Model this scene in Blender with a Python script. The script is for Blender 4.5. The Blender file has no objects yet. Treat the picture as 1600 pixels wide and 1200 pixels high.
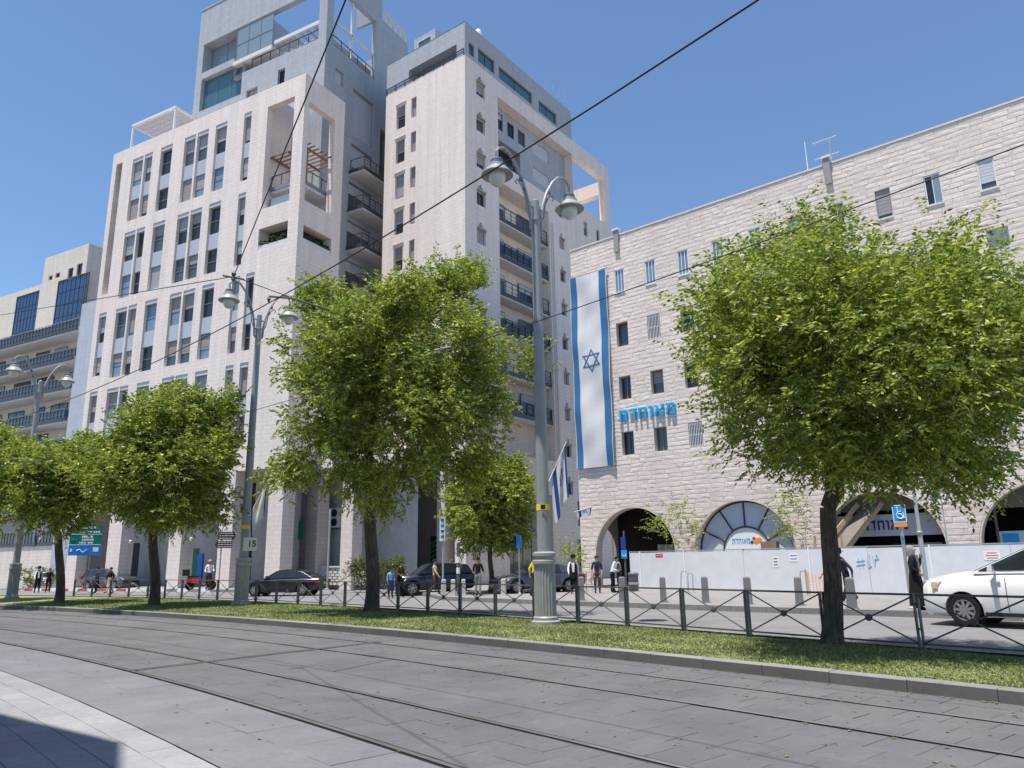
import bpy, bmesh, math, random
import numpy as np
from mathutils import Vector, Matrix, Euler

random.seed(7)
SC = bpy.context.scene
COL = SC.collection

# ------------------------------------------------------------------ camera
FPX, HZ, RHO, EYE = 1165.0, 276.0, math.atan(0.0165), 1.70      # focal length in pixels of a 1600 px wide frame
TH = math.atan(HZ / FPX)
AF = Vector((0, math.cos(TH), math.sin(TH)))
_u0 = Vector((0, -math.sin(TH), math.cos(TH)))
_r0 = Vector((1, 0, 0))
AR_ = _r0 * math.cos(RHO) - _u0 * math.sin(RHO)
AU = _r0 * math.sin(RHO) + _u0 * math.cos(RHO)
CAMP = Vector((0, 0, EYE))
cam = bpy.data.cameras.new('camera')
cam.sensor_width = 36.0
cam.lens = FPX / 1600.0 * 36.0
cam.clip_start = 0.1
cam.clip_end = 3000.0
cam_o = bpy.data.objects.new('camera', cam)
COL.objects.link(cam_o)
cam_o.matrix_world = Matrix(((AR_.x, AU.x, -AF.x, 0), (AR_.y, AU.y, -AF.y, 0), (AR_.z, AU.z, -AF.z, EYE), (0, 0, 0, 1)))
SC.camera = cam_o

# ------------------------------------------------------------------ sky, sun, exposure
SUN_TRAVEL = Vector((0.72, 0.69, 0)).normalized()       # horizontal direction in which shadows fall
SUN_EL = math.radians(76.0)
W = bpy.data.worlds.new('World'); SC.world = W; W.use_nodes = True
_nt = W.node_tree
for n in list(_nt.nodes): _nt.nodes.remove(n)
_sky = _nt.nodes.new('ShaderNodeTexSky'); _sky.sky_type = 'NISHITA'; _sky.sun_disc = False
_sky.sun_elevation = SUN_EL
_sky.sun_rotation = math.atan2(-SUN_TRAVEL.x, -SUN_TRAVEL.y)
_sky.altitude = 1200; _sky.air_density = 1.0; _sky.dust_density = 0.0; _sky.ozone_density = 3.0
_bg = _nt.nodes.new('ShaderNodeBackground'); _bg.inputs['Strength'].default_value = 0.118
_wo = _nt.nodes.new('ShaderNodeOutputWorld')
_wb = _nt.nodes.new('ShaderNodeMix'); _wb.data_type = 'RGBA'; _wb.blend_type = 'MULTIPLY'; _wb.inputs[0].default_value = 1.0; _wb.inputs[7].default_value = (0.94, 1.02, 1.03, 1)   # camera white balance, even over the whole sky
_nt.links.new(_sky.outputs[0], _wb.inputs[6]); _nt.links.new(_wb.outputs[2], _bg.inputs[0]); _nt.links.new(_bg.outputs[0], _wo.inputs[0])
_sl = bpy.data.lights.new('sun', 'SUN'); _sl.energy = 4.8; _sl.angle = math.radians(0.55); _sl.color = (1.0, 0.95, 0.87)
sun_o = bpy.data.objects.new('sun', _sl); COL.objects.link(sun_o)
_sd = SUN_TRAVEL * math.cos(SUN_EL) + Vector((0, 0, -math.sin(SUN_EL)))
sun_o.rotation_euler = _sd.to_track_quat('-Z', 'Y').to_euler()
sun_o.location = (0, 0, 90)
SC.view_settings.view_transform = 'Standard'
SC.view_settings.look = 'None'
SC.view_settings.exposure = 0.66
SC.view_settings.gamma = 1.0
SC.view_settings.use_curve_mapping = False

# ------------------------------------------------------------------ pixels to places
def ray(x, y): return AF * FPX + AR_ * (x - 800) - AU * (y - 600)
def gnd(x, y, z=0.0):
    d = ray(x, y); t = (z - EYE) / d.z
    return CAMP + d * t
def atY(x, y, Y):
    d = ray(x, y); return CAMP + d * (Y / d.y)
def to_px(p):
    v = Vector(p) - CAMP; k = FPX / v.dot(AF)
    return 800 + k * v.dot(AR_), 600 - k * v.dot(AU)
class Fac:
    """a vertical plane: origin O on the ground, u along d, outward normal n"""
    def __init__(s, O, ang):
        a = math.radians(ang)
        s.O = Vector((O[0], O[1], 0)); s.d = Vector((math.cos(a), math.sin(a), 0)); s.n = Vector((s.d.y, -s.d.x, 0))
    def uv(s, x, y, off=0.0):
        r = ray(x, y); t = (s.O + s.n * off - CAMP).dot(s.n) / r.dot(s.n); p = CAMP + r * t
        return (p - s.O).dot(s.d), p.z
    def P(s, u, z, n=0.0): return s.O + s.d * u + s.n * n + Vector((0, 0, z))
    def shift(s, n, u=0.0):
        f = Fac((0, 0), 0); f.O = s.O + s.n * n + s.d * u; f.d = s.d; f.n = s.n; return f
# the tram curve: everything along the street is placed by radius offset r and angle
CC = Vector((-88.87, -69.51, 0)); RR = 120.0
def arc(r, a, z=0.0): return Vector((CC.x + (RR + r) * math.cos(a), CC.y + (RR + r) * math.sin(a), z))
def polar(p): return math.hypot(p.x - CC.x, p.y - CC.y) - RR, math.atan2(p.y - CC.y, p.x - CC.x)
def on_arc(x, r, z=0.0):
    """point at radius offset r seen in pixel column x, on level z"""
    best = None
    for y in np.arange(1300, 878, -0.5):
        p = gnd(x, y, z)
        if p.y < 0: break
        e = abs(polar(p)[0] - r)
        if best is None or e < best[0]: best = (e, p)
    return best[1]

# ------------------------------------------------------------------ things, parts, meshes
def thing(name, label, cat, loc=(0, 0, 0), rz=0.0, group=None):
    o = bpy.data.objects.new(name, None); COL.objects.link(o)
    o.empty_display_size = 0.3
    o.location = loc; o.rotation_euler = (0, 0, rz)
    o['label'] = label; o['category'] = cat
    if group: o['group'] = group
    return o
def tag(o, label=None, cat=None, group=None, kind=None):
    if label: o['label'] = label
    if cat: o['category'] = cat
    if group: o['group'] = group
    if kind: o['kind'] = kind
    return o
def copy_tree(o, parent=None):
    c = o.copy(); COL.objects.link(c)
    if parent is not None: c.parent = parent
    for ch in list(o.children): copy_tree(ch, c)
    return c
def wloc(o):
    v = Vector((0, 0, 0))
    while o is not None:
        v = v + o.location; o = o.parent
    return v

class MB:
    """collects faces; build() links them as ONE mesh object with box-projected UVs in metres"""
    def __init__(s): s.v = []; s.f = []; s.m = []
    def add(s, pts, faces, mi=0):
        b = len(s.v); s.v += [tuple(p) for p in pts]
        for f in faces: s.f.append(tuple(b + i for i in f)); s.m.append(mi)
        return s
    def quad(s, a, b, c, d, mi=0): return s.add([a, b, c, d], [(0, 1, 2, 3)], mi)
    def hexa(s, p, mi=0):
        return s.add(p, [(0, 3, 2, 1), (4, 5, 6, 7), (0, 1, 5, 4), (1, 2, 6, 5), (2, 3, 7, 6), (3, 0, 4, 7)], mi)
    def box(s, x0, x1, y0, y1, z0, z1, mi=0):
        return s.hexa([(x0, y0, z0), (x1, y0, z0), (x1, y1, z0), (x0, y1, z0), (x0, y0, z1), (x1, y0, z1), (x1, y1, z1), (x0, y1, z1)], mi)
    def fbox(s, F, u0, u1, z0, z1, n0, n1, mi=0):
        if n0 < n1: n0, n1 = n1, n0
        P = F.P
        return s.hexa([P(u0, z0, n0), P(u1, z0, n0), P(u1, z0, n1), P(u0, z0, n1), P(u0, z1, n0), P(u1, z1, n0), P(u1, z1, n1), P(u0, z1, n1)], mi)
    def prism(s, pts, z0, z1, mi=0):
        n = len(pts)
        p = [(a[0], a[1], z0) for a in pts] + [(a[0], a[1], z1) for a in pts]
        return s.add(p, [tuple(range(n - 1, -1, -1)), tuple(range(n, 2 * n))] + [(i, (i + 1) % n, n + (i + 1) % n, n + i) for i in range(n)], mi)
    def tube(s, pts, rad, sides=6, mi=0, cap=True):
        pts = [Vector(p) for p in pts]; n = len(pts)
        if not isinstance(rad, (list, tuple)): rad = [rad] * n
        vv = []; x = None
        for i, p in enumerate(pts):
            t = (pts[min(i + 1, n - 1)] - pts[max(i - 1, 0)])
            if t.length < 1e-9: t = Vector((0, 0, 1))
            t.normalize()
            if x is None:
                x = t.orthogonal().normalized()
            else:
                x = x - t * x.dot(t)
                x = t.orthogonal().normalized() if x.length < 1e-6 else x.normalized()
            y = t.cross(x)
            for k in range(sides):
                a = 2 * math.pi * k / sides
                vv.append(p + (x * math.cos(a) + y * math.sin(a)) * rad[i])
        ff = []
        for i in range(n - 1):
            for k in range(sides):
                k2 = (k + 1) % sides
                ff.append((i * sides + k, i * sides + k2, (i + 1) * sides + k2, (i + 1) * sides + k))
        if cap: ff += [tuple(range(sides - 1, -1, -1)), tuple((n - 1) * sides + k for k in range(sides))]
        return s.add(vv, ff, mi)
    def bar(s, a, b, w, h=None, mi=0, up=(0, 0, 1)):
        a = Vector(a); b = Vector(b); h = w if h is None else h
        t = (b - a).normalized(); upv = Vector(up)
        if abs(t.dot(upv)) > 0.98: upv = Vector((1, 0, 0))
        sx = t.cross(upv).normalized() * (w / 2); sy = sx.cross(t).normalized() * (h / 2)
        return s.hexa([a - sx - sy, a + sx - sy, a + sx + sy, a - sx + sy, b - sx - sy, b + sx - sy, b + sx + sy, b - sx + sy], mi)
    def lathe(s, prof, c=(0, 0, 0), sides=16, mi=0, flute=0.0, axis=None):
        c = Vector(c); vv = []; ff = []; n = len(prof)
        if axis is None: X, Y, Z = Vector((1, 0, 0)), Vector((0, 1, 0)), Vector((0, 0, 1))
        else:
            Z = Vector(axis).normalized(); X = Z.orthogonal().normalized(); Y = Z.cross(X)
        for r, z in prof:
            for k in range(sides):
                a = 2 * math.pi * k / sides
                rr = r * (1 - flute * (k % 2))
                vv.append(c + X * (math.cos(a) * rr) + Y * (math.sin(a) * rr) + Z * z)
        for i in range(n - 1):
            for k in range(sides):
                k2 = (k + 1) % sides
                ff.append((i * sides + k, i * sides + k2, (i + 1) * sides + k2, (i + 1) * sides + k))
        ff += [tuple(range(sides - 1, -1, -1)), tuple((n - 1) * sides + k for k in range(sides))]
        return s.add(vv, ff, mi)
    def build(s, name, mats, parent=None, smooth=None, local=False):
        me = bpy.data.meshes.new(name)
        off = Vector((0, 0, 0)) if (local or parent is None) else wloc(parent)
        vs = np.array(s.v, dtype=np.float64).reshape(-1, 3)
        wv = vs if not local else vs
        me.from_pydata((vs - np.array(off)).tolist() if len(vs) else [], [], s.f)
        if not isinstance(mats, (list, tuple)): mats = [mats]
        for m in mats: me.materials.append(M[m] if isinstance(m, str) else m)
        if len(mats) > 1: me.polygons.foreach_set('material_index', s.m)
        uv_box(me, wv)
        if smooth is not None: shade(me, smooth)
        o = bpy.data.objects.new(name, me); COL.objects.link(o)
        if parent is not None: o.parent = parent
        return o
def uv_box(me, wv):
    nl = len(me.loops)
    if nl == 0: return
    li = np.zeros(nl, dtype=np.int64); me.loops.foreach_get('vertex_index', li)
    npo = len(me.polygons)
    nrm = np.zeros(npo * 3); me.polygons.foreach_get('normal', nrm); nrm = nrm.reshape(-1, 3)
    tot = np.zeros(npo, dtype=np.int64); me.polygons.foreach_get('loop_total', tot)
    ln = np.repeat(nrm, tot, axis=0); p = wv[li]
    flat = np.abs(ln[:, 2]) > 0.7
    h = np.hypot(ln[:, 0], ln[:, 1]) + 1e-9
    u = np.where(flat, p[:, 0], (-ln[:, 1] * p[:, 0] + ln[:, 0] * p[:, 1]) / h)
    v = np.where(flat, p[:, 1], p[:, 2])
    lay = me.uv_layers.new(name='UVMap')
    lay.data.foreach_set('uv', np.stack([u, v], 1).astype(np.float32).ravel())
def shade(me, ang):
    me.polygons.foreach_set('use_smooth', [True] * len(me.polygons))
    bm = bmesh.new(); bm.from_mesh(me)
    lim = math.radians(ang)
    for e in bm.edges:
        if len(e.link_faces) == 2: e.smooth = e.calc_face_angle(0) < lim
    bm.to_mesh(me); bm.free()

# ------------------------------------------------------------------ materials
M = {}
class NT:
    def __init__(s, name, rough=0.7, spec=0.3, metal=0.0):
        m = bpy.data.materials.new(name); m.use_nodes = True; s.m = m; M[name] = m
        s.t = m.node_tree; s.b = s.t.nodes['Principled BSDF']
        s.set('Roughness', rough); s.set('Specular IOR Level', spec); s.set('Metallic', metal)
    def set(s, k, v): s.b.inputs[k].default_value = v
    def n(s, typ, **kw):
        nd = s.t.nodes.new('ShaderNode' + typ)
        for k, v in kw.items():
            if k in nd.inputs.keys(): nd.inputs[k].default_value = v
            else: setattr(nd, k, v)
        return nd
    def l(s, a, b): s.t.links.new(a, b)
    def uv(s): return s.n('UVMap').outputs[0]
    def ramp(s, fac, stops):
        r = s.n('ValToRGB'); cr = r.color_ramp
        while len(cr.elements) < len(stops): cr.elements.new(0.5)
        for e, (p, c) in zip(cr.elements, stops):
            e.position = p; e.color = (c[0], c[1], c[2], 1) if hasattr(c, '__len__') else (c, c, c, 1)
        s.l(fac, r.inputs[0]); return r.outputs[0]
    def mix(s, fac, a, b, typ='MIX'):
        x = s.n('Mix', data_type='RGBA', blend_type=typ)
        for i, v in ((0, fac), (6, a), (7, b)):
            if hasattr(v, 'is_linked'): s.l(v, x.inputs[i])
            elif i == 0: x.inputs[0].default_value = v
            else: x.inputs[i].default_value = (v[0], v[1], v[2], 1)
        return x.outputs[2]
    def noise(s, vec, scale, detail=4.0, rough=0.55, out=0):
        x = s.n('TexNoise', Scale=scale, Detail=detail, Roughness=rough)
        if vec is not None: s.l(vec, x.inputs['Vector'])
        return x.outputs[out]
    def map(s, vec, scale=(1, 1, 1), rot=(0, 0, 0)):
        x = s.n('Mapping'); x.inputs['Scale'].default_value = scale; x.inputs['Rotation'].default_value = rot
        s.l(vec, x.inputs[0]); return x.outputs[0]
    def bump(s, h, strength, dist=0.02, prev=None):
        x = s.n('Bump', Strength=strength, Distance=dist); s.l(h, x.inputs['Height'])
        if prev is not None: s.l(prev, x.inputs['Normal'])
        return x.outputs[0]
    def col(s, c):
        if hasattr(c, 'is_linked'): s.l(c, s.b.inputs['Base Color'])
        else: s.set('Base Color', (c[0], c[1], c[2], 1))
    def norm(s, n): s.l(n, s.b.inputs['Normal'])
    def obj(s): return s.n('TexCoord').outputs['Object']
def plain(name, c, rough=0.6, spec=0.3, metal=0.0, var=0.12, scale=3.0, bump=0.0):
    k = NT(name, rough, spec, metal); o = k.obj()
    nz = k.noise(o, scale, 5, 0.6)
    k.col(k.mix(1.0, c, k.ramp(nz, [(0.25, 1 - var), (0.75, 1 + var * 0.6)]), 'MULTIPLY') if var else c)
    if bump: k.norm(k.bump(k.noise(o, 60, 3), bump, 0.01))
    return k
def rnd_fac(k):
    g = k.n('NewGeometry'); oi = k.n('ObjectInfo')
    a = k.n('Math', operation='ADD'); k.l(g.outputs['Random Per Island'], a.inputs[0]); k.l(oi.outputs['Random'], a.inputs[1])
    f = k.n('Math', operation='FRACT'); k.l(a.outputs[0], f.inputs[0]); return f.outputs[0]

def clad(name, c1, c2, bw=0.62, bh=0.31, mortar=0.72, stain=0.10):
    k = NT(name, 0.75, 0.2); uv = k.uv()
    br = k.n('TexBrick'); br.offset = 0.5
    k.l(uv, br.inputs['Vector'])
    br.inputs['Scale'].default_value = 1.0; br.inputs['Brick Width'].default_value = bw; br.inputs['Row Height'].default_value = bh
    br.inputs['Mortar Size'].default_value = 0.012; br.inputs['Mortar Smooth'].default_value = 0.3; br.inputs['Bias'].default_value = 0.0
    br.inputs['Color1'].default_value = (*c1, 1); br.inputs['Color2'].default_value = (*c2, 1)
    br.inputs['Mortar'].default_value = (c1[0] * mortar, c1[1] * mortar, c1[2] * mortar, 1)
    c = br.outputs['Color']
    st = k.noise(k.map(uv, (1.6, 0.07, 1)), 1.3, 6, 0.62)
    c = k.mix(1.0, c, k.ramp(st, [(0.3, 1 - stain), (0.62, 1.05)]), 'MULTIPLY')
    gr = k.noise(uv, 5.0, 6, 0.65)
    c = k.mix(1.0, c, k.ramp(gr, [(0.25, 0.90), (0.75, 1.06)]), 'MULTIPLY')
    k.col(c)
    n = k.bump(br.outputs['Fac'], 0.5, -0.012)
    k.norm(k.bump(gr, 0.25, 0.02, n))
    return k
clad('stone_white', (0.745, 0.650, 0.595), (0.715, 0.620, 0.567), 0.74, 0.30, 0.74)
clad('stone_cream', (0.68, 0.605, 0.53), (0.63, 0.56, 0.49))
clad('stone_grey', (0.385, 0.40, 0.43), (0.355, 0.37, 0.40), 0.8, 0.4)
clad('panel_blue', (0.43, 0.455, 0.50), (0.405, 0.43, 0.475), 1.2, 0.5, 0.85, 0.08)
clad('paving_pale', (0.25, 0.24, 0.238), (0.225, 0.216, 0.214), 0.6, 0.6, 0.75)
plain('metal_panel', (0.415, 0.435, 0.49), 0.45, 0.4, 0.0, 0.06)
plain('lintel', (0.50, 0.50, 0.53), 0.6, 0.3, 0, 0.08)
plain('shutter_grey', (0.34, 0.335, 0.36), 0.55, 0.3, 0, 0.1)
plain('shutter_taupe', (0.30, 0.27, 0.265), 0.6, 0.3, 0, 0.1)
plain('frame_white', (0.72, 0.72, 0.73), 0.4, 0.4, 0, 0.06)
plain('frame_dark', (0.05, 0.052, 0.06), 0.4, 0.4, 0, 0.1)
plain('frame_grey', (0.22, 0.225, 0.24), 0.45, 0.4, 0, 0.08)
plain('slab_white', (0.62, 0.60, 0.585), 0.75, 0.2, 0, 0.1)
plain('concrete', (0.48, 0.455, 0.43), 0.85, 0.2, 0, 0.15, 2.0, 0.3)
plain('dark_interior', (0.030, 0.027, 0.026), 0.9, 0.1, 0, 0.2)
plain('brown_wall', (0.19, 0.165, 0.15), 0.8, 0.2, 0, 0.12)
plain('pergola', (0.26, 0.145, 0.105), 0.7, 0.2, 0, 0.2, 6)
plain('iron_grey', (0.085, 0.088, 0.092), 0.42, 0.45, 0.0, 0.22, 7, 0.15)
plain('lamp_grey', (0.285, 0.29, 0.285), 0.42, 0.45, 0.0, 0.12, 5, 0.1)
plain('lamp_dark', (0.12, 0.125, 0.13), 0.45, 0.4, 0.0, 0.15)
plain('galvanised', (0.42, 0.43, 0.44), 0.42, 0.5, 0.35, 0.14, 6)
plain('wire_black', (0.018, 0.018, 0.02), 0.5, 0.3, 0, 0)
plain('flag_white', (0.62, 0.60, 0.60), 0.85, 0.1, 0, 0.04)
plain('flag_blue', (0.05, 0.155, 0.32), 0.8, 0.1, 0, 0.06)
plain('flag_navy', (0.02, 0.07, 0.30), 0.8, 0.1, 0, 0.06)
plain('letter_cyan', (0.0, 0.33, 0.66), 0.35, 0.4, 0, 0.0)
plain('letter_navy', (0.02, 0.045, 0.26), 0.4, 0.4, 0, 0.0)
plain('orange', (0.85, 0.30, 0.03), 0.5, 0.3, 0, 0.05)
plain('red', (0.60, 0.035, 0.05), 0.5, 0.3, 0, 0.08)
plain('red_paint', (0.52, 0.10, 0.10), 0.8, 0.2, 0, 0.25, 4)
plain('white_paint', (0.72, 0.71, 0.70), 0.8, 0.2, 0, 0.18, 4)
plain('yellow', (0.80, 0.62, 0.04), 0.5, 0.3, 0, 0.06)
plain('sign_blue', (0.015, 0.20, 0.62), 0.4, 0.4, 0, 0.05)
plain('sign_cyan', (0.01, 0.32, 0.72), 0.4, 0.4, 0, 0.05)
plain('sign_green', (0.0, 0.17, 0.13), 0.4, 0.4, 0, 0.08)
plain('bank_green', (0.0, 0.19, 0.09), 0.4, 0.4, 0, 0.08)
plain('sign_white', (0.80, 0.80, 0.80), 0.45, 0.3, 0, 0.04)
plain('sign_brown', (0.075, 0.03, 0.025), 0.5, 0.3, 0, 0.08)
plain('hoarding_white', (0.66, 0.67, 0.69), 0.42, 0.4, 0, 0.10, 1.6)
plain('wood', (0.50, 0.36, 0.22), 0.8, 0.2, 0, 0.25, 5)
plain('cardboard', (0.27, 0.20, 0.15), 0.9, 0.1, 0, 0.15)
plain('frosted', (0.52, 0.58, 0.66), 0.30, 0.4, 0, 0.05)
plain('lamp_glass', (0.55, 0.55, 0.50), 0.25, 0.5, 0, 0.05)
plain('tyre', (0.018, 0.018, 0.019), 0.85, 0.2, 0, 0.15)
plain('alloy', (0.34, 0.345, 0.35), 0.3, 0.5, 0.6, 0.05)
plain('black_plastic', (0.02, 0.02, 0.022), 0.55, 0.3, 0, 0.1)
plain('planter_green', (0.035, 0.06, 0.018), 0.8, 0.2, 0, 0.4, 14)
plain('bench_wood', (0.25, 0.13, 0.095), 0.75, 0.2, 0, 0.2)
plain('ac_white', (0.60, 0.60, 0.58), 0.5, 0.3, 0, 0.08)
plain('steel_rail', (0.33, 0.33, 0.335), 0.28, 0.5, 0.7, 0.12)
plain('rail_groove', (0.028, 0.028, 0.030), 0.8, 0.2, 0, 0.2)
plain('graffiti', (0.24, 0.52, 0.62), 0.6, 0.2, 0, 0.05)

def glass(name, c, rough=0.06, spec=0.6):
    k = NT(name, rough, spec); k.col(c)
    k.norm(k.bump(k.noise(k.obj(), 0.7, 2), 0.03, 0.3)); return k
glass('glass_dark', (0.022, 0.025, 0.030))
glass('glass_mid', (0.07, 0.08, 0.095))
glass('glass_blue', (0.02, 0.055, 0.13), 0.05, 0.8)
glass('glass_teal', (0.05, 0.12, 0.15), 0.05, 0.8)
glass('glass_curtain', (0.17, 0.24, 0.33), 0.12, 0.5)
glass('glass_pale', (0.20, 0.26, 0.30), 0.06, 0.8)
def railglass():
    k = NT('rail_panel', 0.12, 0.5); k.col((0.035, 0.042, 0.055)); return k
railglass()

def rockstone(name, c1, c2, c3):
    k = NT(name, 0.88, 0.15); uv = k.uv(); r = rnd_fac(k)
    base = k.ramp(r, [(0.0, c1), (0.5, c2), (1.0, c3)])
    g = k.noise(uv, 9.0, 7, 0.68); g2 = k.noise(k.map(uv, (1, 0.22, 1)), 0.55, 5, 0.6)
    c = k.mix(1.0, base, k.ramp(g, [(0.25, 0.80), (0.75, 1.10)]), 'MULTIPLY')
    c = k.mix(1.0, c, k.ramp(g2, [(0.3, 0.88), (0.65, 1.05)]), 'MULTIPLY')
    k.col(c)
    n = k.bump(k.noise(uv, 3.2, 4, 0.6), 0.22, 0.05)
    k.norm(k.bump(g, 0.2, 0.025, n)); return k
rockstone('rock_stone', (0.705, 0.605, 0.545), (0.745, 0.647, 0.588), (0.725, 0.625, 0.562))
plain('bollard_grey', (0.20, 0.197, 0.195), 0.85, 0.2, 0, 0.15)
plain('mortar', (0.56, 0.48, 0.43), 0.9, 0.1, 0, 0.15)
plain('arch_stone', (0.66, 0.565, 0.485), 0.85, 0.15, 0, 0.12, 4, 0.3)

def slabmat(name, c1, c2, c3, rough=0.6):
    k = NT(name, rough, 0.3); uv = k.uv(); r = rnd_fac(k)
    base = k.ramp(r, [(0.0, c1), (0.5, c2), (1.0, c3)])
    g = k.noise(uv, 16.0, 7, 0.7); b = k.noise(uv, 0.35, 5, 0.6)
    c = k.mix(1.0, base, k.ramp(g, [(0.2, 0.80), (0.8, 1.12)]), 'MULTIPLY')
    c = k.mix(1.0, c, k.ramp(b, [(0.3, 0.86), (0.7, 1.10)]), 'MULTIPLY')
    sp = k.noise(uv, 2.6, 3, 0.5)
    c = k.mix(1.0, c, k.ramp(sp, [(0.60, 1.0), (0.78, 0.84)]), 'MULTIPLY')
    vo = k.noise(uv, 7.0, 2, 0.5)
    c = k.mix(1.0, c, k.ramp(vo, [(0.70, 1.0), (0.76, 0.70)]), 'MULTIPLY')
    oil = k.noise(uv, 0.55, 6, 0.7)
    c = k.mix(1.0, c, k.ramp(oil, [(0.56, 1.0), (0.66, 0.86), (0.74, 0.78)]), 'MULTIPLY')
    sm = k.noise(uv, 0.9, 5, 0.65)
    c = k.mix(1.0, c, k.ramp(sm, [(0.35, 0.90), (0.65, 1.07)]), 'MULTIPLY')
    k.col(c); k.norm(k.bump(g, 0.22, 0.008)); return k
slabmat('track_slab', (0.116, 0.114, 0.121), (0.122, 0.120, 0.127), (0.128, 0.126, 0.133))
slabmat('band_slab', (0.160, 0.160, 0.174), (0.164, 0.164, 0.178), (0.168, 0.168, 0.182))
slabmat('walk_slab', (0.245, 0.244, 0.256), (0.255, 0.254, 0.266), (0.268, 0.267, 0.278), 0.7)
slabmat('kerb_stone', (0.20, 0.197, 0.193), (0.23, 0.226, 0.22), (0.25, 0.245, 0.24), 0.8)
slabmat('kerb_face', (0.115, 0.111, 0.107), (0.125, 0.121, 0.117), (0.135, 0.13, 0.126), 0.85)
slabmat('joint_dark', (0.092, 0.090, 0.092), (0.10, 0.098, 0.10), (0.105, 0.103, 0.105), 0.9)
slabmat('asphalt', (0.185, 0.181, 0.186), (0.185, 0.181, 0.186), (0.185, 0.181, 0.186), 0.85)
def soil():
    k = NT('grass_soil', 0.95, 0.1); uv = k.uv()
    g = k.noise(uv, 2.2, 6, 0.65)
    k.col(k.ramp(g, [(0.30, (0.14, 0.165, 0.06)), (0.5, (0.20, 0.22, 0.095)), (0.66, (0.27, 0.255, 0.15)), (0.80, (0.29, 0.24, 0.17))]))
    k.norm(k.bump(k.noise(uv, 30, 4), 0.6, 0.03))
soil()
def grassmat():
    k = NT('grass_blade', 0.7, 0.2); g = k.n('NewGeometry')
    c = k.ramp(g.outputs['Random Per Island'], [(0.0, (0.105, 0.150, 0.045)), (0.45, (0.175, 0.225, 0.080)), (0.8, (0.26, 0.30, 0.130)), (1.0, (0.42, 0.41, 0.25))])
    pn = k.noise(g.outputs['Position'], 0.8, 4, 0.6)
    c = k.mix(1.0, c, k.ramp(pn, [(0.3, (0.8, 0.88, 0.7)), (0.7, (1.25, 1.12, 1.15))]), 'MULTIPLY')
    k.col(c)
    tr = k.n('BsdfTranslucent'); k.l(c, tr.inputs[0]); ms = k.n('MixShader'); ms.inputs[0].default_value = 0.3
    k.l(k.b.outputs[0], ms.inputs[1]); k.l(tr.outputs[0], ms.inputs[2]); k.l(ms.outputs[0], k.t.nodes['Material Output'].inputs[0])
grassmat()
def leafmat(name, c0, c1, c2, c3, tl=0.42):
    k = NT(name, 0.45, 0.35); g = k.n('NewGeometry')
    c = k.ramp(g.outputs['Random Per Island'], [(0.0, c0), (0.4, c1), (0.75, c2), (1.0, c3)])
    pn = k.noise(g.outputs['Position'], 0.9, 4, 0.6)
    c = k.mix(1.0, c, k.ramp(pn, [(0.32, (0.72, 0.80, 0.75)), (0.68, (1.30, 1.18, 1.05))]), 'MULTIPLY')
    k.col(c)
    tr = k.n('BsdfTranslucent'); tc = k.mix(1.0, c, (1.5, 1.6, 0.7), 'MULTIPLY'); k.l(tc, tr.inputs[0])
    ms = k.n('MixShader'); ms.inputs[0].default_value = tl
    k.l(k.b.outputs[0], ms.inputs[1]); k.l(tr.outputs[0], ms.inputs[2]); k.l(ms.outputs[0], k.t.nodes['Material Output'].inputs[0])
leafmat('leaf', (0.088, 0.125, 0.032), (0.170, 0.222, 0.050), (0.29, 0.345, 0.070), (0.47, 0.47, 0.10), 0.36)
leafmat('leaf_bush', (0.045, 0.07, 0.02), (0.08, 0.105, 0.03), (0.11, 0.135, 0.04), (0.17, 0.17, 0.07))
def bark():
    k = NT('bark', 0.92, 0.1); o = k.obj()
    g = k.noise(k.map(o, (9, 9, 1.6)), 2.2, 7, 0.7); g2 = k.noise(o, 1.5, 4)
    c = k.ramp(g, [(0.28, (0.035, 0.030, 0.026)), (0.52, (0.105, 0.090, 0.076)), (0.75, (0.18, 0.158, 0.135))])
    k.col(k.mix(1.0, c, k.ramp(g2, [(0.3, 0.75), (0.7, 1.2)]), 'MULTIPLY')); k.norm(k.bump(g, 0.9, 0.03))
bark()
def carpaint(name, c, metal=0.2, rough=0.3):
    k = NT(name, rough, 0.5, metal); k.col(c); k.set('Coat Weight', 0.6); k.set('Coat Roughness', 0.06)
    k.norm(k.bump(k.noise(k.obj(), 2.0, 2), 0.01, 0.1)); return k
carpaint('paint_white', (0.74, 0.74, 0.73), 0.0)
carpaint('paint_black', (0.012, 0.013, 0.018))
carpaint('paint_navy', (0.012, 0.018, 0.045))
carpaint('paint_grey', (0.075, 0.078, 0.088), 0.4)
carpaint('paint_silver', (0.40, 0.41, 0.42), 0.5)
glass('car_glass', (0.02, 0.025, 0.028), 0.04, 0.7)
glass('head_light', (0.55, 0.56, 0.56), 0.1, 0.7)
glass('amber_light', (0.70, 0.46, 0.26), 0.15, 0.6)
glass('tail_light', (0.30, 0.01, 0.01), 0.15, 0.6)
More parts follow.
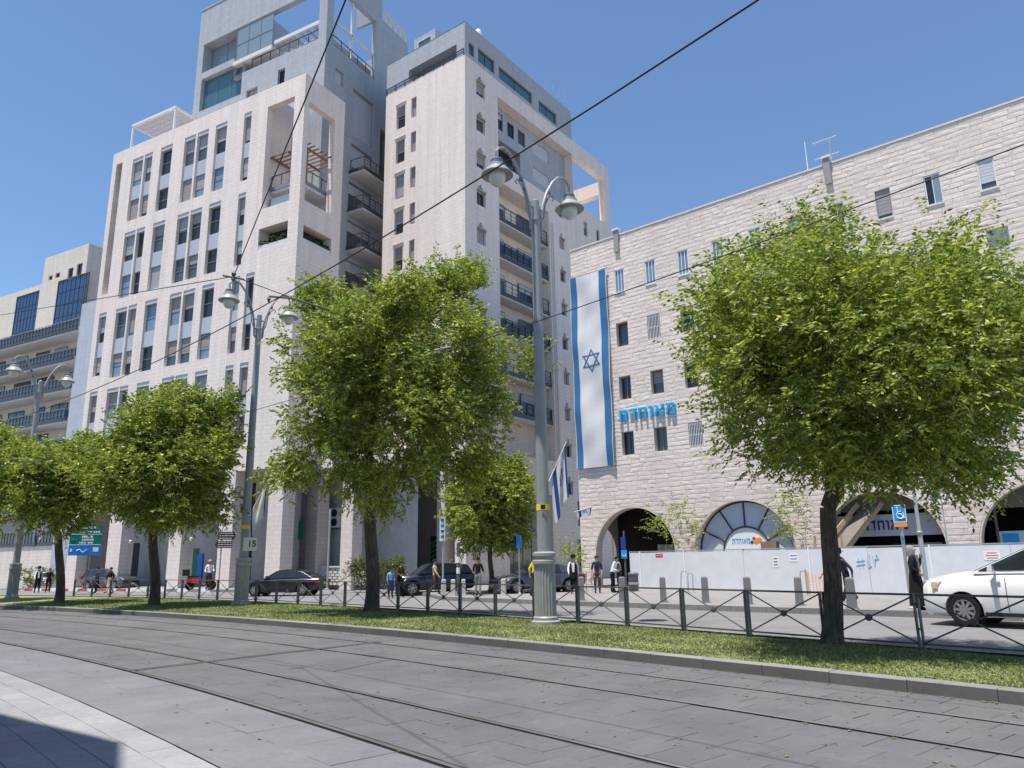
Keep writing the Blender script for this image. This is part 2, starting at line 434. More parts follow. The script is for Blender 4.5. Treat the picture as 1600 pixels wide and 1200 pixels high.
# ================================================================== GROUND
DEG = math.radians
def arc_sheet(mb, r0, r1, a0, a1, z, n=60, mi=0):
    for i in range(n):
        b0 = a0 + (a1 - a0) * i / n; b1 = a0 + (a1 - a0) * (i + 1) / n
        mb.quad(arc(r0, b0, z), arc(r1, b0, z), arc(r1, b1, z), arc(r0, b1, z), mi)
mb = MB(); mb.quad((-900, -500, -0.09), (900, -500, -0.09), (900, 1600, -0.09), (-900, 1600, -0.09))
tag(mb.build('ground', 'asphalt'), kind='structure')
mb = MB(); arc_sheet(mb, 3.2, 70, DEG(25), DEG(75), -0.022)
road = tag(mb.build('road', 'asphalt'), kind='structure')
A0, A1 = DEG(36.5), DEG(63)
mb = MB(); arc_sheet(mb, -4.62, 3.05, A0, A1, -0.014)
bed = tag(mb.build('track_bed', 'joint_dark'), kind='structure')
mb = MB(); arc_sheet(mb, -13.0, -4.62, A0, DEG(58), -0.014)
walk = tag(mb.build('pavement', 'joint_dark'), kind='structure')

def slab_grid(parent, bands, a0, a1, along, mats, name, limit, gap, jit=0.002, bond=0.5, amax=None):
    """real slabs laid along the curve: the nearest `limit` are parts of their own, the rest one joined part"""
    todo = []
    for bi, (r0, r1, nrow, mname) in enumerate(bands):
        w = (r1 - r0) / nrow
        for j in range(nrow):
            da = along / RR; st = a0 + da * ((j * bond + bi * 0.37) % 1.0)
            k = 0
            while st + da * k < a1:
                b0 = st + da * k; b1 = b0 + da; k += 1
                c = arc(r0 + w * (j + 0.5), (b0 + b1) / 2)
                if c.y < 3.0: continue
                px = to_px(c)
                vis = -60 < px[0] < 1660 and px[1] < 1260
                todo.append((0 if vis else 1, c.length, r0 + w * j + gap, r0 + w * (j + 1) - gap, b0 + gap / RR, b1 - gap / RR, mname))
    todo.sort(key=lambda t: (t[0], t[1]))
    rest = {}
    for i, (vis, dist, r0, r1, b0, b1, mname) in enumerate(todo):
        if vis and dist > 14: continue
        z = random.uniform(-jit, jit)
        mb = MB() if i < limit else rest.setdefault(mname, MB())
        e = 0.006
        lo = [arc(r0, b0, -0.03), arc(r1, b0, -0.03), arc(r1, b1, -0.03), arc(r0, b1, -0.03)]
        zt = [z + random.uniform(-jit, jit) * 0.6 for _ in range(4)]
        sh = [arc(r0, b0, zt[0] - 0.004), arc(r1, b0, zt[1] - 0.004), arc(r1, b1, zt[2] - 0.004), arc(r0, b1, zt[3] - 0.004)]
        tp = [arc(r0 + e, b0 + e / RR, zt[0]), arc(r1 - e, b0 + e / RR, zt[1]), arc(r1 - e, b1 - e / RR, zt[2]), arc(r0 + e, b1 - e / RR, zt[3])]
        ff = [(8, 9, 10, 11)]
        for q in range(4):
            q2 = (q + 1) % 4; ff += [(q, q2, 4 + q2, 4 + q), (4 + q, 4 + q2, 8 + q2, 8 + q)]
        mb.add(lo + sh + tp, ff)
        if i < limit: mb.build(name, mname, parent)
    for mname, mb in rest.items():
        o = mb.build(name + '_field', mname, parent); o['kind'] = 'stuff'
RN, RM, RF, RG = -3.2, -1.83, 0.55, 1.92          # the four rails
slab_grid(bed, [(-4.60, RN - .07, 2, 'band_slab'), (RN + .07, RM - .07, 3, 'track_slab'), (RM + .07, RF - .07, 4, 'track_slab'), (RF + .07, RG - .07, 3, 'track_slab'), (RG + .07, 3.02, 2, 'track_slab')],
          DEG(38.3), DEG(60), 0.46, None, 'slab', 300, 0.0035)
slab_grid(walk, [(-9.4, -4.66, 14, 'walk_slab')], DEG(39), DEG(56), 0.62, None, 'paver', 300, 0.0035)
# edge strip between the pavement and the darker band
mb = MB(); arc_sheet(mb, -4.655, -4.605, A0, A1, 0.002); tag(mb.build('pavement_edge', 'band_slab'), kind='structure')

for r, side, lab in ((RN, 1, 'tram rail beside the pale pavement slabs'), (RM, -1, 'shiny tram rail, second counted from the pale pavement'),
                     (RF, 1, 'tram rail, third counted from the pale pavement'), (RG, -1, 'tram rail beside the grass verge kerb')):
    t = thing('tram_rail', lab, 'tram rail', arc(r, DEG(45)), group='rails of the two tram tracks')
    mb = MB(); arc_sheet(mb, r - .03, r + .03, A0, A1, 0.004, 90); mb.build('rail_head', 'steel_rail', t)
    mb = MB(); arc_sheet(mb, *sorted((r - side * .04, r + side * .068)), A0, A1, -0.006, 90); mb.build('groove', 'rail_groove', t)
# drain channel across both tracks
pa, pb = gnd(206, 1048), gnd(594, 1003)
t = thing('drain_channel', 'dark drain slot crossing the tram paving between the rails', 'drain', (pa + pb) / 2)
mb = MB(); mb.bar(pa + Vector((0, 0, .0015)), pb + Vector((0, 0, .0015)), 0.10, 0.012); mb.build('channel', 'joint_dark', t)
sv_ = (pb - pa).normalized().cross(Vector((0, 0, 1))) * .075
for s_ in (-1, 1):
    mb = MB(); mb.bar(pa + sv_ * s_ + Vector((0, 0, .002)), pb + sv_ * s_ + Vector((0, 0, .002)), 0.02, 0.016); mb.build('edge', 'joint_dark', t)

# kerb of the grass verge: separate kerb stones
kb = MB(); arc_sheet(kb, 3.04, 3.30, A0, A1, -0.01); kerb = tag(kb.build('kerb', 'mortar'), kind='structure')
a = A0; kk = 0
while a < DEG(60):
    L = 1.0 / RR; dz = random.uniform(-.003, .003)
    mb = MB(); g = 0.004 / RR; c = 0.012; KH = .152
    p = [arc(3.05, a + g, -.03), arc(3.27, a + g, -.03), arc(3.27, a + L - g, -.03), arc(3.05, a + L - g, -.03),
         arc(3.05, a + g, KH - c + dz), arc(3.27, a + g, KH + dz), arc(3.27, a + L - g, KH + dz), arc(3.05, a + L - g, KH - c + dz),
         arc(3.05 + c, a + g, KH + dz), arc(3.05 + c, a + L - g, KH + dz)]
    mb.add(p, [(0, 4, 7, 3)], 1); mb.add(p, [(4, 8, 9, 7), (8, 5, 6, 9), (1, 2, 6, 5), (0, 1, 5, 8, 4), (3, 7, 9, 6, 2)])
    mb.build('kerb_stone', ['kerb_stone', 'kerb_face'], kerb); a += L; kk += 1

# fence line and grass verge
_fp = [(1442, 1018), (1170, 997), (1062, 985), (962, 976), (880, 970.5), (804, 965.5), (735, 960.5), (672, 956), (612, 952.5), (557, 949.5), (507, 947)]
_rr, _aa = zip(*[polar(gnd(x, y, .165)) for x, y in _fp])
_fit = np.polyfit(_aa, _rr, 1)
def fence_r(a): return float(min(9.6, max(6.2, np.polyval(_fit, a))))
VZ = 0.132
mb = MB(); N = 120
for i in range(N):
    b0 = A0 + (DEG(66) - A0) * i / N; b1 = A0 + (DEG(66) - A0) * (i + 1) / N
    f0, f1 = fence_r(b0) + .32, fence_r(b1) + .32
    for j in range(4):
        s0, s1 = j / 4, (j + 1) / 4
        h = lambda s: VZ + 0.05 * math.sin(math.pi * s)
        mb.quad(arc(3.26 + (f0 - 3.26) * s0, b0, h(s0)), arc(3.26 + (f0 - 3.26) * s1, b0, h(s1)), arc(3.26 + (f1 - 3.26) * s1, b1, h(s1)), arc(3.26 + (f1 - 3.26) * s0, b1, h(s0)))
verge = tag(mb.build('grass_verge', 'grass_soil', smooth=60), kind='structure')
mb = MB()
for i in range(N):
    b0 = A0 + (DEG(66) - A0) * i / N; b1 = A0 + (DEG(66) - A0) * (i + 1) / N
    f0, f1 = fence_r(b0) + .31, fence_r(b1) + .31
    for (x0, x1, z0, z1) in ((0, 0.14, .168, .168), (.14, .145, .168, -.03)):
        mb.quad(arc(f0 + x0, b0, z0), arc(f0 + x1, b0, z1), arc(f1 + x1, b1, z1), arc(f1 + x0, b1, z0))
tag(mb.build('verge_kerb', 'kerb_stone'), kind='structure')
# grass blades
rng = np.random.default_rng(3)
NB = 150000
aa = DEG(38.6) + (DEG(58) - DEG(38.6)) * rng.random(NB) ** 1.7
fr = np.clip(np.polyval(_fit, aa), 6.2, 9.6)
ss = rng.random(NB); rr = 3.27 + (fr + .26 - 3.27) * ss
bx = CC.x + (RR + rr) * np.cos(aa); by = CC.y + (RR + rr) * np.sin(aa); bz = VZ + .05 * np.sin(np.pi * ss) - .004
patch = 0.5 + 0.5 * np.sin(bx * 2.1 + 1.3 * np.sin(by * 1.7)) * np.sin(by * 2.6 + bx)
hh = (0.012 + 0.032 * rng.random(NB)) * (0.5 + 1.0 * patch); dist = np.hypot(bx, by); ww = 0.0045 + 0.0008 * dist
th = rng.random(NB) * 2 * np.pi; lean = rng.normal(0, 0.025, (NB, 2))
v = np.zeros((NB, 3, 3))
v[:, 0] = np.stack([bx - ww * np.cos(th), by - ww * np.sin(th), bz], 1)
v[:, 1] = np.stack([bx + ww * np.cos(th), by + ww * np.sin(th), bz], 1)
v[:, 2] = np.stack([bx + lean[:, 0], by + lean[:, 1], bz + hh], 1)
def tri_mesh(name, verts, per, mat, parent=None):
    me = bpy.data.meshes.new(name); n = verts.shape[0]
    me.vertices.add(n * per); me.vertices.foreach_set('co', verts.astype(np.float32).ravel())
    me.loops.add(n * per); me.loops.foreach_set('vertex_index', np.arange(n * per, dtype=np.int32))
    me.polygons.add(n); me.polygons.foreach_set('loop_start', np.arange(0, n * per, per, dtype=np.int32)); me.polygons.foreach_set('loop_total', np.full(n, per, dtype=np.int32))
    me.update(calc_edges=True); me.materials.append(M[mat])
    o = bpy.data.objects.new(name, me); COL.objects.link(o)
    if parent is not None: o.parent = parent
    return o
tag(tri_mesh('grass', v, 3, 'grass_blade'), 'short green grass on the verge between tram track and fence', 'grass', kind='stuff')

# fallen leaves and grit on the verge and the track bed
NL = 1500; aa = DEG(38.8) + (DEG(56) - DEG(38.8)) * rng.random(NL) ** 1.6; rr = np.where(rng.random(NL) < .55, 3.35 + 4.0 * rng.random(NL), 3.0 - 7.5 * rng.random(NL) ** 2.2)
lx = CC.x + (RR + rr) * np.cos(aa); ly = CC.y + (RR + rr) * np.sin(aa); lz = np.where(rr > 3.3, VZ + .055, .006); th = rng.random(NL) * 6.283; sz = .018 + .03 * rng.random(NL)
v = np.zeros((NL, 4, 3))
for k, (du, dv) in enumerate(((1, 0), (0, .45), (-1, 0), (0, -.45))):
    v[:, k] = np.stack([lx + sz * (du * np.cos(th) - dv * np.sin(th)), ly + sz * (du * np.sin(th) + dv * np.cos(th)), lz + .006 * (k % 2)], 1)
plain('dry_leaf', (0.20, 0.15, 0.07), .9, .1, 0, .35, 2)
tag(tri_mesh('fallen_leaves', v, 4, 'dry_leaf'), 'dry fallen leaves scattered on the verge and tram paving', 'leaves', kind='stuff')

# pavement on the far side of the road, with its kerb stones
KR = [gnd(x, y) for x, y in ((2050, 985), (1600, 969), (1430, 963), (1200, 956), (1000, 949), (880, 945), (760, 940), (690, 937))]
back = [Vector((-6.8, 47, 0)), Vector((-9, 70, 0)), Vector((30, 80, 0)), Vector((70, 40, 0)), Vector((60, 0, 0))]
mb = MB(); pts = [(p.x, p.y) for p in KR + back]; mb.prism(pts[::-1], -.05, .14)
farwalk = tag(mb.build('far_pavement', 'paving_pale'), kind='structure')
mb = MB()
for i in range(len(KR) - 1): mb.bar(KR[i] + Vector((0, 0, .05)), KR[i + 1] + Vector((0, 0, .05)), .2, .16)
fk = tag(mb.build('far_kerb', 'mortar'), kind='structure')
def kerb_run(P0, P1, mats, parent, h=.15, L=1.0):
    n = max(1, int((P1 - P0).length / L))
    for i in range(n):
        a_, b_ = P0.lerp(P1, (i + .004) / n), P0.lerp(P1, (i + .996) / n)
        mb = MB(); mb.bar(a_ + Vector((0, 0, h / 2 - .02 + .003)), b_ + Vector((0, 0, h / 2 - .02 + .003)), .24, h + .04)
        mb.build('kerb_stone', mats[i % len(mats)], parent)
for i in range(1, len(KR) - 1): kerb_run(KR[i], KR[i + 1], ['kerb_stone'], fk)
# pavement in front of the white tower (rises a little towards the building) with red and white kerb
LK = [gnd(x, y) for x, y in ((-260, 925), (40, 923), (215, 923.5), (330, 924.5), (452, 926))]
lback = [Vector((-13.0, 52, 0)), Vector((-10, 60, 0))]
mb = MB()
front = [Vector((p.x, p.y, .15)) for p in LK]
bk = [Vector((p.x + d.x, p.y + d.y, .46)) for p, d in zip(LK, [Vector((-14, 26, 0))] + [Vector((-9, 17, 0))] * 3 + [Vector((-4, 9, 0))])]
for i in range(4): mb.quad(front[i], front[i + 1], bk[i + 1], bk[i])
for i in range(4): mb.quad(bk[i], bk[i + 1], bk[i + 1] + Vector((-10, 60, 0)), bk[i] + Vector((-10, 60, 0)))
mb.quad(front[4], front[4] + Vector((4, 30, 0)), bk[4] + Vector((2, 60, 0)), bk[4])
tag(mb.build('side_pavement', 'paving_pale'), kind='structure')
mb = MB(); mb.bar(LK[0] + Vector((0, 0, .03)), LK[1] + Vector((0, 0, .03)), .2, .16); lk = tag(mb.build('side_kerb', 'mortar'), kind='structure')
kerb_run(LK[1], LK[2], ['red_paint', 'white_paint'], lk, .16); kerb_run(LK[2], LK[3], ['white_paint', 'kerb_stone'], lk, .16); kerb_run(LK[3], LK[4], ['kerb_stone'], lk, .16)
# ================================================================== FACADE TOOLS
def wall(mb, F, u0, u1, z0, z1, holes=(), mi=0, off=0.0):
    """front skin of a wall with rectangular openings and their reveals"""
    hs = [(max(a, u0), min(b, u1), max(c, z0), min(d, z1), dep) for a, b, c, d, dep in holes if b > u0 and a < u1 and d > z0 and c < z1]
    us = sorted(set([u0, u1] + [round(h[i], 4) for h in hs for i in (0, 1)])); zs = sorted(set([z0, z1] + [round(h[i], 4) for h in hs for i in (2, 3)]))
    for i in range(len(us) - 1):
        um = (us[i] + us[i + 1]) / 2; run = None
        for j in range(len(zs) - 1):
            zm = (zs[j] + zs[j + 1]) / 2
            if any(h[0] < um < h[1] and h[2] < zm < h[3] for h in hs):
                if run is not None: mb.quad(F.P(us[i], run, off), F.P(us[i + 1], run, off), F.P(us[i + 1], zs[j], off), F.P(us[i], zs[j], off), mi); run = None
            elif run is None: run = zs[j]
        if run is not None: mb.quad(F.P(us[i], run, off), F.P(us[i + 1], run, off), F.P(us[i + 1], z1, off), F.P(us[i], z1, off), mi)
    for a, b, c, d, dep in hs:
        e = off - dep; P = F.P
        mb.quad(P(a, c, off), P(a, d, off), P(a, d, e), P(a, c, e), mi); mb.quad(P(b, c, e), P(b, d, e), P(b, d, off), P(b, c, off), mi)
        mb.quad(P(a, c, e), P(b, c, e), P(b, c, off), P(a, c, off), mi); mb.quad(P(a, d, off), P(b, d, off), P(b, d, e), P(a, d, e), mi)
def win(par, F, u0, u1, z0, z1, dep, frame='frame_grey', pane='glass_dark', bv=0, bh=0, shutter=0.0, smat='shutter_grey', fw=0.05, off=0.0, name='window', sill=False):
    n = off - dep; mb = MB(); a, b = n - .03, n + .045
    mb.fbox(F, u0, u1, z0, z0 + fw, a, b); mb.fbox(F, u0, u1, z1 - fw, z1, a, b)
    mb.fbox(F, u0, u0 + fw, z0 + fw, z1 - fw, a, b); mb.fbox(F, u1 - fw, u1, z0 + fw, z1 - fw, a, b)
    for i in range(bv):
        c = u0 + (u1 - u0) * (i + 1) / (bv + 1); mb.fbox(F, c - fw * .4, c + fw * .4, z0 + fw, z1 - fw, a, b - .01)
    for i in range(bh):
        c = z0 + (z1 - z0) * (i + 1) / (bh + 1)
        mb.fbox(F, u0 + fw, u1 - fw, c - fw * .4, c + fw * .4, a, b - .015)
    w = mb.build(name, frame, par)
    mb = MB(); mb.fbox(F, u0 + fw * .5, u1 - fw * .5, z0 + fw * .5, z1 - fw * .5, n - .028, n - .002); mb.build('pane', pane, w)
    if shutter > 0:
        mb = MB(); zt = z1 - fw; zb = zt - (z1 - z0 - 2 * fw) * shutter; ns = max(2, int((zt - zb) / .16))
        for i in range(ns):
            q0 = zb + (zt - zb) * i / ns; q1 = zb + (zt - zb) * (i + 1) / ns
            mb.fbox(F, u0 + fw, u1 - fw, q0 + .006, q1 - .006, n + .004, n + .03)
        mb.build('shutter', smat, w)
    if sill:
        mb = MB(); mb.fbox(F, u0 - .05, u1 + .05, z0 - .07, z0, off - dep + .05, off + .05); mb.build('sill', 'slab_white', w)
    return w
def railing(par, F, u0, u1, z, n, h=1.05, gap=0.9, mat='frame_dark', panel=None, side=0.0, bars=0):
    mb = MB(); k = max(1, int((u1 - u0) / gap))
    for i in range(k + 1):
        u = u0 + (u1 - u0) * i / k; mb.fbox(F, u - .025, u + .025, z, z + h, n - .025, n + .025)
    mb.fbox(F, u0 - .02, u1 + .02, z + h, z + h + .05, n - .035, n + .035)
    for i in range(bars):
        zz = z + h * (i + .6) / (bars + .6); mb.fbox(F, u0, u1, zz - .012, zz + .012, n - .012, n + .012)
    if side:
        for u in (u0, u1):
            mb.fbox(F, u - .025, u + .025, z + h, z + h + .05, n - side, n - .036); mb.fbox(F, u - .025, u + .025, z, z + h, n - side, n - side + .05)
    r = mb.build('railing', mat, par)
    if panel:
        mb = MB(); mb.fbox(F, u0 + .03, u1 - .03, z + .10, z + h - .06, n - .05, n - .037)
        if side:
            for u in (u0, u1): mb.fbox(F, u - .01, u + .01, z + .10, z + h - .06, n - side + .06, n - .06)
        mb.build('rail_panel', panel, r)
    return r

# ================================================================== WHITE TOWER (left) with the grey tower on top of it
_p = atY(463, 400, 50.0); FAL = Fac((_p.x, _p.y), -28.5); FAR = Fac((_p.x, _p.y), 61.5)
_p = atY(727, 400, 52.0); FTL = Fac((_p.x, _p.y), -36.8); FTR = Fac((_p.x, _p.y), 53.5)
_p = atY(903, 727, 46.0); FRB = Fac((_p.x, _p.y), -40.36)
FGL = FAL.shift(-4.4); FGR = FAR.shift(-2.4)
tower = thing('apartment_tower', 'tall pale stone apartment tower with grey top floors and an open corner loggia', 'building', FAL.P(-10, 0.2, -4))
ZA = 8.1; ZR = 38.3; UL = -23.4
cols = [(-20.45, -19.0), (-18.8, -17.75), (-16.65, -15.15), (-13.6, -12.22), (-12.0, -10.65), (-9.8, -8.45), (-6.5, -5.68), (-5.0, -4.15)]
tops = [36.92, 29.85, 22.93, 16.0]
holes = []; fit = []
for gi, T in enumerate(tops):
    for ci, (a, b) in enumerate(cols):
        if ci == 7 and gi < 2: continue
        holes.append((a, b, T - 6.02, T, .40)); fit.append((gi, ci, a, b, T))
    if gi >= 2: holes.append((-22.75, -21.75, T - 5.6, T, .40)); fit.append((gi, 9, -22.75, -21.75, T))
holes.append((-22.8, -21.95, 24.6, 37.1, .9))
holes.append((-4.0, -1.02, 24.55, 26.3, 1.1))
mb = MB()
wall(mb, FAL, UL, -4.2, ZA, ZR, holes); wall(mb, FAL, -4.2, 0, ZA, 27.9, holes)
wall(mb, FAR, 0, 4.45, ZA, 27.9, [(.55, 3.5, 24.55, 25.95, .9), (1.9, 3.1, 13.5, 19.6, .3)])
# loggia frame: corner column, beams and rear column
mb.fbox(FAL, -1.05, 0, 27.9, ZR, 0, -.5); mb.fbox(FAL, -4.2, -1.05, 36.65, ZR, 0, -.5); mb.fbox(FAL, -4.2, -3.9, 27.9, 36.65, 0, -.5)
mb.fbox(FAR, .5, 4.45, 36.1, ZR, 0, -.55); mb.fbox(FAR, 3.35, 4.45, 27.9, 36.1, 0, -.55)
P = FAL.P
mb.quad(P(-4.2, 27.9, -.5), P(-4.2, 27.9, -4.4), P(-4.2, ZR, -4.4), P(-4.2, ZR, -.5))
mb.quad(P(-4.2, 27.9, 0), P(0, 27.9, 0), P(0, 27.9, -4.45), P(-4.2, 27.9, -4.45))
# roof, coping, hidden sides
mb.quad(P(UL, ZR - .5, 0), P(-4.2, ZR - .5, 0), P(-4.2, ZR - .5, -4.4), P(UL, ZR - .5, -4.4))
mb.quad(P(UL, ZR - .5, -4.4), P(-19.0, ZR - .5, -4.4), P(-19.0, ZR - .5, -15), P(UL, ZR - .5, -15))
mb.fbox(FAL, UL, -4.2, ZR - .5, ZR - .002, -.25, -.02)
mb.quad(P(UL, 0, -15), P(UL, 0, 0), P(UL, ZR, 0), P(UL, ZR, -15)); mb.quad(P(0, 0, -15), P(UL, 0, -15), P(UL, ZR, -15), P(0, ZR, -15))
mb.quad(FAR.P(4.45, ZA, 0), FAR.P(4.45, ZA, -2.4), FAR.P(4.45, 27.9, -2.4), FAR.P(4.45, 27.9, 0))
mb.quad(P(UL, ZA, 0), P(UL, ZA, -3.4), P(0, ZA, -3.4), P(0, ZA, 0))
mb.build('wall', 'stone_white', tower)
for gi, ci, a, b, T in fit:
    random.seed(gi * 31 + ci)
    mb = MB(); mb.fbox(FAL, a, b, T - .34, T, -.34, -.05); mb.build('lintel', 'lintel', tower)
    narrow = b - a < 1.1
    lo = T - 6.0 if ci != 9 else T - 5.58
    win(tower, FAL, a, b, T - 2.62, T - .345, .30, 'frame_grey', random.choice(['glass_dark', 'glass_mid', 'glass_dark', 'glass_curtain']), 0, 1 if not narrow else 0, random.choice([0, .35, .5, .75, .45]) if not narrow else random.choice([0, .9, .6]), random.choice(['shutter_grey', 'shutter_taupe']))
    mb = MB(); mb.fbox(FAL, a, b, T - 3.93, T - 2.625, -.34, -.16); mb.build('panel', 'metal_panel', tower)
    win(tower, FAL, a, b, lo, T - 3.935, .30, 'frame_grey', random.choice(['glass_dark', 'glass_mid', 'glass_dark', 'glass_curtain']), 0, 1, random.choice([0, 0, .35, .6, 1]) if not narrow else random.choice([.8, .5, 0]), random.choice(['shutter_grey', 'shutter_taupe']))
for zz in (24.6, 28.0, 31.2, 34.2):
    win(tower, FAL, -22.8, -21.95, zz, zz + (2.9 if zz > 34 else 2.6), .85, 'frame_grey', 'glass_mid', 0, 0, .8, 'shutter_taupe')
    if zz > 25:
        mb = MB(); mb.fbox(FAL, -22.8, -21.95, zz - .6 if zz > 30 else zz - .8, zz, -.85, -.55); mb.build('panel', 'concrete', tower)
win(tower, FAL, -4.0, -1.02, 24.95, 26.3, 1.05, 'frame_dark', 'glass_dark', 2, 0, 0); win(tower, FAR, .55, 3.5, 24.95, 25.95, .85, 'frame_dark', 'glass_dark', 2, 0, 0)
win(tower, FAR, 1.9, 3.1, 13.5, 19.6, .25, 'frame_grey', 'glass_mid', 0, 2, .4)
for F, a, b in ((FAL, -4.0, -1.02), (FAR, .55, 3.5)):
    mb = MB(); mb.fbox(F, a, b, 24.55, 24.93, -.9, -.05); pl = mb.build('planter', 'slab_white', tower)
    mb = MB()
    for k in range(70):
        u = random.uniform(a + .1, b - .1); z = 24.9 + random.uniform(0, .42) * (0.4 + abs(math.sin(u * 3))); n = random.uniform(-.6, -.05)
        mb.lathe([(.02, -.08), (.10, 0), (.02, .09)], F.P(u, z, n), 5)
    mb.build('planter_shrub', 'planter_green', pl)
# corner balcony and pergola in the loggia
mb = MB(); mb.fbox(FAL, -4.19, -.9, 29.6, 29.85, -4.3, -1.0); bal = mb.build('balcony', 'slab_white', tower)
mb = MB(); mb.fbox(FAL, -4.19, -.85, 29.855, 30.15, -1.02, -.93); mb.fbox(FAL, -.95, -.85, 29.855, 30.15, -4.3, -1.03); mb.build('fascia', 'frame_grey', bal)
railing(bal, FAL, -4.1, -.95, 30.15, -1.02, .95, .8, 'frame_dark')
railing(bal, FAR, 1.1, 4.2, 30.15, -.95, .95, .8, 'frame_dark')
mb = MB()
for u in (-3.95, -2.2, -.6): mb.fbox(FAL, u - .06, u + .06, 32.55, 32.7, -4.2, -.7)
for k in range(8): mb.fbox(FAL, -4.1, .0, 32.705, 32.78, -.9 - k * .45, -.82 - k * .45)
mb.fbox(FAL, -.66, -.54, 29.86, 32.55, -1.2, -1.08); mb.fbox(FAL, -2.26, -2.14, 29.86, 34.0, -1.2, -1.08)
mb.build('pergola', 'pergola', tower)
mb = MB(); mb.fbox(FAL, -3.9, -1.15, 27.95, 29.0, -.75, -.7); mb.build('glass_screen', 'glass_pale', tower)
# white steel canopy on the roof
a0 = FAL.uv(150 + 235 / 4, 100 + 385 / 4, -.8); a1 = FAL.uv(150 + 500 / 4, 100 + 262 / 4, -.8)
zc = (a0[1] + a1[1]) / 2; u0c, u1c = a0[0], a1[0]
mb = MB()
for u in (u0c, u1c):
    for n in (-.8, -7.5): mb.fbox(FAL, u - .07, u + .07, ZR - .5, zc - .18, n - .07, n + .07)
for n in (-.8, -7.5): mb.fbox(FAL, u0c - .1, u1c + .1, zc - .18, zc, n - .1, n + .1)
for u in (u0c, u1c): mb.fbox(FAL, u - .1, u + .1, zc - .18, zc, -7.39, -.91)
can = mb.build('roof_canopy', 'frame_white', tower)
for k in range(12):
    n = -1.2 - k * .52; mb = MB(); mb.fbox(FAL, u0c + .11, u1c - .11, zc - .12, zc - .06, n - .2, n + .2); mb.build('slat', 'lintel', can)

# ---- grey tower block on top
mb = MB(); G = FGL.P
ZG = 54.8
ghl = [(-18.2, -13.7, 47.6, 50.75, 1.2), (-13.7, -3.3, 45.6, 50.75, .5), (-18.1, -12.5, 43.4, 46.9, .5), (-7.9, -7.05, 42.7, 44.2, .4), (-11.75, -10.35, 41.3, 43.5, .4), (-16.0, -12.6, 39.2, 41.9, .5)]
ghr = [(5.2, 10.9, 45.3, 51.6, .5), (5.7, 6.75, 41.9, 43.3, .3), (8.05, 10.95, 38.2, 42.7, .35), (8.05, 10.95, 35.1, 37.3, .35), (7.9, 11.0, 30.9, 33.6, .3), (7.9, 11.0, 27.4, 30.0, .3), (7.9, 11.0, 23.8, 26.4, .3), (7.9, 11.0, 20.2, 22.8, .3), (11.9, 13.3, 36.0, 40.8, 1.6)]
ghl = [h if h[2] > 45 else (h[0], h[1], h[2], h[3], h[4]) for h in ghl]
# terrace opening on the left face runs round to the corner pier
wall(mb, FGL, -19.0, -2.4, 27.0, ZG, ghl)
wall(mb, FGR, 4.4, 11.5, 0, ZG, ghr); wall(mb, FGR, 11.5, 15.8, 0, 52.4, ghr)
mb.quad(G(-19.0, 27, -14), G(-19.0, 27, 0), G(-19.0, ZG, 0), G(-19.0, ZG, -14))
mb.quad(G(-19.0, 52.4, 0), G(-13.7, 52.4, 0), G(-13.7, 52.4, -14), G(-19.0, 52.4, -14))
mb.quad(G(-13.7, 45.55, -.5), G(-13.7, 45.55, -14), G(-13.7, ZG, -14), G(-13.7, ZG, -.5))
mb.quad(G(-13.7, 45.4, -.02), G(-2.42, 45.4, -.02), G(-2.42, 45.4, -14), G(-13.7, 45.4, -14))
wall(mb, FGL, -13.7, -2.9, 45.4, ZG, [(-13.7, -3.3, 45.6, 50.75, .001)], 0, -.5); wall(mb, FGR, 4.9, 11.5, 45.25, ZG, [(5.2, 10.9, 45.3, 51.6, .001)], 0, -.5)
mb.fbox(FGL, -13.69, -5.6, 45.41, 49.4, -3.3, -13.9)
mb.quad(G(-2.4, 20, -14), G(-19.0, 20, -14), G(-19.0, 49, -14), G(-2.4, 49, -14))
mb.fbox(FGR, 11.5, 11.75, 52.4, ZG, 0, -3); mb.quad(FGR.P(15.8, 0, 0), FGR.P(15.8, 0, -10), FGR.P(15.8, 52.4, -10), FGR.P(15.8, 52.4, 0))
mb.fbox(FGL, -19.0, -2.4, ZG, ZG + .15, .05, -.35)
# terrace floors and back walls
gt = mb.build('grey_wall', 'stone_grey', tower)
win(tower, FGL, -18.2, -13.75, 47.6, 50.75, 1.0, 'frame_grey', 'glass_pale', 1, 0, 0)
win(tower, FGL, -18.1, -12.5, 43.4, 46.9, .4, 'frame_grey', 'glass_teal', 2, 0, 0)
win(tower, FGL, -7.9, -7.05, 42.7, 44.2, .3, 'frame_dark', 'glass_dark', 0, 0, 0); win(tower, FGL, -11.75, -10.35, 41.3, 43.5, .3, 'frame_dark', 'glass_mid', 1, 0, .4)
win(tower, FGL, -16.0, -12.6, 39.2, 41.9, .4, 'frame_dark', 'glass_mid', 3, 0, 0)
win(tower, FGL, -13.6, -8.9, 47.1, 50.7, .05, 'frame_grey', 'glass_pale', 2, 1, 0)
win(tower, FGL, -8.8, -5.7, 47.0, 49.2, 3.25, 'frame_white', 'glass_mid', 3, 0, 0)
mb = MB(); mb.fbox(FGL, -13.75, -8.8, 46.7, 47.1, -1.5, .12); mb.build('terrace_slab', 'slab_white', tower)
tr = MB()
for k in range(7): tr.fbox(FGL, -8.6 + k * .85, -8.42 + k * .85, 47.35, 47.6, -2.9, -.15)
tr.fbox(FGL, -8.75, -3.3, 47.25, 47.6, -.3, -.1); tr.build('terrace_pergola', 'slab_white', tower)
railing(tower, FGL, -11.4, -3.4, 45.6, -.1, 1.0, 1.1, 'frame_dark')
railing(tower, FGR, 5.3, 10.8, 45.3, -.1, 1.0, 1.1, 'frame_dark')
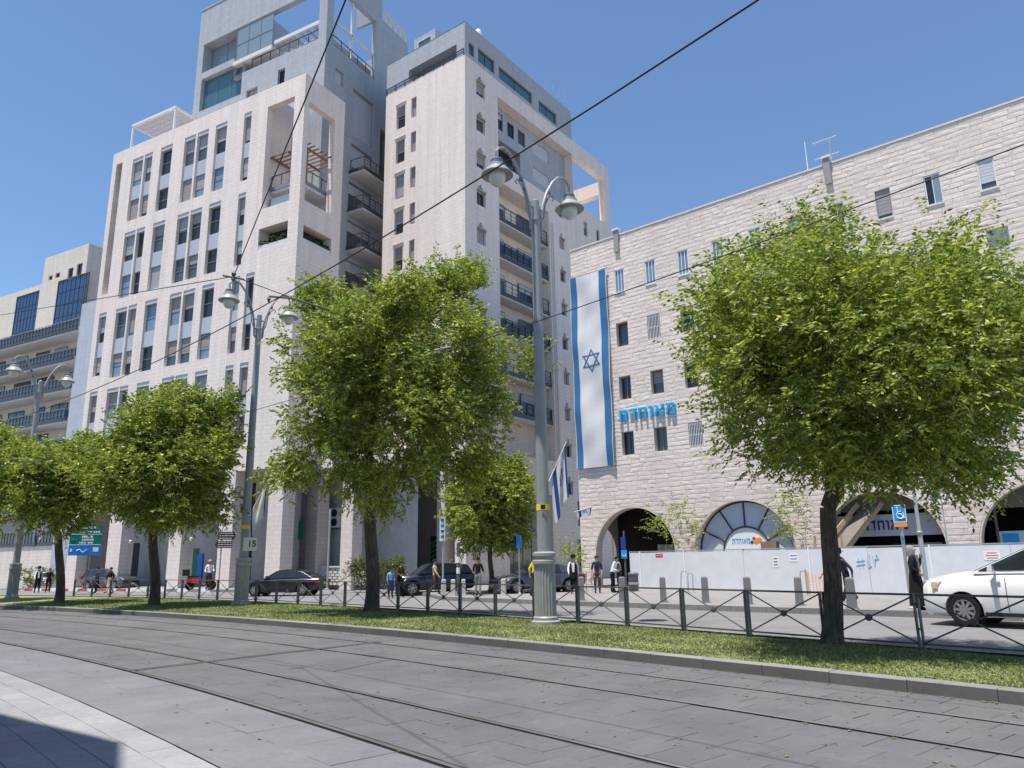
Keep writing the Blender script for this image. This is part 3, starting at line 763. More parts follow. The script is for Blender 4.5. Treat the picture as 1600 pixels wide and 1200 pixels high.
win(tower, FGR, 8.4, 12.5, 45.5, 47.9, 3.15, 'frame_white', 'glass_dark', 2, 1, 0)
mb = MB(); mb.fbox(FGR, 5.2, 10.88, 48.0, 48.2, -.48, -.3); mb.fbox(FGR, 7.9, 8.1, 45.31, 51.58, -.48, -.3); mb.build('terrace_frame', 'slab_white', tower)
for (a, b, c, d) in ((8.05, 10.95, 38.2, 42.7), (8.05, 10.95, 35.1, 37.3)):
    win(tower, FGR, a, b, c, d, .3, 'frame_grey', 'glass_mid', 0, 0, 1.0, 'lintel')
win(tower, FGR, 5.7, 6.75, 41.9, 43.3, .25, 'frame_grey', 'glass_mid', 0, 0, .9, 'lintel')
win(tower, FGR, 11.9, 13.3, 36.0, 40.8, 1.5, 'frame_dark', 'glass_dark', 1, 1, 0)
for zb in (34.35, 30.8, 27.3, 23.7, 20.1):
    if zb < 34: win(tower, FGR, 7.9, 11.0, zb + .15, zb + 2.75, .25, 'frame_grey', 'glass_mid', 2, 0, .35, 'lintel')
    else: win(tower, FGR, 8.3, 10.9, zb + .25, zb + .74, .02, 'frame_dark', 'glass_dark', 2, 0, 0)
    mb = MB(); mb.fbox(FGR, 7.9, 12.7, zb - .25, zb, .0, 1.65); bl = mb.build('balcony', 'slab_white', tower)
    mb = MB(); mb.fbox(FGR, 7.85, 12.75, zb - .1, zb + .16, 1.655, 1.72); mb.fbox(FGR, 7.83, 7.895, zb - .1, zb + .16, 0, 1.65); mb.build('fascia', 'frame_dark', bl)
    railing(bl, FGR, 7.95, 12.65, zb + .16, 1.62, .95, .75, 'frame_dark', None, 1.5, 3)
railing(tower, FGR, 11.6, 15.6, 52.4, -.1, 1.1, .8, 'yellow', None, 0, 2)
# left side wing (blue grey cladding)
FW = FAL.shift(-.6); uw = FW.uv(128, 478)[0]; zw = FW.uv(140, 472)[1]
mb = MB(); mb.fbox(FW, uw, UL - .01, 0, zw, 0, -10); mb.build('side_wing', 'panel_blue', tower)

# ---- arcade on the ground floor
for (a, b) in ((-23.35, -22.0), (-18.28, -16.7), (-11.15, -9.8), (-5.97, -4.65), (-1.35, 0.0)):
    mb = MB(); mb.fbox(FAL, a, b, .0, ZA - .002, -.004, -1.1); mb.build('pillar', 'stone_white', tower)
for a in (3.3,):
    mb = MB(); mb.fbox(FAR, a, a + 1.15, .0, ZA - .002, -.004, -1.0); mb.build('pillar', 'stone_white', tower)
FB = FAL.shift(-3.3)
mb = MB(); wall(mb, FB, UL, -4.4, 0, ZA, [(-14.4, -12.9, .4, 4.2, .3), (-21.6, -19.0, .4, 3.6, .3), (-9.6, -6.2, .4, 3.1, .3), (-9.6, -6.2, 4.5, 7.7, .3), (-16.0, -12, 5.0, 7.7, .3), (-21.6, -19, 5.0, 7.7, .3)], 0); mb.build('arcade_wall', 'concrete', tower)
mb = MB(); wall(mb, FB, -4.4, 0, 0, ZA, [(-4.1, -1.5, .4, 3.3, .3), (-4.1, -1.5, 4.4, 7.8, .3)], 0); mb.build('arcade_wall', 'brown_wall', tower)
for (a, b, c, d, p, bv, bh) in ((-14.4, -12.9, .4, 4.2, 'glass_dark', 1, 1), (-21.6, -19.0, .4, 3.6, 'glass_mid', 1, 0), (-9.6, -6.2, 4.5, 7.7, 'glass_dark', 2, 1), (-4.1, -1.5, 4.4, 7.8, 'glass_dark', 1, 1), (-16.0, -12, 5, 7.7, 'glass_dark', 2, 0), (-21.6, -19, 5, 7.7, 'glass_dark', 1, 0), (-4.1, -1.5, .4, 3.3, 'glass_dark', 1, 1), (-9.6, -6.2, .4, 3.1, 'glass_dark', 2, 1)):
    win(tower, FB, a, b, c, d, .2, 'frame_dark', p, bv, bh, 0, name='shop_window')
def goods(F, u0, u1, z0, z1, n, seed, nm='shelf'):
    random.seed(seed); mb = MB(); pal = ['black_plastic', 'cardboard', 'red', 'sign_white', 'shutter_taupe']
    nz = 4
    for i in range(nz):
        z = z0 + (z1 - z0) * i / nz; mb.fbox(F, u0, u1, z - .03, z, n - .35, n, 0); u = u0
        while u < u1 - .2:
            w = random.uniform(.12, .3); h = random.uniform(.25, .8) * (z1 - z0) / nz
            mb.fbox(F, u, u + w - .02, z, z + h, n - .3, n - .05, random.choice([0, 0, 0, 1, 2, 3, 4])); u += w
    s = mb.build(nm, pal, tower); return s
goods(FB, -9.55, -6.25, .5, 2.6, -.02 + .4, 5); goods(FB, -4.05, -1.9, .5, 2.4, .38, 9)
mb = MB(); mb.fbox(FB, -9.6, -6.2, 3.15, 4.2, .03, .10); f1 = mb.build('fascia', 'lintel', tower)
for (a, b, c, d, m) in ((-9.5, -8.6, 3.25, 4.0, 'sign_white'), (-8.4, -7.5, 3.45, 4.0, 'frosted'), (-7.2, -6.8, 3.25, 3.8, 'red'), (-8.5, -7.3, 3.2, 3.42, 'bank_green')):
    mb = MB(); mb.fbox(FB, a, b, c, d, .105, .13); mb.build('shop_sign', m, tower)
mb = MB(); mb.fbox(FB, -3.9, -1.3, 3.4, 4.7, .03, .14); mb.build('shop_sign', 'bank_green', tower)
mb = MB(); mb.fbox(FB, -3.6, -2.8, 4.75, 5.3, .03, .1); mb.build('shop_sign', 'red', tower)
mb = MB(); mb.fbox(FB, -12.6, -11.9, .4, 3.0, .03, .12); mb.build('shop_sign', 'bank_green', tower)
mb = MB(); mb.fbox(FB, -11.88, -11.3, .4, 2.6, .03, .12); mb.build('shop_sign', 'sign_blue', tower)
mb = MB(); mb.fbox(FB, -13.6, -12.95, 3.2, 3.65, .03, .08); mb.build('shop_sign', 'sign_white', tower)
for a in (-16.4, -9.5): 
    mb = MB(); mb.lathe([(.06, 0), (.12, .1), (.12, .25), (.05, .33)], FAL.P(a, 3.4, -.6), 8); mb.build('wall_lamp', 'lamp_glass', tower)
# wall set back behind the corner pillar, air conditioners, bank door
FQ = FAR.shift(-1.6)
mb = MB(); wall(mb, FQ, 1.1, 13.0, 0, ZA, [(4.9, 5.8, 4.6, 5.9, .3)]); mb.quad(FAR.P(1.1, ZA, 0), FAR.P(4.45, ZA, 0), FAR.P(4.45, ZA, -1.6), FAR.P(1.1, ZA, -1.6)); mb.build('side_wall', 'concrete', tower)
win(tower, FQ, 4.9, 5.8, 4.6, 5.9, .2, 'frame_dark', 'glass_dark')
# podium between the two towers: pillar, deep slab, back wall with the bank's green sign
FP0 = FAL.shift(-2.6); FP1 = FAL.shift(-5.4)
ue = FP1.uv(652, 870)[0]
mb = MB(); mb.fbox(FP1, -1.6, ue, ZA, ZA + 1.1, 2.8, -3); mb.build('podium_slab', 'stone_white', tower)
mb = MB(); mb.quad(FP1.P(-1.6, 0, 0), FP1.P(ue, 0, 0), FP1.P(ue, ZA, 0), FP1.P(-1.6, ZA, 0)); mb.build('podium_wall', 'concrete', tower)
a, b = FP0.uv(531, 880)[0], FP0.uv(549, 880)[0]; mb = MB(); mb.fbox(FP0, a, b, 0, ZA - .002, 0, -1.0); mb.build('pillar', 'stone_white', tower)
a, b = FP1.uv(447, 846), FP1.uv(459, 866); mb = MB(); mb.fbox(FP1, max(a[0], -1.5), b[0], b[1], a[1], .003, .1); mb.build('shop_sign', 'bank_green', tower); mb = MB(); mb.fbox(FP1, max(a[0], -1.5) + .1, b[0] - .1, (a[1] + b[1]) / 2, (a[1] + b[1]) / 2 + .35, .103, .12); mb.build('shop_sign', 'sign_white', tower)
# ================================================================== SECOND TOWER (stepped, middle)
t2 = thing('apartment_tower', 'pale stone apartment tower with stacked recessed balconies and open stone frame at its top', 'building', FTL.P(0, .2, -6))
Z2 = 41.2; mb = MB(); T = FTR.P; TLp = FTL.P
hl = []; hr = []
zt = [39.6 - 3.22 * k for k in range(10)]
for z in zt: hl += [(-7.66, -6.62, z - 2.2, z - .1, .3), (-5.92, -5.32, z - 1.75, z + .1, .3)]
for z in zt + [39.6 - 3.22 * 10]: hr.append((1.4, 2.5, z - 1.2, z, .3))
z2c = [33.2 - 3.15 * k for k in range(9)]
for z in z2c: hr.append((13.15, 14.0, z - 1.0, z, .3))
for z in (33.4, 30.2, 27.1, 24.0): hr += [(17.6, 18.3, z - 1.5, z, .3), (20.0, 20.6, z - 1.2, z, .3)]
hr.append((4.25, 15.9, 33.6, 39.7, .9)); hr.append((4.25, 11.5, 9.6, 31.9, 1.5)); hr += [(14.6, 15.4, 4.4, 6.6, .3), (17.2, 18.1, 4.4, 6.6, .3), (14.3, 15.3, .4, 3.4, .3), (17.0, 18.2, .4, 3.4, .3), (5.0, 10.8, .2, 6.8, .6)]
wall(mb, FTL, -9.0, 0, ZA, Z2, hl); wall(mb, FTR, 0, 16, 0, Z2, hr); wall(mb, FTR, 16, 23, 0, 34.7, hr)
mb.quad(TLp(-9, 0, -14), TLp(-9, 0, 0), TLp(-9, Z2, 0), TLp(-9, Z2, -14))
mb.quad(T(16, 34.7, 0), T(16, Z2, 0), T(16, Z2, -10), T(16, 34.7, -10)); mb.quad(T(16, 34.7, 0), T(23, 34.7, 0), T(23, 34.7, -8), T(16, 34.7, -8))
mb.quad(T(23, 0, 0), T(23, 0, -8), T(23, 34.7, -8), T(23, 34.7, 0)); mb.quad(TLp(-9, Z2, 0), TLp(0, Z2, 0), T(16, Z2, 0), T(16, Z2, -9))
mb.quad(T(4.25, 9.6, -1.5), T(11.5, 9.6, -1.5), T(11.5, 31.9, -1.5), T(4.25, 31.9, -1.5))
mb.quad(TLp(-9, ZA, 0), TLp(0, ZA, 0), TLp(0, ZA, -5), TLp(-9, ZA, -5))
# open frame on the right
mb.fbox(FTR, 16.003, 23, 39.75, 41.3, 0, -.7); mb.fbox(FTR, 22.1, 23, 34.7, 39.75, 0, -.7); mb.fbox(FTR, 22.1, 22.9, 38.2, 39.6, -7, -.71); mb.fbox(FTR, 16.003, 22.1, 37.3, 38.5, -7.6, -7.0)
mb.build('wall', 'stone_white', t2)
mb = MB(); wall(mb, FTR, 4.25, 15.9, 33.6, 39.7, [(4.5, 6.1, 37.6, 39.2, .2), (6.75, 7.75, 37.6, 39.0, .2), (8.3, 9.4, 37.6, 39.0, .2), (10.55, 13.15, 37.65, 38.95, .2), (10.55, 13.15, 35.05, 36.3, .2), (4.4, 8.6, 34.0, 36.6, 1.0)], 0, -.9); mb.build('grey_wall', 'stone_grey', t2)
for (a, b, c, d, f, p, bv, s) in ((4.5, 6.1, 37.6, 39.2, 'frame_dark', 'glass_dark', 1, .3), (6.75, 7.75, 37.6, 39.0, 'frame_dark', 'glass_dark', 1, 0), (8.3, 9.4, 37.6, 39, 'frame_dark', 'glass_mid', 1, 0), (10.55, 13.15, 37.65, 38.95, 'frame_white', 'glass_mid', 0, .97), (10.55, 13.15, 35.05, 36.3, 'frame_white', 'glass_mid', 0, .97)):
    win(t2, FTR, a, b, c, d, .15, f, p, bv, 0, s, 'lintel', off=-.9)
win(t2, FTR, 4.4, 8.6, 34.0, 36.6, .95, 'frame_dark', 'glass_dark', 3, 0, 0, off=-.9); railing(t2, FTR, 4.4, 8.6, 34.0, -.95, 1.0, .8, 'frame_dark', 'rail_panel')
random.seed(4)
for i, z in enumerate(zt):
    win(t2, FTL, -7.66, -6.62, z - 2.2, z - .1, .25, 'frame_grey', 'glass_dark', 0, 1, random.choice([.5, .4, .6, .9]), random.choice(['shutter_grey', 'shutter_taupe']))
    win(t2, FTL, -5.92, -5.32, z - 1.75, z + .1, .25, 'frame_grey', 'glass_mid', 0, 0, .9, 'shutter_taupe')
    mb = MB(); mb.fbox(FTL, -7.76, -6.52, z + .12, z + .2, 0, .08); mb.build('drip_mould', 'slab_white', t2)
for z in zt + [39.6 - 3.22 * 10]:
    w = win(t2, FTR, 1.4, 2.5, z - 1.2, z, .25, 'frame_grey', random.choice(['glass_mid', 'glass_dark']), 1, 0, random.choice([0, 0, .6, .9]), 'shutter_grey')
    mb = MB(); mb.fbox(FTR, 1.45, 2.5, z - .02, z + .14, -.05, .10); mb.fbox(FTR, 1.78, 1.9, z + .14, z + .55, -.02, .07); mb.fbox(FTR, 1.6, 2.1, z + .28, z + .36, -.02, .06); mb.build('window_crest', 'shutter_taupe', w)
for z in z2c:
    w = win(t2, FTR, 13.15, 14.0, z - 1.0, z, .25, 'frame_grey', random.choice(['glass_mid', 'glass_dark']), 1, 0, random.choice([0, 0, .6, .9]), 'shutter_grey')
    mb = MB(); mb.fbox(FTR, 13.2, 14.0, z - .02, z + .12, -.05, .10); mb.fbox(FTR, 13.42, 13.54, z + .12, z + .5, -.02, .07); mb.build('window_crest', 'shutter_taupe', w)
for z in (33.4, 30.2, 27.1, 24.0):
    win(t2, FTR, 17.6, 18.3, z - 1.5, z, .2, 'frame_grey', 'glass_mid', 0, 0, .4); win(t2, FTR, 20.0, 20.6, z - 1.2, z, .2, 'frame_grey', 'glass_dark')
for (a, b, c, d) in ((14.6, 15.4, 4.4, 6.6), (17.2, 18.1, 4.4, 6.6), (14.3, 15.3, .4, 3.4), (17.0, 18.2, .4, 3.4)):
    win(t2, FTR, a, b, c, d, .2, 'frame_white', 'glass_mid', 0, 1, 0)
win(t2, FTR, 5.0, 10.8, .2, 6.8, .5, 'frame_grey', 'glass_dark', 4, 2, 0, name='shop_window')
# recessed balconies
k = 0
zb = 28.75
while zb > 9.7:
    mb = MB(); mb.fbox(FTR, 4.255, 11.495, zb - .22, zb, -1.49, -.25); bl = mb.build('balcony', 'slab_white', t2)
    mb = MB(); mb.fbox(FTR, 4.26, 11.49, zb - .1, zb + .22, -.245, -.17); mb.build('fascia', 'frame_dark', bl)
    railing(bl, FTR, 4.35, 11.4, zb + .22, -.2, .95, .85, 'frame_dark', 'rail_panel' if k % 2 else None, 0, 2)
    win(t2, FTR, 4.6, 6.6, zb + .02, zb + 2.3, 1.35, 'frame_grey', 'glass_mid', 1, 0, .2, 'lintel'); win(t2, FTR, 8.6, 10.6, zb + .02, zb + 2.3, 1.35, 'frame_grey', random.choice(['glass_dark', 'glass_mid']), 1, 0, random.choice([0, .3, 0]), 'lintel')
    zb -= 3.2; k += 1
for u in (11.8, 12.1):
    mb = MB(); mb.tube([T(u, 8, .06), T(u, 31.0, .06)], .04, 6); mb.build('drain_pipe', 'slab_white', t2)
# grey penthouse
mb = MB()
phl = [(-6.3, -.9, Z2 + .15, 42.6, 1.6)]; phr = [(.5, 1.2, 41.6, 42.7, .2), (1.7, 3.9, 41.6, 42.9, .25), (4.5, 9.4, 41.6, 42.8, .25), (10.45, 13.4, 41.5, 42.7, .25)]
wall(mb, FTL, -9.0, 0, Z2, 44.3, phl, 0, -.02); wall(mb, FTR, 0, 16, Z2, 44.3, phr, 0, -.02)
mb.quad(TLp(-9, 44.3, 0), TLp(0, 44.3, 0), T(16, 44.3, 0), T(16, 44.3, -9)); mb.quad(T(16, Z2, -.02), T(16, 44.3, -.02), T(16, 44.3, -9), T(16, Z2, -9))
mb.quad(TLp(-6.3, Z2 + .15, -1.62), TLp(-.9, Z2 + .15, -1.62), TLp(-.9, 42.6, -1.62), TLp(-6.3, 42.6, -1.62))
mb.fbox(FTL, -6.9, -4.4, 44.3, 46.6, -1.2, -5); mb.build('grey_wall', 'stone_grey', t2)
for (a, b, c, d, dp) in phr: win(t2, FTR, a, b, c, d, .2, 'frame_dark', 'glass_teal', 1 if b - a > 1.5 else 0, 0, 0, off=-.02)
win(t2, FTL, -6.2, -3.7, Z2 + .15, 42.6, 1.55, 'frame_white', 'glass_mid', 1, 0, 0); win(t2, FTL, -6.4, -4.8, 44.8, 46.1, 1.19, 'frame_white', 'glass_teal', 0, 0, 0)
railing(t2, FTL, -8.9, -.1, Z2 + .01, .04, .55, 1.0, 'frame_dark')
mb = MB(); mb.lathe([(.25, 0), (.3, .1), (.3, 1.5), (.2, 1.75), (.05, 1.8)], T(3.2, 44.3, -1.2), 10); mb.build('roof_vent', 'frame_white', t2)
for u in (12.2, 13.3, 14.4, 15.4):
    mb = MB(); mb.tube([T(u, 44.3, -.3), T(u, 44.3 + random.uniform(1.6, 2.6), -.3)], .025, 5); mb.tube([T(u - .25, 45.2, -.3), T(u + .25, 45.2, -.3)], .02, 4); mb.build('roof_antenna', 'galvanised', t2)
# ground floor of the left face: pillars and recess
FK = FTL.shift(-2.6)
ua, ub = FTL.uv(590, 880)[0], FTL.uv(626, 880)[0]
for (a, b) in ((ua, ub), (FTL.uv(682, 880)[0], FTL.uv(694, 880)[0]), (-1.0, 0)):
    mb = MB(); mb.fbox(FTL, a, b, 0, ZA - .002, -.004, -1.0); mb.build('pillar', 'stone_white', t2)
mb = MB(); wall(mb, FK, ua - 1, 0, 0, ZA, [(-5.8, -4.7, .2, 3.6, .2), (-2.9, -1.5, .2, 3.0, .2)]); mb.build('arcade_wall', 'concrete', t2)
win(t2, FK, -5.8, -4.7, .2, 3.6, .15, 'bank_green', 'bank_green', 0, 1, 0, name='door'); win(t2, FK, -2.9, -1.5, .2, 3.0, .15, 'frame_grey', 'glass_mid', 1, 1, 0, name='shop_window')
mb = MB(); mb.fbox(FK, -2.7, -1.7, 3.3, 4.1, .003, .09); mb.build('shop_sign', 'sign_white', t2); mb = MB(); mb.fbox(FK, -2.5, -1.95, 3.4, 4.0, .093, .11); mb.build('shop_sign', 'bank_green', t2)
mb = MB()
for k in range(9): mb.bar(FK.P(-5.72, .35 + k * .34, -.11), FK.P(-4.78, .75 + k * .34, -.11), .05, .03)
mb.build('door_stripe', 'sign_white', t2)
# ================================================================== RIGHT BUILDING: rock-faced stone, arcade, hoarding
rb = thing('stone_building', 'long four-storey rock-faced stone building with arches at street level and a big hanging flag', 'building', FRB.P(12, .14, -5))
UM, ZT = 31.0, 21.5
rows = [(17.75, 19.25), (14.25, 15.8), (10.95, 12.4), (7.6, 9.02)]
wc = [(3.66 + 2.185 * k) for k in range(13)]
arches = [(3.7, 2.62, 1.95), (10.25, 2.62, 1.95), (16.9, 2.62, 1.95), (23.45, 2.62, 1.95), (30.0, 2.62, 1.95)]
def wwin(k, r): return .34 if r == 0 else .41
def half(z, R, zs):
    if z <= zs: return R
    return math.sqrt(max(0, R * R - (z - zs) ** 2))
# backing sheet (joints)
whole = [(c - wwin(k, r), c + wwin(k, r), z0, z1, .10 if r == 0 else .36) for r, (z0, z1) in enumerate(rows) for k, c in enumerate(wc)]
mb = MB(); ZC = 4.8
wall(mb, FRB, 0, UM, ZC, ZT, whole, 0, -.025)
def arch_skin(mb, F, u0, u1, z0, z1, arcs, off):
    us = [u0, u1]
    for uc, R, zs in arcs: us += [uc + R * math.cos(math.pi * i / 24) for i in range(25)]
    us = sorted(set(round(min(max(u, u0), u1), 4) for u in us))
    for a, b in zip(us[:-1], us[1:]):
        za = zb = z0; m = (a + b) / 2
        for uc, R, zs in arcs:
            if abs(m - uc) < R:
                za = zs + math.sqrt(max(0, R * R - (a - uc) ** 2)); zb = zs + math.sqrt(max(0, R * R - (b - uc) ** 2))
        mb.quad(F.P(a, za, off), F.P(b, zb, off), F.P(b, z1, off), F.P(a, z1, off))
arch_skin(mb, FRB, 0, UM, 0, ZC, arches, -.025)
B = FRB.P
mb.quad(B(0, ZT, -.025), B(UM, ZT, -.025), B(UM, ZT, -14), B(0, ZT, -14)); mb.quad(B(UM, 0, 0), B(UM, 0, -14), B(UM, ZT, -14), B(UM, ZT, 0))
mb.build('joint_wall', 'mortar', rb)
# end wall (left) with its own arch
FRE = Fac((FRB.O.x, FRB.O.y), math.degrees(math.atan2(FRB.d.y, FRB.d.x)) - 90)       # u runs towards the street
mb = MB(); E_ = FRE
mb.quad(E_.P(-14, ZC, 0), E_.P(-.025, ZC, 0), E_.P(-.025, ZT, 0), E_.P(-14, ZT, 0)); arch_skin(mb, E_, -14, -.025, 0, ZC, [(-2.2, 1.7, 2.0)], 0)
mb.build('end_wall', 'arch_stone', rb)
# arch soffits, arcade interior
for uc, R, zs in arches:
    mb = MB(); pts = [(uc - R, 0), (uc - R, zs)] + [(uc - R * math.cos(math.pi * i / 20), zs + R * math.sin(math.pi * i / 20)) for i in range(1, 20)] + [(uc + R, zs), (uc + R, 0)]
    for (a, za), (b, zb) in zip(pts[:-1], pts[1:]): mb.quad(B(a, za, .012), B(b, zb, .012), B(b, zb, -.62), B(a, za, -.62))
    for i in range(len(pts) - 1):
        (a, za), (b, zb) = pts[i], pts[i + 1]
        f = lambda u, z: (uc + (u - uc) * (R + .07) / R if z > zs else u + (.07 if u > uc else -.07), zs + (z - zs) * (R + .07) / R if z > zs else z)
        c, d = f(a, za), f(b, zb); mb.quad(B(a, za, .012), B(c[0], c[1], .012), B(d[0], d[1], .012), B(b, zb, .012))
    mb.build('arch_soffit', 'arch_stone', rb)
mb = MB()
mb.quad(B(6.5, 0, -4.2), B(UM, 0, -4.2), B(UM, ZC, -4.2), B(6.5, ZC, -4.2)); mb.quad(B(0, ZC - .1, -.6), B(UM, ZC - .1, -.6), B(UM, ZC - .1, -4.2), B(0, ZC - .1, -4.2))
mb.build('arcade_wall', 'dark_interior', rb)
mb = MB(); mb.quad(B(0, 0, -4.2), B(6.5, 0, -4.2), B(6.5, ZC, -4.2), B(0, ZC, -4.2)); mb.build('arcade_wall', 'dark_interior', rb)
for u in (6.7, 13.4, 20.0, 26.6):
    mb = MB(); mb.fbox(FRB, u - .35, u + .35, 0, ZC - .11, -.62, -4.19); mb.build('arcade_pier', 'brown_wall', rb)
mb = MB(); wall(mb, FRB, 0, UM, 0, ZC, [(uc - R - .2, uc + R + .2, 0, zs + R + .1, .01) for uc, R, zs in arches[:4]], 0, -.62); 
# ---- the stones
keys = [0.0, 1.95, 4.57, 7.6, 9.02, 10.95, 12.4, 14.25, 15.8, 17.75, 19.25, 21.5]
zs_ = []
for a, b in zip(keys[:-1], keys[1:]):
    n = max(1, round((b - a) / .25)); zs_ += [a + (b - a) * i / n for i in range(n)]
zs_.append(ZT)
random.seed(11); stones = []
for za, zb in zip(zs_[:-1], zs_[1:]):
    cuts = []
    for r, (w0, w1) in enumerate(rows):
        if w0 - .01 <= za and zb <= w1 + .01: cuts += [(c - wwin(k, r),) * 2 + (c + wwin(k, r),) * 2 for k, c in enumerate(wc)]
    for uc, R, zs in arches:
        h0, h1 = half(za, R + .07, zs), half(zb, R + .07, zs)
        if h0 > 0 and za < zs + R: cuts.append((uc - h0, uc - h1, uc + h0, uc + h1))
    cuts.sort(); segs = []; l0 = l1 = 0.0
    for a0, a1, b0, b1 in cuts: segs.append((l0, l1, a0, a1)); l0, l1 = b0, b1
    segs.append((l0, l1, UM, UM))
    for (l0, l1, r0, r1) in segs:
        if min(r0, r1) - max(l0, l1) < .03 and r0 - l0 < .05: continue
        lo, hi = max(l0, l1), min(r0, r1); xs = []; x = lo + random.uniform(.3, 1.0)
        while x < hi - .22: xs.append(x); x += random.uniform(.45, 1.1)
        prev = (l0, l1)
        for x in xs + [None]:
            nx = (x, x) if x is not None else (r0, r1)
            stones.append((prev[0], prev[1], nx[0], nx[1], za, zb)); prev = nx
def stone_faces(mb, s):
    a0, a1, b0, b1, za, zb = s; g = .0018; d = random.uniform(.004, .011); e = .012
    za += .0045; zb -= .0045; a0 += g; a1 += g; b0 -= g; b1 -= g
    w = min(b0 - a0, b1 - a1); e = min(e, max(.004, w * .25))
    o = [B(a0, za, -.03), B(b0, za, -.03), B(b1, zb, -.03), B(a1, zb, -.03)]
    m = [B(a0, za, -.004), B(b0, za, -.004), B(b1, zb, -.004), B(a1, zb, -.004)]
    j = lambda: d + random.uniform(-.006, .008)
    i = [B(a0 + e, za + e, j()), B(b0 - e, za + e, j()), B(b1 - e, zb - e, j()), B(a1 + e, zb - e, j())]
    c = B((a0 + b0 + a1 + b1) / 4 + random.uniform(-.08, .08) * w, (za + zb) / 2, d + random.uniform(0, .012))
    ff = []
    for q in range(4):
        q2 = (q + 1) % 4; ff += [(q, q2, 4 + q2, 4 + q), (4 + q, 4 + q2, 8 + q2, 8 + q), (8 + q, 8 + q2, 12)]
    mb.add(o + m + i + [c], ff)
def stone_key(s):
    p = B((s[0] + s[2]) / 2, (s[4] + s[5]) / 2); x, y = to_px(p)
    infr = 5 < x < 1590 and 5 < y < 870
    tree = (1050 < x < 1590 and 330 < y < 780)
    return (0 if infr and not tree else 1, (p - CAMP).length / max(.3, (s[2] - s[0])))
stones.sort(key=stone_key)
rest = MB()
for i, s in enumerate(stones):
    if i < 300:
        mb = MB(); stone_faces(mb, s); mb.build('stone', 'rock_stone', rb)
    else: stone_faces(rest, s)
o = rest.build('stone_field', 'rock_stone', rb); o['kind'] = 'stuff'
mb = MB(); mb.fbox(FRB, -.02, UM, ZT + .003, ZT + .10, .05, -.45); mb.build('coping', 'arch_stone', rb)
# ---- windows
random.seed(5)
for r, (z0, z1) in enumerate(rows):
    for k, c in enumerate(wc):
        h = wwin(k, r)
        if c > UM - .6: continue
        if r == 0:
            if k in (0, 1, 2, 3, 4): w = win(rb, FRB, c - h, c + h, z0, z1, .07, 'frame_white', 'glass_curtain', 2 if k != 4 else 1, 0, 0, fw=.05)
            elif k == 5: w = win(rb, FRB, c - h, c + h, z0, z1, .08, 'frame_grey', 'glass_pale', 1, 0, 0)
            elif k == 6: w = win(rb, FRB, c - h, c + h, z0, z1, .08, 'frame_white', 'glass_dark', 1, 0, 0)
            elif k == 7: w = win(rb, FRB, c - h, c + h, z0, z1, .09, 'frame_grey', 'glass_mid', 0, 0, .9, 'shutter_taupe')
            elif k == 8:
                w = win(rb, FRB, c - h, c + h, z0, z1, .09, 'frame_white', 'glass_dark', 1, 0, 0)
                mb = MB(); mb.fbox(FRB, c + .02, c + h - .04, z0 + .06, z1 - .06, -.05, -.03); mb.build('sash', 'glass_pale', w)
            else: w = win(rb, FRB, c - h, c + h, z0, z1, .09, 'frame_white', 'glass_mid', 0, 0, .8, 'lintel')
            mb = MB(); mb.fbox(FRB, c - h - .03, c + h + .03, z0 - .09, z0 - .003, -.02, .06); mb.build('sill', 'slab_white', w)
        else:
            if (r, k) == (1, 1) or (r, k) == (3, 2):
                w = win(rb, FRB, c - h, c + h, z0, z1, .3, 'frame_grey', 'glass_dark', 1, 0, 0)
                mb = MB()
                for q in range(8): mb.fbox(FRB, c - h + .05 + q * .1, c - h + .08 + q * .1, z0 + .02, z1 - .02, -.03, .0)
                for zz in (z0 + .1, (z0 + z1) / 2, z1 - .12): mb.fbox(FRB, c - h, c + h, zz, zz + .03, -.05, -.031)
                mb.build('window_grille', 'frame_white', w)
            elif r == 1 and k == 9: w = win(rb, FRB, c - h, c + h, z0, z1, .22, 'frame_white', 'glass_mid', 1, 0, .98, 'lintel')
            else: w = win(rb, FRB, c - h, c + h, z0, z1, .32, random.choice(['frame_grey', 'frame_dark']), random.choice(['glass_dark', 'glass_mid']), random.choice([0, 1]), 0, random.choice([0, 0, .5]), 'shutter_taupe')
            mb = MB(); mb.fbox(FRB, c - h + .002, c + h - .002, z0, z0 + .05, -.27, -.0); mb.build('sill', 'arch_stone', w)
# ---- roof pieces
for u in (3.46, 16.4):
    mb = MB(); mb.fbox(FRB, u, u + .34, 20.4, 21.85, .035, .14); ch = mb.build('rain_head', 'shutter_taupe', rb)
    mb = MB(); mb.fbox(FRB, u - .06, u + .42, 21.853, 21.98, -.1, .2); mb.build('cap', 'slab_white', ch)
an = thing('roof_antenna', 'thin white mast on the flat roof of the stone building', 'antenna', B(15.0, ZT, -2))
mb = MB(); p0 = B(15.0, ZT, -2); mb.tube([p0, p0 + Vector((0, 0, 2.9))], [.03, .02], 6); mb.build('mast', 'frame_white', an)
an = thing('television_antenna', 'comb-shaped grey television antenna on the stone building roof', 'antenna', B(16.4, ZT, -2))
p0 = B(16.3, ZT, -2); mb = MB(); mb.tube([p0, p0 + Vector((0, 0, 2.7))], .022, 6); mb.build('mast', 'galvanised', an)
mb = MB()
for z in (1.6, 2.6):
    mb.tube([p0 + FRB.d * -.9 + Vector((0, 0, z)), p0 + FRB.d * .4 + Vector((0, 0, z))], .018, 5)
    for q in range(6): c = p0 + FRB.d * (-.85 + q * .22) + Vector((0, 0, z)); mb.tube([c - FRB.n * .3, c + FRB.n * .3], .009, 4)
mb.build('boom', 'galvanised', an)
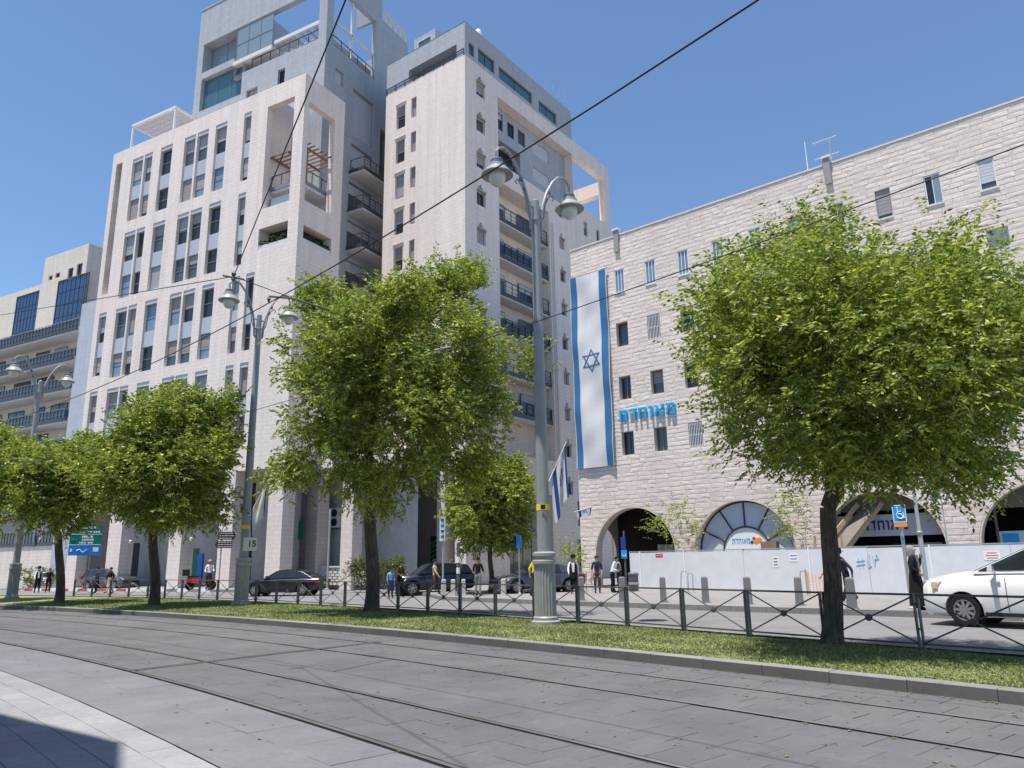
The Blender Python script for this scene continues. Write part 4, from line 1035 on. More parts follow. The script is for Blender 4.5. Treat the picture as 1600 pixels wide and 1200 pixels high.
# ---- lettering
def text_mesh(name, s, size, mat, F, u, z, n, ext=.02, parent=None, bold=0.0, width=None, align='LEFT'):
    cu = bpy.data.curves.new(name, 'FONT'); cu.body = s; cu.size = size; cu.extrude = ext; cu.offset = bold; cu.align_x = align; cu.resolution_u = 3
    to = bpy.data.objects.new(name, cu); COL.objects.link(to)
    dg = bpy.context.evaluated_depsgraph_get(); me = bpy.data.meshes.new_from_object(to.evaluated_get(dg)); bpy.data.objects.remove(to)
    co = np.zeros(len(me.vertices) * 3); me.vertices.foreach_get('co', co); co = co.reshape(-1, 3)
    if len(co) == 0: return None
    co[:, 0] -= co[:, 0].min(); co[:, 1] -= co[:, 1].min()
    if width: co[:, 0] *= width / co[:, 0].max()
    O = F.P(u, z, n) - (wloc(parent) if parent else Vector((0, 0, 0)))
    w = np.outer(co[:, 0], np.array(F.d)) + np.outer(co[:, 1], np.array((0, 0, 1))) + np.outer(co[:, 2] + ext, np.array(F.n)) + np.array(O)
    me.vertices.foreach_set('co', w.ravel()); me.update(); me.materials.clear(); me.materials.append(M[mat])
    o = bpy.data.objects.new(name, me); COL.objects.link(o)
    if parent: o.parent = parent
    return o
GLYPH = {'tav': [(0, 0), (.36, 0), (.36, .8), (.78, .8), (.78, 0), (1, 0), (1, .86), (.9, 1), (.08, 1), (.08, .8), (.14, .8), (.14, .2), (0, .2)],
         'dalet': [(.62, 0), (.86, 0), (.86, .8), (1, .8), (1, 1), (0, 1), (0, .8), (.62, .8)],
         'het': [(.04, 0), (.27, 0), (.27, .8), (.74, .8), (.74, 0), (.97, 0), (.97, .86), (.9, 1), (0, 1), (0, .8), (.04, .8)],
         'vav': [(.45, 0), (1, 0), (1, .88), (.8, 1), (0, 1), (0, .8), (.45, .8)],
         'alef': [(0, 0), (.23, 0), (.23, .28), (.43, .46), (.73, 0), (1, 0), (.66, .46), (1, .70), (1, 1), (.77, 1), (.77, .74), (.57, .57), (.27, 1), (0, 1), (.34, .56), (0, .34)],
         'mem': [(0, 0), (.23, 0), (.38, .62), (.46, .8), (.77, .8), (.77, .2), (.5, .2), (.5, 0), (1, 0), (1, .86), (.88, 1), (.38, 1), (.28, .88), (.23, 1), (0, 1), (.2, .74)]}
WORD = [('tav', 1), ('dalet', .86), ('het', .95), ('vav', .42), ('alef', 1), ('mem', 1)]      # left to right on the wall
def heb(F, u, z, width, h, n, ext, mat, parent, name='letter'):
    tot = sum(w for _, w in WORD) + .22 * 5; k = width / tot
    for gname, w in WORD:
        g = GLYPH[gname]; N_ = len(g); pf = [F.P(u + x * w * k, z + y * h, n + ext) for x, y in g]; pb_ = [F.P(u + x * w * k, z + y * h, n) for x, y in g]
        mb = MB(); mb.add(pf + pb_, [tuple(range(N_)), tuple(range(2 * N_ - 1, N_ - 1, -1))] + [(i, N_ + i, N_ + (i + 1) % N_, (i + 1) % N_) for i in range(N_)]); mb.build(name, mat, parent); u += (w + .22) * k
sg = thing('wall_sign', 'large raised cyan Hebrew letters mounted on the stone wall beside the big flag', 'sign', B(3.15, 9.68, .03))
heb(FRB, 3.2, 9.66, 3.75, .64, .06, .12, 'letter_cyan', sg)
# ---- big hanging flag
fl = thing('hanging_flag', 'very tall white and blue flag with blue star hung down the stone building', 'flag', B(1.4, 7.1, .1))
FU0, FU1, FZ0, FZ1 = 0.02, 2.8, 7.1, 19.55
def fpos(u, z, o=0.0):
    t = (FZ1 - z) / (FZ1 - FZ0); s = (u - FU0) / (FU1 - FU0)
    n = .19 + .045 * math.sin(u * 3.6 + z * .45) + .045 * math.sin(z * 1.3 + u * 1.4) + .02 * math.sin(z * .7 - u * 5) + .012 * math.sin(z * 3.1 - u * 2) + .05 * math.exp(-t * 14) * math.sin(s * 9)
    zz = z - (.12 * math.exp(-t * 25) * (1 - abs(2 * s - 1)))
    return B(u, zz, n + o)
def flag_grid(mb, u0, u1, z0, z1, o, nu, nz):
    for i in range(nu):
        for j in range(nz):
            a, b = u0 + (u1 - u0) * i / nu, u0 + (u1 - u0) * (i + 1) / nu; c, d = z0 + (z1 - z0) * j / nz, z0 + (z1 - z0) * (j + 1) / nz
            mb.quad(fpos(a, c, o), fpos(b, c, o), fpos(b, d, o), fpos(a, d, o))
mb = MB(); flag_grid(mb, FU0, FU1, FZ0, FZ1, 0, 14, 50); mb.build('cloth', 'flag_white', fl, smooth=60)
for (a, b) in ((FU0 + .05, FU0 + .50), (FU1 - .53, FU1 - .05)):
    mb = MB(); flag_grid(mb, a, b, FZ0 + .01, FZ1 - .02, .012, 4, 50); mb.build('stripe', 'flag_blue', fl, smooth=60)
def star(mb, cu, cz, R, w, f, o):
    for rot in (90, -90):
        pts = [(cu + R * math.cos(math.radians(rot + 120 * k)), cz + R * math.sin(math.radians(rot + 120 * k))) for k in range(3)]
        inn = [(cu + (R - 2 * w) * math.cos(math.radians(rot + 120 * k)), cz + (R - 2 * w) * math.sin(math.radians(rot + 120 * k))) for k in range(3)]
        for k in range(3):
            k2 = (k + 1) % 3
            for q in range(6):
                L = lambda A, Bq, t: (A[0] + (Bq[0] - A[0]) * t, A[1] + (Bq[1] - A[1]) * t)
                a, b, c, d = L(pts[k], pts[k2], q / 6), L(pts[k], pts[k2], (q + 1) / 6), L(inn[k], inn[k2], (q + 1) / 6), L(inn[k], inn[k2], q / 6)
                oo = o + (.003 if rot > 0 else 0)
                mb.quad(f(*a, oo), f(*b, oo), f(*c, oo), f(*d, oo))
su, sz = FRB.uv(927, 564); mb = MB(); star(mb, su, sz, .78, .085, fpos, .012); mb.build('star', 'flag_blue', fl)
mb = MB(); mb.tube([B(FU0 - .1, FZ1 + .02, .19), B(FU1 + .1, FZ1 + .02, .14)], .03, 6); mb.build('rod', 'galvanised', fl)
# ---- arch fillings
uc, R, zs = arches[1]; ai = R - .03
fanp = MB(); pts = [(uc - ai * math.cos(math.pi * i / 28), zs + ai * math.sin(math.pi * i / 28)) for i in range(29)]
fanp.add([B(uc, 0.2, -.4)] + [B(a, b, -.4) for a, b in pts] + [B(uc - ai, .2, -.4), B(uc + ai, .2, -.4)], [tuple([30] + list(range(1, 30)) + [31])])
fw_ = thing('fanlight_window', 'half-round frosted fanlight with dark radial bars filling an arch of the stone building', 'window', B(uc, .14, -.4)); fanp.build('pane', 'frosted', fw_)
mb = MB()
for rr in (ai - .02, 1.28):
    q = [B(uc - rr * math.cos(math.pi * i / 28), zs + rr * math.sin(math.pi * i / 28), -.38) for i in range(29)]; mb.tube(q, .045, 5)
for d_ in (26, 58, 90, 122, 154):
    a = math.radians(d_); mb.tube([B(uc + 1.28 * math.cos(a), zs + 1.28 * math.sin(a), -.37), B(uc + ai * math.cos(a), zs + ai * math.sin(a), -.37)], .045, 5)
mb.fbox(FRB, uc - ai, uc + ai, zs - .07, zs + .02, -.42, -.34); mb.build('bar', 'frame_dark', fw_)
mb = MB(); q = [(uc - 1.22 * math.cos(math.pi * i / 20), zs + 1.22 * math.sin(math.pi * i / 20)) for i in range(21)]; mb.add([B(a, b, -.393) for a, b in q], [tuple(range(21))]); mb.build('print', 'sign_white', fw_)
mb = MB(); q = [(uc - (2.3 if i % 20 else 2.3) * math.cos(math.pi * i / 20), zs + 1.0 * math.sin(math.pi * i / 20) - .02) for i in range(21)]; mb.add([B(a, b, -.396) for a, b in q], [tuple(range(21))]); mb.build('print', 'hoarding_white', fw_)
heb(FRB, uc - .78, zs + .42, .98, .26, -.39, .006, 'letter_cyan', fw_)
for (du, dz, sr, mt) in ((.52, .55, .15, 'orange'), (.72, .58, .13, 'orange'), (.42, .66, .09, 'red'), (.3, .48, .08, 'letter_navy')):
    mb = MB(); mb.lathe([(.01, 0), (sr, .002), (sr, .008), (.01, .01)], B(uc + du, zs + dz, -.388), 12, axis=FRB.n); mb.build('emblem', mt, fw_)
bx = thing('cardboard_box', 'brown cardboard box standing on the sill of the frosted fanlight', 'box', B(uc + 1.3, zs + .02, -.2)); mb = MB(); mb.fbox(FRB, uc + .95, uc + 1.75, zs + .02, zs + .48, -.3, .1); mb.build('carton', 'cardboard', bx); mb = MB(); mb.fbox(FRB, uc + 1.3, uc + 1.4, zs + .483, zs + .488, -.3, .1); mb.build('tape', 'wood', bx)
mb = MB(); mb.fbox(FRB, uc - 2.6, uc + 2.6, zs - .16, zs - .073, -.6, .16); mb.build('sill', 'frame_grey', fw_)
# arch three: shop board with lettering, rubble chute
uc, R, zs = arches[2]
sb = thing('shop_board', 'grey shop board with navy Hebrew letters under the arch behind the wooden chute', 'sign', B(uc, 2.6, -1.2))
mb = MB(); mb.fbox(FRB, uc - 2.6, uc + 2.4, 2.55, 3.55, -1.3, -1.2); mb.build('board', 'lintel', sb); heb(FRB, uc - 1.15, 2.83, 2.05, .44, -1.197, .03, 'letter_navy', sb)
mb = MB(); mb.fbox(FRB, uc - 2.6, uc + 2.4, 3.75, 4.7, -1.35, -1.25); mb.build('upper_board', 'brown_wall', sb)
for a, b in ((1.2, 2.2), (.1, 1.1)):
    mb = MB(); mb.fbox(FRB, uc + a, uc + b, 1.2, 2.2, -1.3, -1.25); mb.build('glazing', 'glass_pale' if a > 1 else 'glass_dark', sb)
ch = thing('rubble_chute', 'wooden building-site chute sloping down out of the arch', 'chute', B(uc - 1.6, 1.9, .4))
q0, q1 = B(uc - 2.0, 1.6, 1.2), B(uc - .55, 4.0, -.9); sd = FRB.d * .55
mb = MB(); mb.bar(q0, q1, 1.1, .05); mb.build('trough', 'brown_wall', ch)
for s in (-1, 1):
    mb = MB(); mb.bar(q0 + sd * s + Vector((0, 0, .1)), q1 + sd * s + Vector((0, 0, .1)), .06, .22); mb.build('side_board', 'wood', ch)
    mb = MB(); mb.bar(q0 + sd * s * 1.1 + Vector((0, 0, -1.4)), q0 + sd * s * 1.1 + Vector((0, 0, 1.0)), .08, .08); mb.build('post', 'wood', ch)
mb = MB(); mb.bar(q0 - sd + Vector((0, 0, .15)), q0 + sd + Vector((0, 0, .15)), .05, .6); mb.build('front_board', 'wood', ch)
uc, R, zs = arches[3]
sw = thing('arch_shopfront', 'dark shopfront under the arch beyond the flagpole with pale poster panes', 'shopfront', B(uc, .14, -1.3))
for a, b, m in ((-2.1, -.9, 'frosted'), (-.7, .7, 'frosted'), (.9, 2.3, 'frosted')):
    mb = MB(); mb.fbox(FRB, uc + a, uc + b, .3, 2.6, -1.35, -1.3); mb.build('pane', m, sw)
mb = MB(); mb.fbox(FRB, uc - 2.0, uc - 1.4, 2.0, 2.5, -1.295, -1.28); mb.build('poster', 'sign_cyan', sw)
mb = MB(); mb.fbox(FRB, uc - 2.6, uc + 2.6, 3.6, 4.7, -1.4, -1.3)
for a in (-2.2, -.8, .8): mb.fbox(FRB, uc + a, uc + a + .1, .14, 3.6, -1.4, -1.29)
mb.build('frame', 'brown_wall', sw)
uc, R, zs = arches[0]
mb = MB(); mb.fbox(FRB, uc - .3, uc + 2.5, .2, 2.5, -3.3, -3.2); o = mb.build('shop_window', 'glass_pale', rb); heb(FRB, uc + .7, 2.12, 1.2, .26, -3.197, .01, 'sign_green', rb)
mb = MB(); mb.lathe([(.05, 0), (.22, .05), (.22, .12), (.05, .2)], B(uc + .5, 3.2, -1.5), 12); mb.build('ceiling_lamp', 'lamp_glass', rb)
# ---- hoarding
hd = thing('site_hoarding', 'white sheet-metal site hoarding in front of the stone building arches', 'hoarding', B(14, .14, 2.8))
HN = 2.8; seams = [5.12, 5.75, 8.3, 11.4, 14.5, 17.0, 19.4, 22.2, 25.2, 28.2, 31.5]
for a, b in zip(seams[:-1], seams[1:]):
    mb = MB(); h = 2.0 + random.uniform(-.02, .02); mb.fbox(FRB, a + .006, b - .006, .14, h, HN, HN - .04); mb.build('panel', 'hoarding_white', hd)
for a in seams[:-1]:
    mb = MB(); mb.fbox(FRB, a - .035, a + .035, .14, 2.08, HN - .12, HN - .045); mb.build('post', 'galvanised', hd)
for a in (5.75, 8.3, 14.5, 19.4):
    mb = MB(); mb.fbox(FRB, a - .03, a + .03, .14, 2.06, HN + .004, HN + .03); mb.build('cover_strip', 'sign_white', hd)
mb = MB(); mb.fbox(FRB, 5.12, 31.5, 2.025, 2.07, HN + .01, HN - .05); mb.build('top_rail', 'galvanised', hd)
FHL = Fac((B(5.12, 0, HN).x, B(5.12, 0, HN).y), math.degrees(math.atan2(FRB.d.y, FRB.d.x)) + 90)
mb = MB(); mb.fbox(FHL, .05, 2.75, .14, 2.0, -.04, 0); mb.build('panel', 'hoarding_white', hd)
FH = FRB.shift(HN)
def notice(x, y, w, h, mat, label, lines=2, lm='letter_navy'):
    u, z = FH.uv(x, y); t = thing('notice', label, 'notice', FH.P(u, z - h / 2, .01)); mb = MB(); mb.fbox(FH, u - w / 2, u + w / 2, z - h / 2, z + h / 2, .003, .010); mb.build('sheet', mat, t)
    mb = MB()
    for i in range(lines):
        zz = z + h / 2 - h * (i + .7) / (lines + .5); ww = w * random.uniform(.3, .42)
        mb.fbox(FH, u - ww, u + ww, zz - h * .05, zz + h * .05, .0105, .0125)
    mb.build('print', lm, t)
notice(1030, 868, .42, .16, 'red', 'small red sticker high on the white hoarding near its end', 1, 'sign_white')
notice(1212, 878, .26, .48, 'sign_white', 'tall white paper notice on the hoarding below the fanlight', 3, 'black_plastic')
notice(1240, 871, .42, .36, 'sign_white', 'white paper notice with navy lines on the hoarding below the fanlight', 2)
notice(1550, 868, .55, .34, 'sign_white', 'white warning notice with red lines on the hoarding above the van', 3, 'red')
gf = thing('graffiti', 'pale blue scrawled graffiti on the white hoarding', 'graffiti', FH.P(*FH.uv(1355, 884), .01))
mb = MB()
def stroke(pts):
    q = [FH.P(*FH.uv(x, y), .012) for x, y in pts]; mb.tube(q, .012, 4)
for st in ([(1341, 872), (1344, 888)], [(1347, 871), (1349, 887)], [(1338, 877), (1351, 875)], [(1338, 883), (1352, 881)], [(1355, 874), (1357, 887), (1362, 884)], [(1358, 866), (1360, 886)], [(1363, 868), (1367, 885), (1369, 867)], [(1369, 866), (1373, 873), (1366, 874)]): stroke(st)
mb.build('strokes', 'graffiti', gf)
# ================================================================== FAR LEFT APARTMENT BLOCK with long balconies
_p = atY(112, 600, 75.0); FBK = Fac((_p.x, _p.y), -28.5)
bk_ = thing('balcony_building', 'cream stone apartment block with long dark balconies and blue glazed top corner', 'building', FBK.P(-8, .2, -4))
q = lambda x, y, off=0.0: FBK.uv(x, y, off)
NB_ = -2.0
ur = q(122, 514)[0]
zt_ = q(105, 392, NB_)[1]; zl_ = q(62, 447, NB_)[1]
uA, uB, uC, uD = q(66, 440, NB_)[0], q(88, 440, NB_)[0], q(137, 425, NB_)[0], q(140, 377, NB_)[0]
mb = MB(); hz_ = [(q(87, 470, NB_)[0], q(136, 450, NB_)[0], q(100, 512, NB_)[1], q(112, 433, NB_)[1], .3)]
small = []
for (x, y, w, h) in ((79, 434, 5, 5), (90, 430, 6, 5), (110, 427, 6, 14), (124, 421, 6, 16)):
    a = q(x - w / 2, y - h / 2, NB_); b = q(x + w / 2, y + h / 2, NB_); small.append((a[0], b[0], b[1], a[1], .3))
wall(mb, FBK, uA, uD, 0, zt_, small + hz_, 0, NB_)
zl = q(40, 452, NB_)[1]; wall(mb, FBK, -40, uA, 0, zl, [(q(24, 480, NB_)[0], q(60, 470, NB_)[0], q(40, 535, NB_)[1], q(40, 460, NB_)[1], .3)], 0, NB_)
P_ = FBK.P
mb.quad(P_(uD, 0, NB_), P_(uD, 0, -14), P_(uD, zt_, -14), P_(uD, zt_, NB_)); mb.quad(P_(uA, zt_, NB_), P_(uD, zt_, NB_), P_(uD, zt_, -14), P_(uA, zt_, -14)); mb.quad(P_(uA, zl, NB_), P_(uA, zl, -14), P_(uA, zt_, -14), P_(uA, zt_, NB_))
mb.quad(P_(-40, zl, NB_), P_(uA, zl, NB_), P_(uA, zl, -14), P_(-40, zl, -14))
mb.build('wall', 'stone_cream', bk_)
for (a, b, c, d, dp) in small: win(bk_, FBK, a, b, c, d, .2, 'frame_dark', 'glass_dark', off=NB_)
for (a, b, c, d) in ((hz_[0][0], hz_[0][1], hz_[0][2], hz_[0][3]), (q(24, 480, NB_)[0], q(60, 470, NB_)[0], q(40, 535, NB_)[1], q(40, 460, NB_)[1])):
    win(bk_, FBK, a, b, c, d, .1, 'frame_dark', 'glass_blue', 6, 3, 0, off=NB_, fw=.07)
yz = [514, 560, 605, 655, 702, 748, 794]
zz_ = [q(118 - i * 4, y)[1] for i, y in enumerate(yz)]
random.seed(8)
for i, z in enumerate(zz_):
    if z < 3: continue
    r_ = ur - i * .25
    mb = MB(); mb.fbox(FBK, -38, r_, z - .3, z, NB_ + .01, 0); bl = mb.build('balcony', 'slab_white', bk_)
    mb = MB(); mb.fbox(FBK, -38, r_ + .05, z - .12, z + .2, .005, .10); mb.build('fascia', 'frame_dark', bl)
    railing(bl, FBK, -37.9, r_, z + .2, -.05, 1.0, .62, 'frame_grey', 'rail_panel', 1.8, 1)
    if i > 0:
        u = -36
        while u < r_ - 4:
            w = random.uniform(2.0, 3.4); win(bk_, FBK, u, u + w, z + .05, z + 2.55, -.04, 'frame_dark', random.choice(['glass_dark', 'glass_mid', 'glass_dark']), 1, 0, random.choice([0, .3, 0]), off=NB_); u += w + random.uniform(.8, 2.4)
# low terrace wall at street level
lo = thing('terrace_wall', 'tan rendered terrace wall with dark railing beyond the parked cars', 'wall', atY(62, 890, 70)); FL_ = Fac((atY(95, 890, 70).x, atY(95, 890, 70).y), -28.5)
z1 = FL_.uv(60, 853)[1]; mb = MB(); mb.fbox(FL_, -30, FL_.uv(93, 870)[0], 0, z1, 0, -4); mb.build('render', 'stone_cream', lo)
mb = MB(); mb.fbox(FL_, -30.1, FL_.uv(93, 870)[0] + .1, z1 + .002, z1 + .2, .1, -4); mb.build('coping', 'frame_dark', lo)
railing(lo, FL_, -29, FL_.uv(93, 870)[0] - .1, z1 + .2, -.1, 1.2, .5, 'frame_grey', 'rail_panel')
# ================================================================== STREET FURNITURE
UPZ = Vector((0, 0, 1))
# ---- fence with crossed bars
pts = []
pa_ = on_arc(1442, fence_r(polar(gnd(1442, 1018, .165))[1]), .165); pc_ = on_arc(1170, fence_r(polar(gnd(1170, 997, .165))[1]), .165)
a_start = polar(pa_)[1]; pitch = (polar(pc_)[1] - a_start) / 2
ks = [-2, -1] + list(range(0, 27))
fpts = [(lambda a: arc(fence_r(a), a, VZ + .01))(a_start + pitch * k) for k in ks]
fence = thing('street_fence', 'low grey iron fence with crossed bars along the grass verge', 'fence', fpts[8])
FH_ = .92
for i, p in enumerate(fpts):
    nx = (fpts[min(i + 1, len(fpts) - 1)] - fpts[max(i - 1, 0)]); nx.z = 0; nx.normalize()
    mb = MB()
    for s in (-1, 1): mb.bar(p + nx * s * .034 - UPZ * .15, p + nx * s * .034 + UPZ * FH_, .075, .02, up=nx)
    mb.bar(p - nx * .05 + UPZ * .35, p + nx * .05 + UPZ * .35, .03, .03); mb.bar(p - nx * .05 + UPZ * .75, p + nx * .05 + UPZ * .75, .03, .03)
    mb.build('post', 'iron_grey', fence)
for p, q in zip(fpts[:-1], fpts[1:]):
    d = (q - p).normalized(); a, b = p + d * .05, q - d * .05; c = (a + b) / 2 + UPZ * .50
    mb = MB(); mb.bar(a + UPZ * (FH_ - .02), b + UPZ * (FH_ - .02), .045, .035); pn = mb.build('top_rail', 'iron_grey', fence)
    mb = MB(); mb.bar(a + UPZ * .12, b + UPZ * .12, .035, .03); mb.build('bottom_rail', 'iron_grey', fence)
    for (z0, z1) in ((.13, FH_ - .05), (FH_ - .05, .13)):
        m_ = Vector((c.x, c.y, p.z + (z0 + z1) / 2)); A_, B_ = a + UPZ * z0, b + UPZ * z1; dr = (B_ - A_).normalized()
        mb = MB(); mb.tube([A_, m_ - dr * .05], .014, 5); mb.tube([m_ + dr * .05, B_], .014, 5); mb.build('cross_bar', 'iron_grey', fence)
    nn = d.cross(UPZ)
    mb = MB(); mb.lathe([(.02, -.03), (.062, -.022), (.062, .022), (.02, .03)], (a + b) / 2 + UPZ * ((.13 + FH_ - .05) / 2), 8, axis=nn); mb.build('boss', 'iron_grey', fence)

# ---- double-armed lamp posts
def make_lamp(name, label):
    t = thing(name, label, 'lamp post', (0, 0, 0), group='double-armed lamp posts along the tram line')
    mb = MB(); mb.lathe([(.36, -.1), (.36, .07), (.31, .1), (.31, .16), (.28, .19)], (0, 0, 0), 24); mb.build('plinth', 'lamp_grey', t, 30, True)
    mb = MB(); mb.lathe([(.272, .19), (.268, 1.42)], (0, 0, 0), 44, flute=.09); mb.build('fluted_base', 'lamp_grey', t, None, True)
    mb = MB(); mb.lathe([(.28, 1.42), (.30, 1.45), (.30, 1.52), (.26, 1.55), (.26, 1.60), (.295, 1.63), (.295, 1.70), (.22, 1.74)], (0, 0, 0), 24); mb.build('collar', 'lamp_grey', t, 30, True)
    mb = MB(); mb.lathe([(.172, 1.74), (.160, 4), (.150, 5.95)], (0, 0, 0), 20); mb.lathe([(.140, 5.95), (.120, 10.75)], (0, 0, 0), 20); mb.build('column', 'lamp_grey', t, 30, True)
    mb = MB(); mb.lathe([(.145, 5.9), (.170, 5.92), (.170, 5.98), (.14, 6.0)], (0, 0, 0), 20); mb.build('ring', 'lamp_grey', t, 30, True)
    mb = MB(); mb.lathe([(.12, 10.72), (.15, 10.74), (.15, 10.78), (.11, 10.8), (.105, 11.35), (.02, 11.42)], (0, 0, 0), 20); mb.build('finial', 'lamp_grey', t, 30, True)
    for s in (-1, 1):
        cur = [(.20, 10.45), (.22, 10.9), (.32, 11.35), (.5, 11.8), (.75, 12.2), (1.0, 12.45), (1.22, 12.52), (1.4, 12.44), (1.5, 12.28), (1.48, 12.12), (1.38, 12.08)]
        mb = MB(); mb.tube([(s * x, 0, z) for x, z in cur], [.045] * 6 + [.04] * 3 + [.03, .02], 8)
        cur2 = [(.19, 10.62), (.34, 11.0), (.42, 11.4), (.55, 11.65), (.7, 11.78), (.78, 11.7), (.72, 11.62)]
        mb.tube([(s * x, 0, z) for x, z in cur2], .022, 6)
        mb.tube([(s * .1, 0, 10.62), (s * .22, 0, 10.62)], .03, 6); mb.tube([(s * .1, 0, 11.15), (s * .27, 0, 11.15)], .03, 6); mb.tube([(s * .2, 0, 10.45), (s * .12, 0, 10.38)], .035, 6)
        arm = mb.build('arm', 'lamp_grey', t, 40, True)
        for z, x in ((11.82, .56), (11.55, .43)):
            mb = MB(); mb.lathe([(.02, -.05), (.07, -.02), (.07, .02), (.02, .05)], (s * x, 0, z), 8, axis=(0, 1, 0)); mb.build('rosette', 'lamp_dark', arm, None, True)
        mb = MB(); mb.lathe([(.03, 12.22), (.045, 12.10), (.16, 12.06), (.17, 11.96), (.15, 11.95), (.23, 11.90), (.24, 11.82), (.33, 11.74), (.43, 11.62), (.43, 11.59), (.36, 11.60), (.2, 11.66)], (s * 1.47, 0, 0), 24); hd_ = mb.build('lamp_shade', 'lamp_grey', t, 30, True)
        mb = MB(); mb.lathe([(.235, 11.645), (.23, 11.5), (.19, 11.38), (.10, 11.30), (.02, 11.28)], (s * 1.47, 0, 0), 18); mb.build('lamp_glass', 'lamp_glass', hd_, 50, True)
        mb = MB(); mb.lathe([(.165, 12.0), (.175, 12.0), (.175, 12.03), (.165, 12.03)], (s * 1.47, 0, 0), 20); mb.build('band', 'lamp_dark', hd_, 30, True)
    return t
lamp0 = make_lamp('lamp_post', 'double-armed grey lamp post with the star flag and yellow sticker')
def put_lamp(o, p, sc=1.0):
    r, a = polar(p); o.location = p; o.rotation_euler = (0, 0, a); o.scale = (1, 1, sc)
LB1 = gnd(853, 975, .17); LB2 = on_arc(376, 6.9, .17); LB3 = on_arc(18, 6.8, .17)
l2 = copy_tree(lamp0); l3 = copy_tree(lamp0)
put_lamp(lamp0, LB1); put_lamp(l2, LB2, 1.055); put_lamp(l3, LB3, 1.05)
l2['label'] = 'double-armed grey lamp post with white box sign and emblem flag'
l3['label'] = 'double-armed grey lamp post in front of the long dark balconies'
def on_post(base, z, ang_px, rad=.17):
    """point on a lamp column's camera side"""
    v = Vector((-base.x, -base.y, 0)).normalized(); s = Vector((-v.y, v.x, 0))
    return base + UPZ * (z - base.z) + v * rad + s * ang_px, v, s
# yellow stickers, box sign on the posts
p, v, s = on_post(LB1, atY(848, 793, LB1.y).z, 0, .20); f = Fac((p.x, p.y), math.degrees(math.atan2(-s.y, -s.x)))
def fplane(p, v):
    f = Fac((p.x, p.y), 0); f.n = v.copy(); f.d = Vector((-v.y, v.x, 0)); return f
st = thing('sticker', 'yellow sticker with black print wrapped on the fluted lamp post', 'sticker', p); f = fplane(p, v)
mb = MB(); mb.lathe([(.172, -.075), (.172, .075)], Vector((LB1.x, LB1.y, p.z)), 20); mb.build('band', 'yellow', st, 30)
mb = MB(); mb.fbox(f, -.06, .06, p.z - .06, p.z + .06, .0, .004); mb.build('print', 'black_plastic', st)
z = atY(390, 850, LB2.y).z; v = Vector((-LB2.x, -LB2.y, 0)).normalized(); sd_ = Vector((-v.y, v.x, 0))
f = fplane(LB2 + v * .2, v)
st = thing('box_sign', 'white box sign with black number on the lamp post by the flag', 'sign', LB2 + v * .24 + UPZ * (z - LB2.z)); mb = MB(); mb.fbox(f, -.05, .46, z - .27, z + .25, .0, .12); mb.build('box', 'ac_white', st); text_mesh('number', '15', .34, 'black_plastic', f, .17, z - .12, .121, .003, st, .006)
st = thing('sticker', 'yellow sticker on the lamp post above the white box sign', 'sticker', LB2 + v * .19 + UPZ * (z + .62)); mb = MB(); mb.lathe([(.173, z + .60), (.173, z + .74)], Vector((LB2.x, LB2.y, 0)), 20); mb.build('band', 'yellow', st, 30)
# small flags on tilted sticks
def pole_flag(name, label, base_p, tip_p, wv, drop, mats, kind, seed):
    """cloth hanging from a tilted stick; wv is the direction across the cloth"""
    t = thing(name, label, 'flag', base_p); mb = MB(); mb.tube([base_p, tip_p], [.018, .012], 6); mb.build('stick', 'sign_white', t)
    ax = (tip_p - base_p); L = ax.length; A = base_p + ax * .12; Bq = base_p + ax * .97
    nrm = ax.cross(Vector(wv)).normalized()
    def f(s, d, o=0.0):     # s along stick 0..1, d down 0..1
        q = A.lerp(Bq, s); gather = 1 - .18 * d
        x = q + (A.lerp(Bq, .35) - q) * (1 - gather) + Vector(wv) * (.10 * d) - UPZ * drop * d
        return x + nrm * (.055 * math.sin(s * 8 + d * 2.5 + seed) * (.3 + d) + o)
    def grid(mb, s0, s1, d0, d1, o, ns=10, nd=14):
        for i in range(ns):
            for j in range(nd):
                a, b = s0 + (s1 - s0) * i / ns, s0 + (s1 - s0) * (i + 1) / ns; c, d = d0 + (d1 - d0) * j / nd, d0 + (d1 - d0) * (j + 1) / nd
                mb.quad(f(a, c, o), f(b, c, o), f(b, d, o), f(a, d, o))
    mb = MB(); grid(mb, 0, 1, 0, 1, 0, 16, 18); mb.build('cloth', 'flag_white', t, 70)
    if kind == 'star':
        for o in (.012, -.012):
            for a, b in ((.12, .30), (.90, .99)):
                mb = MB(); grid(mb, a, b, 0, 1, o, 4, 16); mb.build('stripe', 'flag_navy', t, 70)
            mb = MB(); star(mb, .6, .42, .19, .022, lambda u, w, oo: f(u, w, oo), o); mb.build('star', 'flag_navy', t)
    elif kind == 'emblem':
        for o in (.012, -.012):
            mb = MB(); grid(mb, .40, .58, .32, .43, o, 5, 5); mb.build('emblem', 'yellow', t, 70)
            for a, b in ((.03, .1), (.9, .97)):
                mb = MB(); grid(mb, a, b, 0, 1, o, 2, 16); mb.build('stripe', 'flag_navy', t, 70)
    return t
Yp = LB1.y - .1
pole_flag('pole_flag', 'white flag with navy stripes and star hanging on the fluted lamp post', atY(858, 752, Yp), atY(885, 690, Yp - .1), (.5, 0.2, 0), 1.25, None, 'star', .4)
Yp = LB2.y - .2
pole_flag('pole_flag', 'white flag with yellow emblem hanging on the lamp post by the arcade', atY(389, 806, Yp), atY(420, 750, Yp - .1), (-.4, 0.2, 0), 1.15, None, 'emblem', 1.2)
Yp = LB3.y - .2
pole_flag('pole_flag', 'small white and navy flag on the lamp post in front of the balconies', atY(50, 838, Yp), atY(72, 808, Yp - .3), (.5, .2, 0), .8, None, 'star', 2.2)

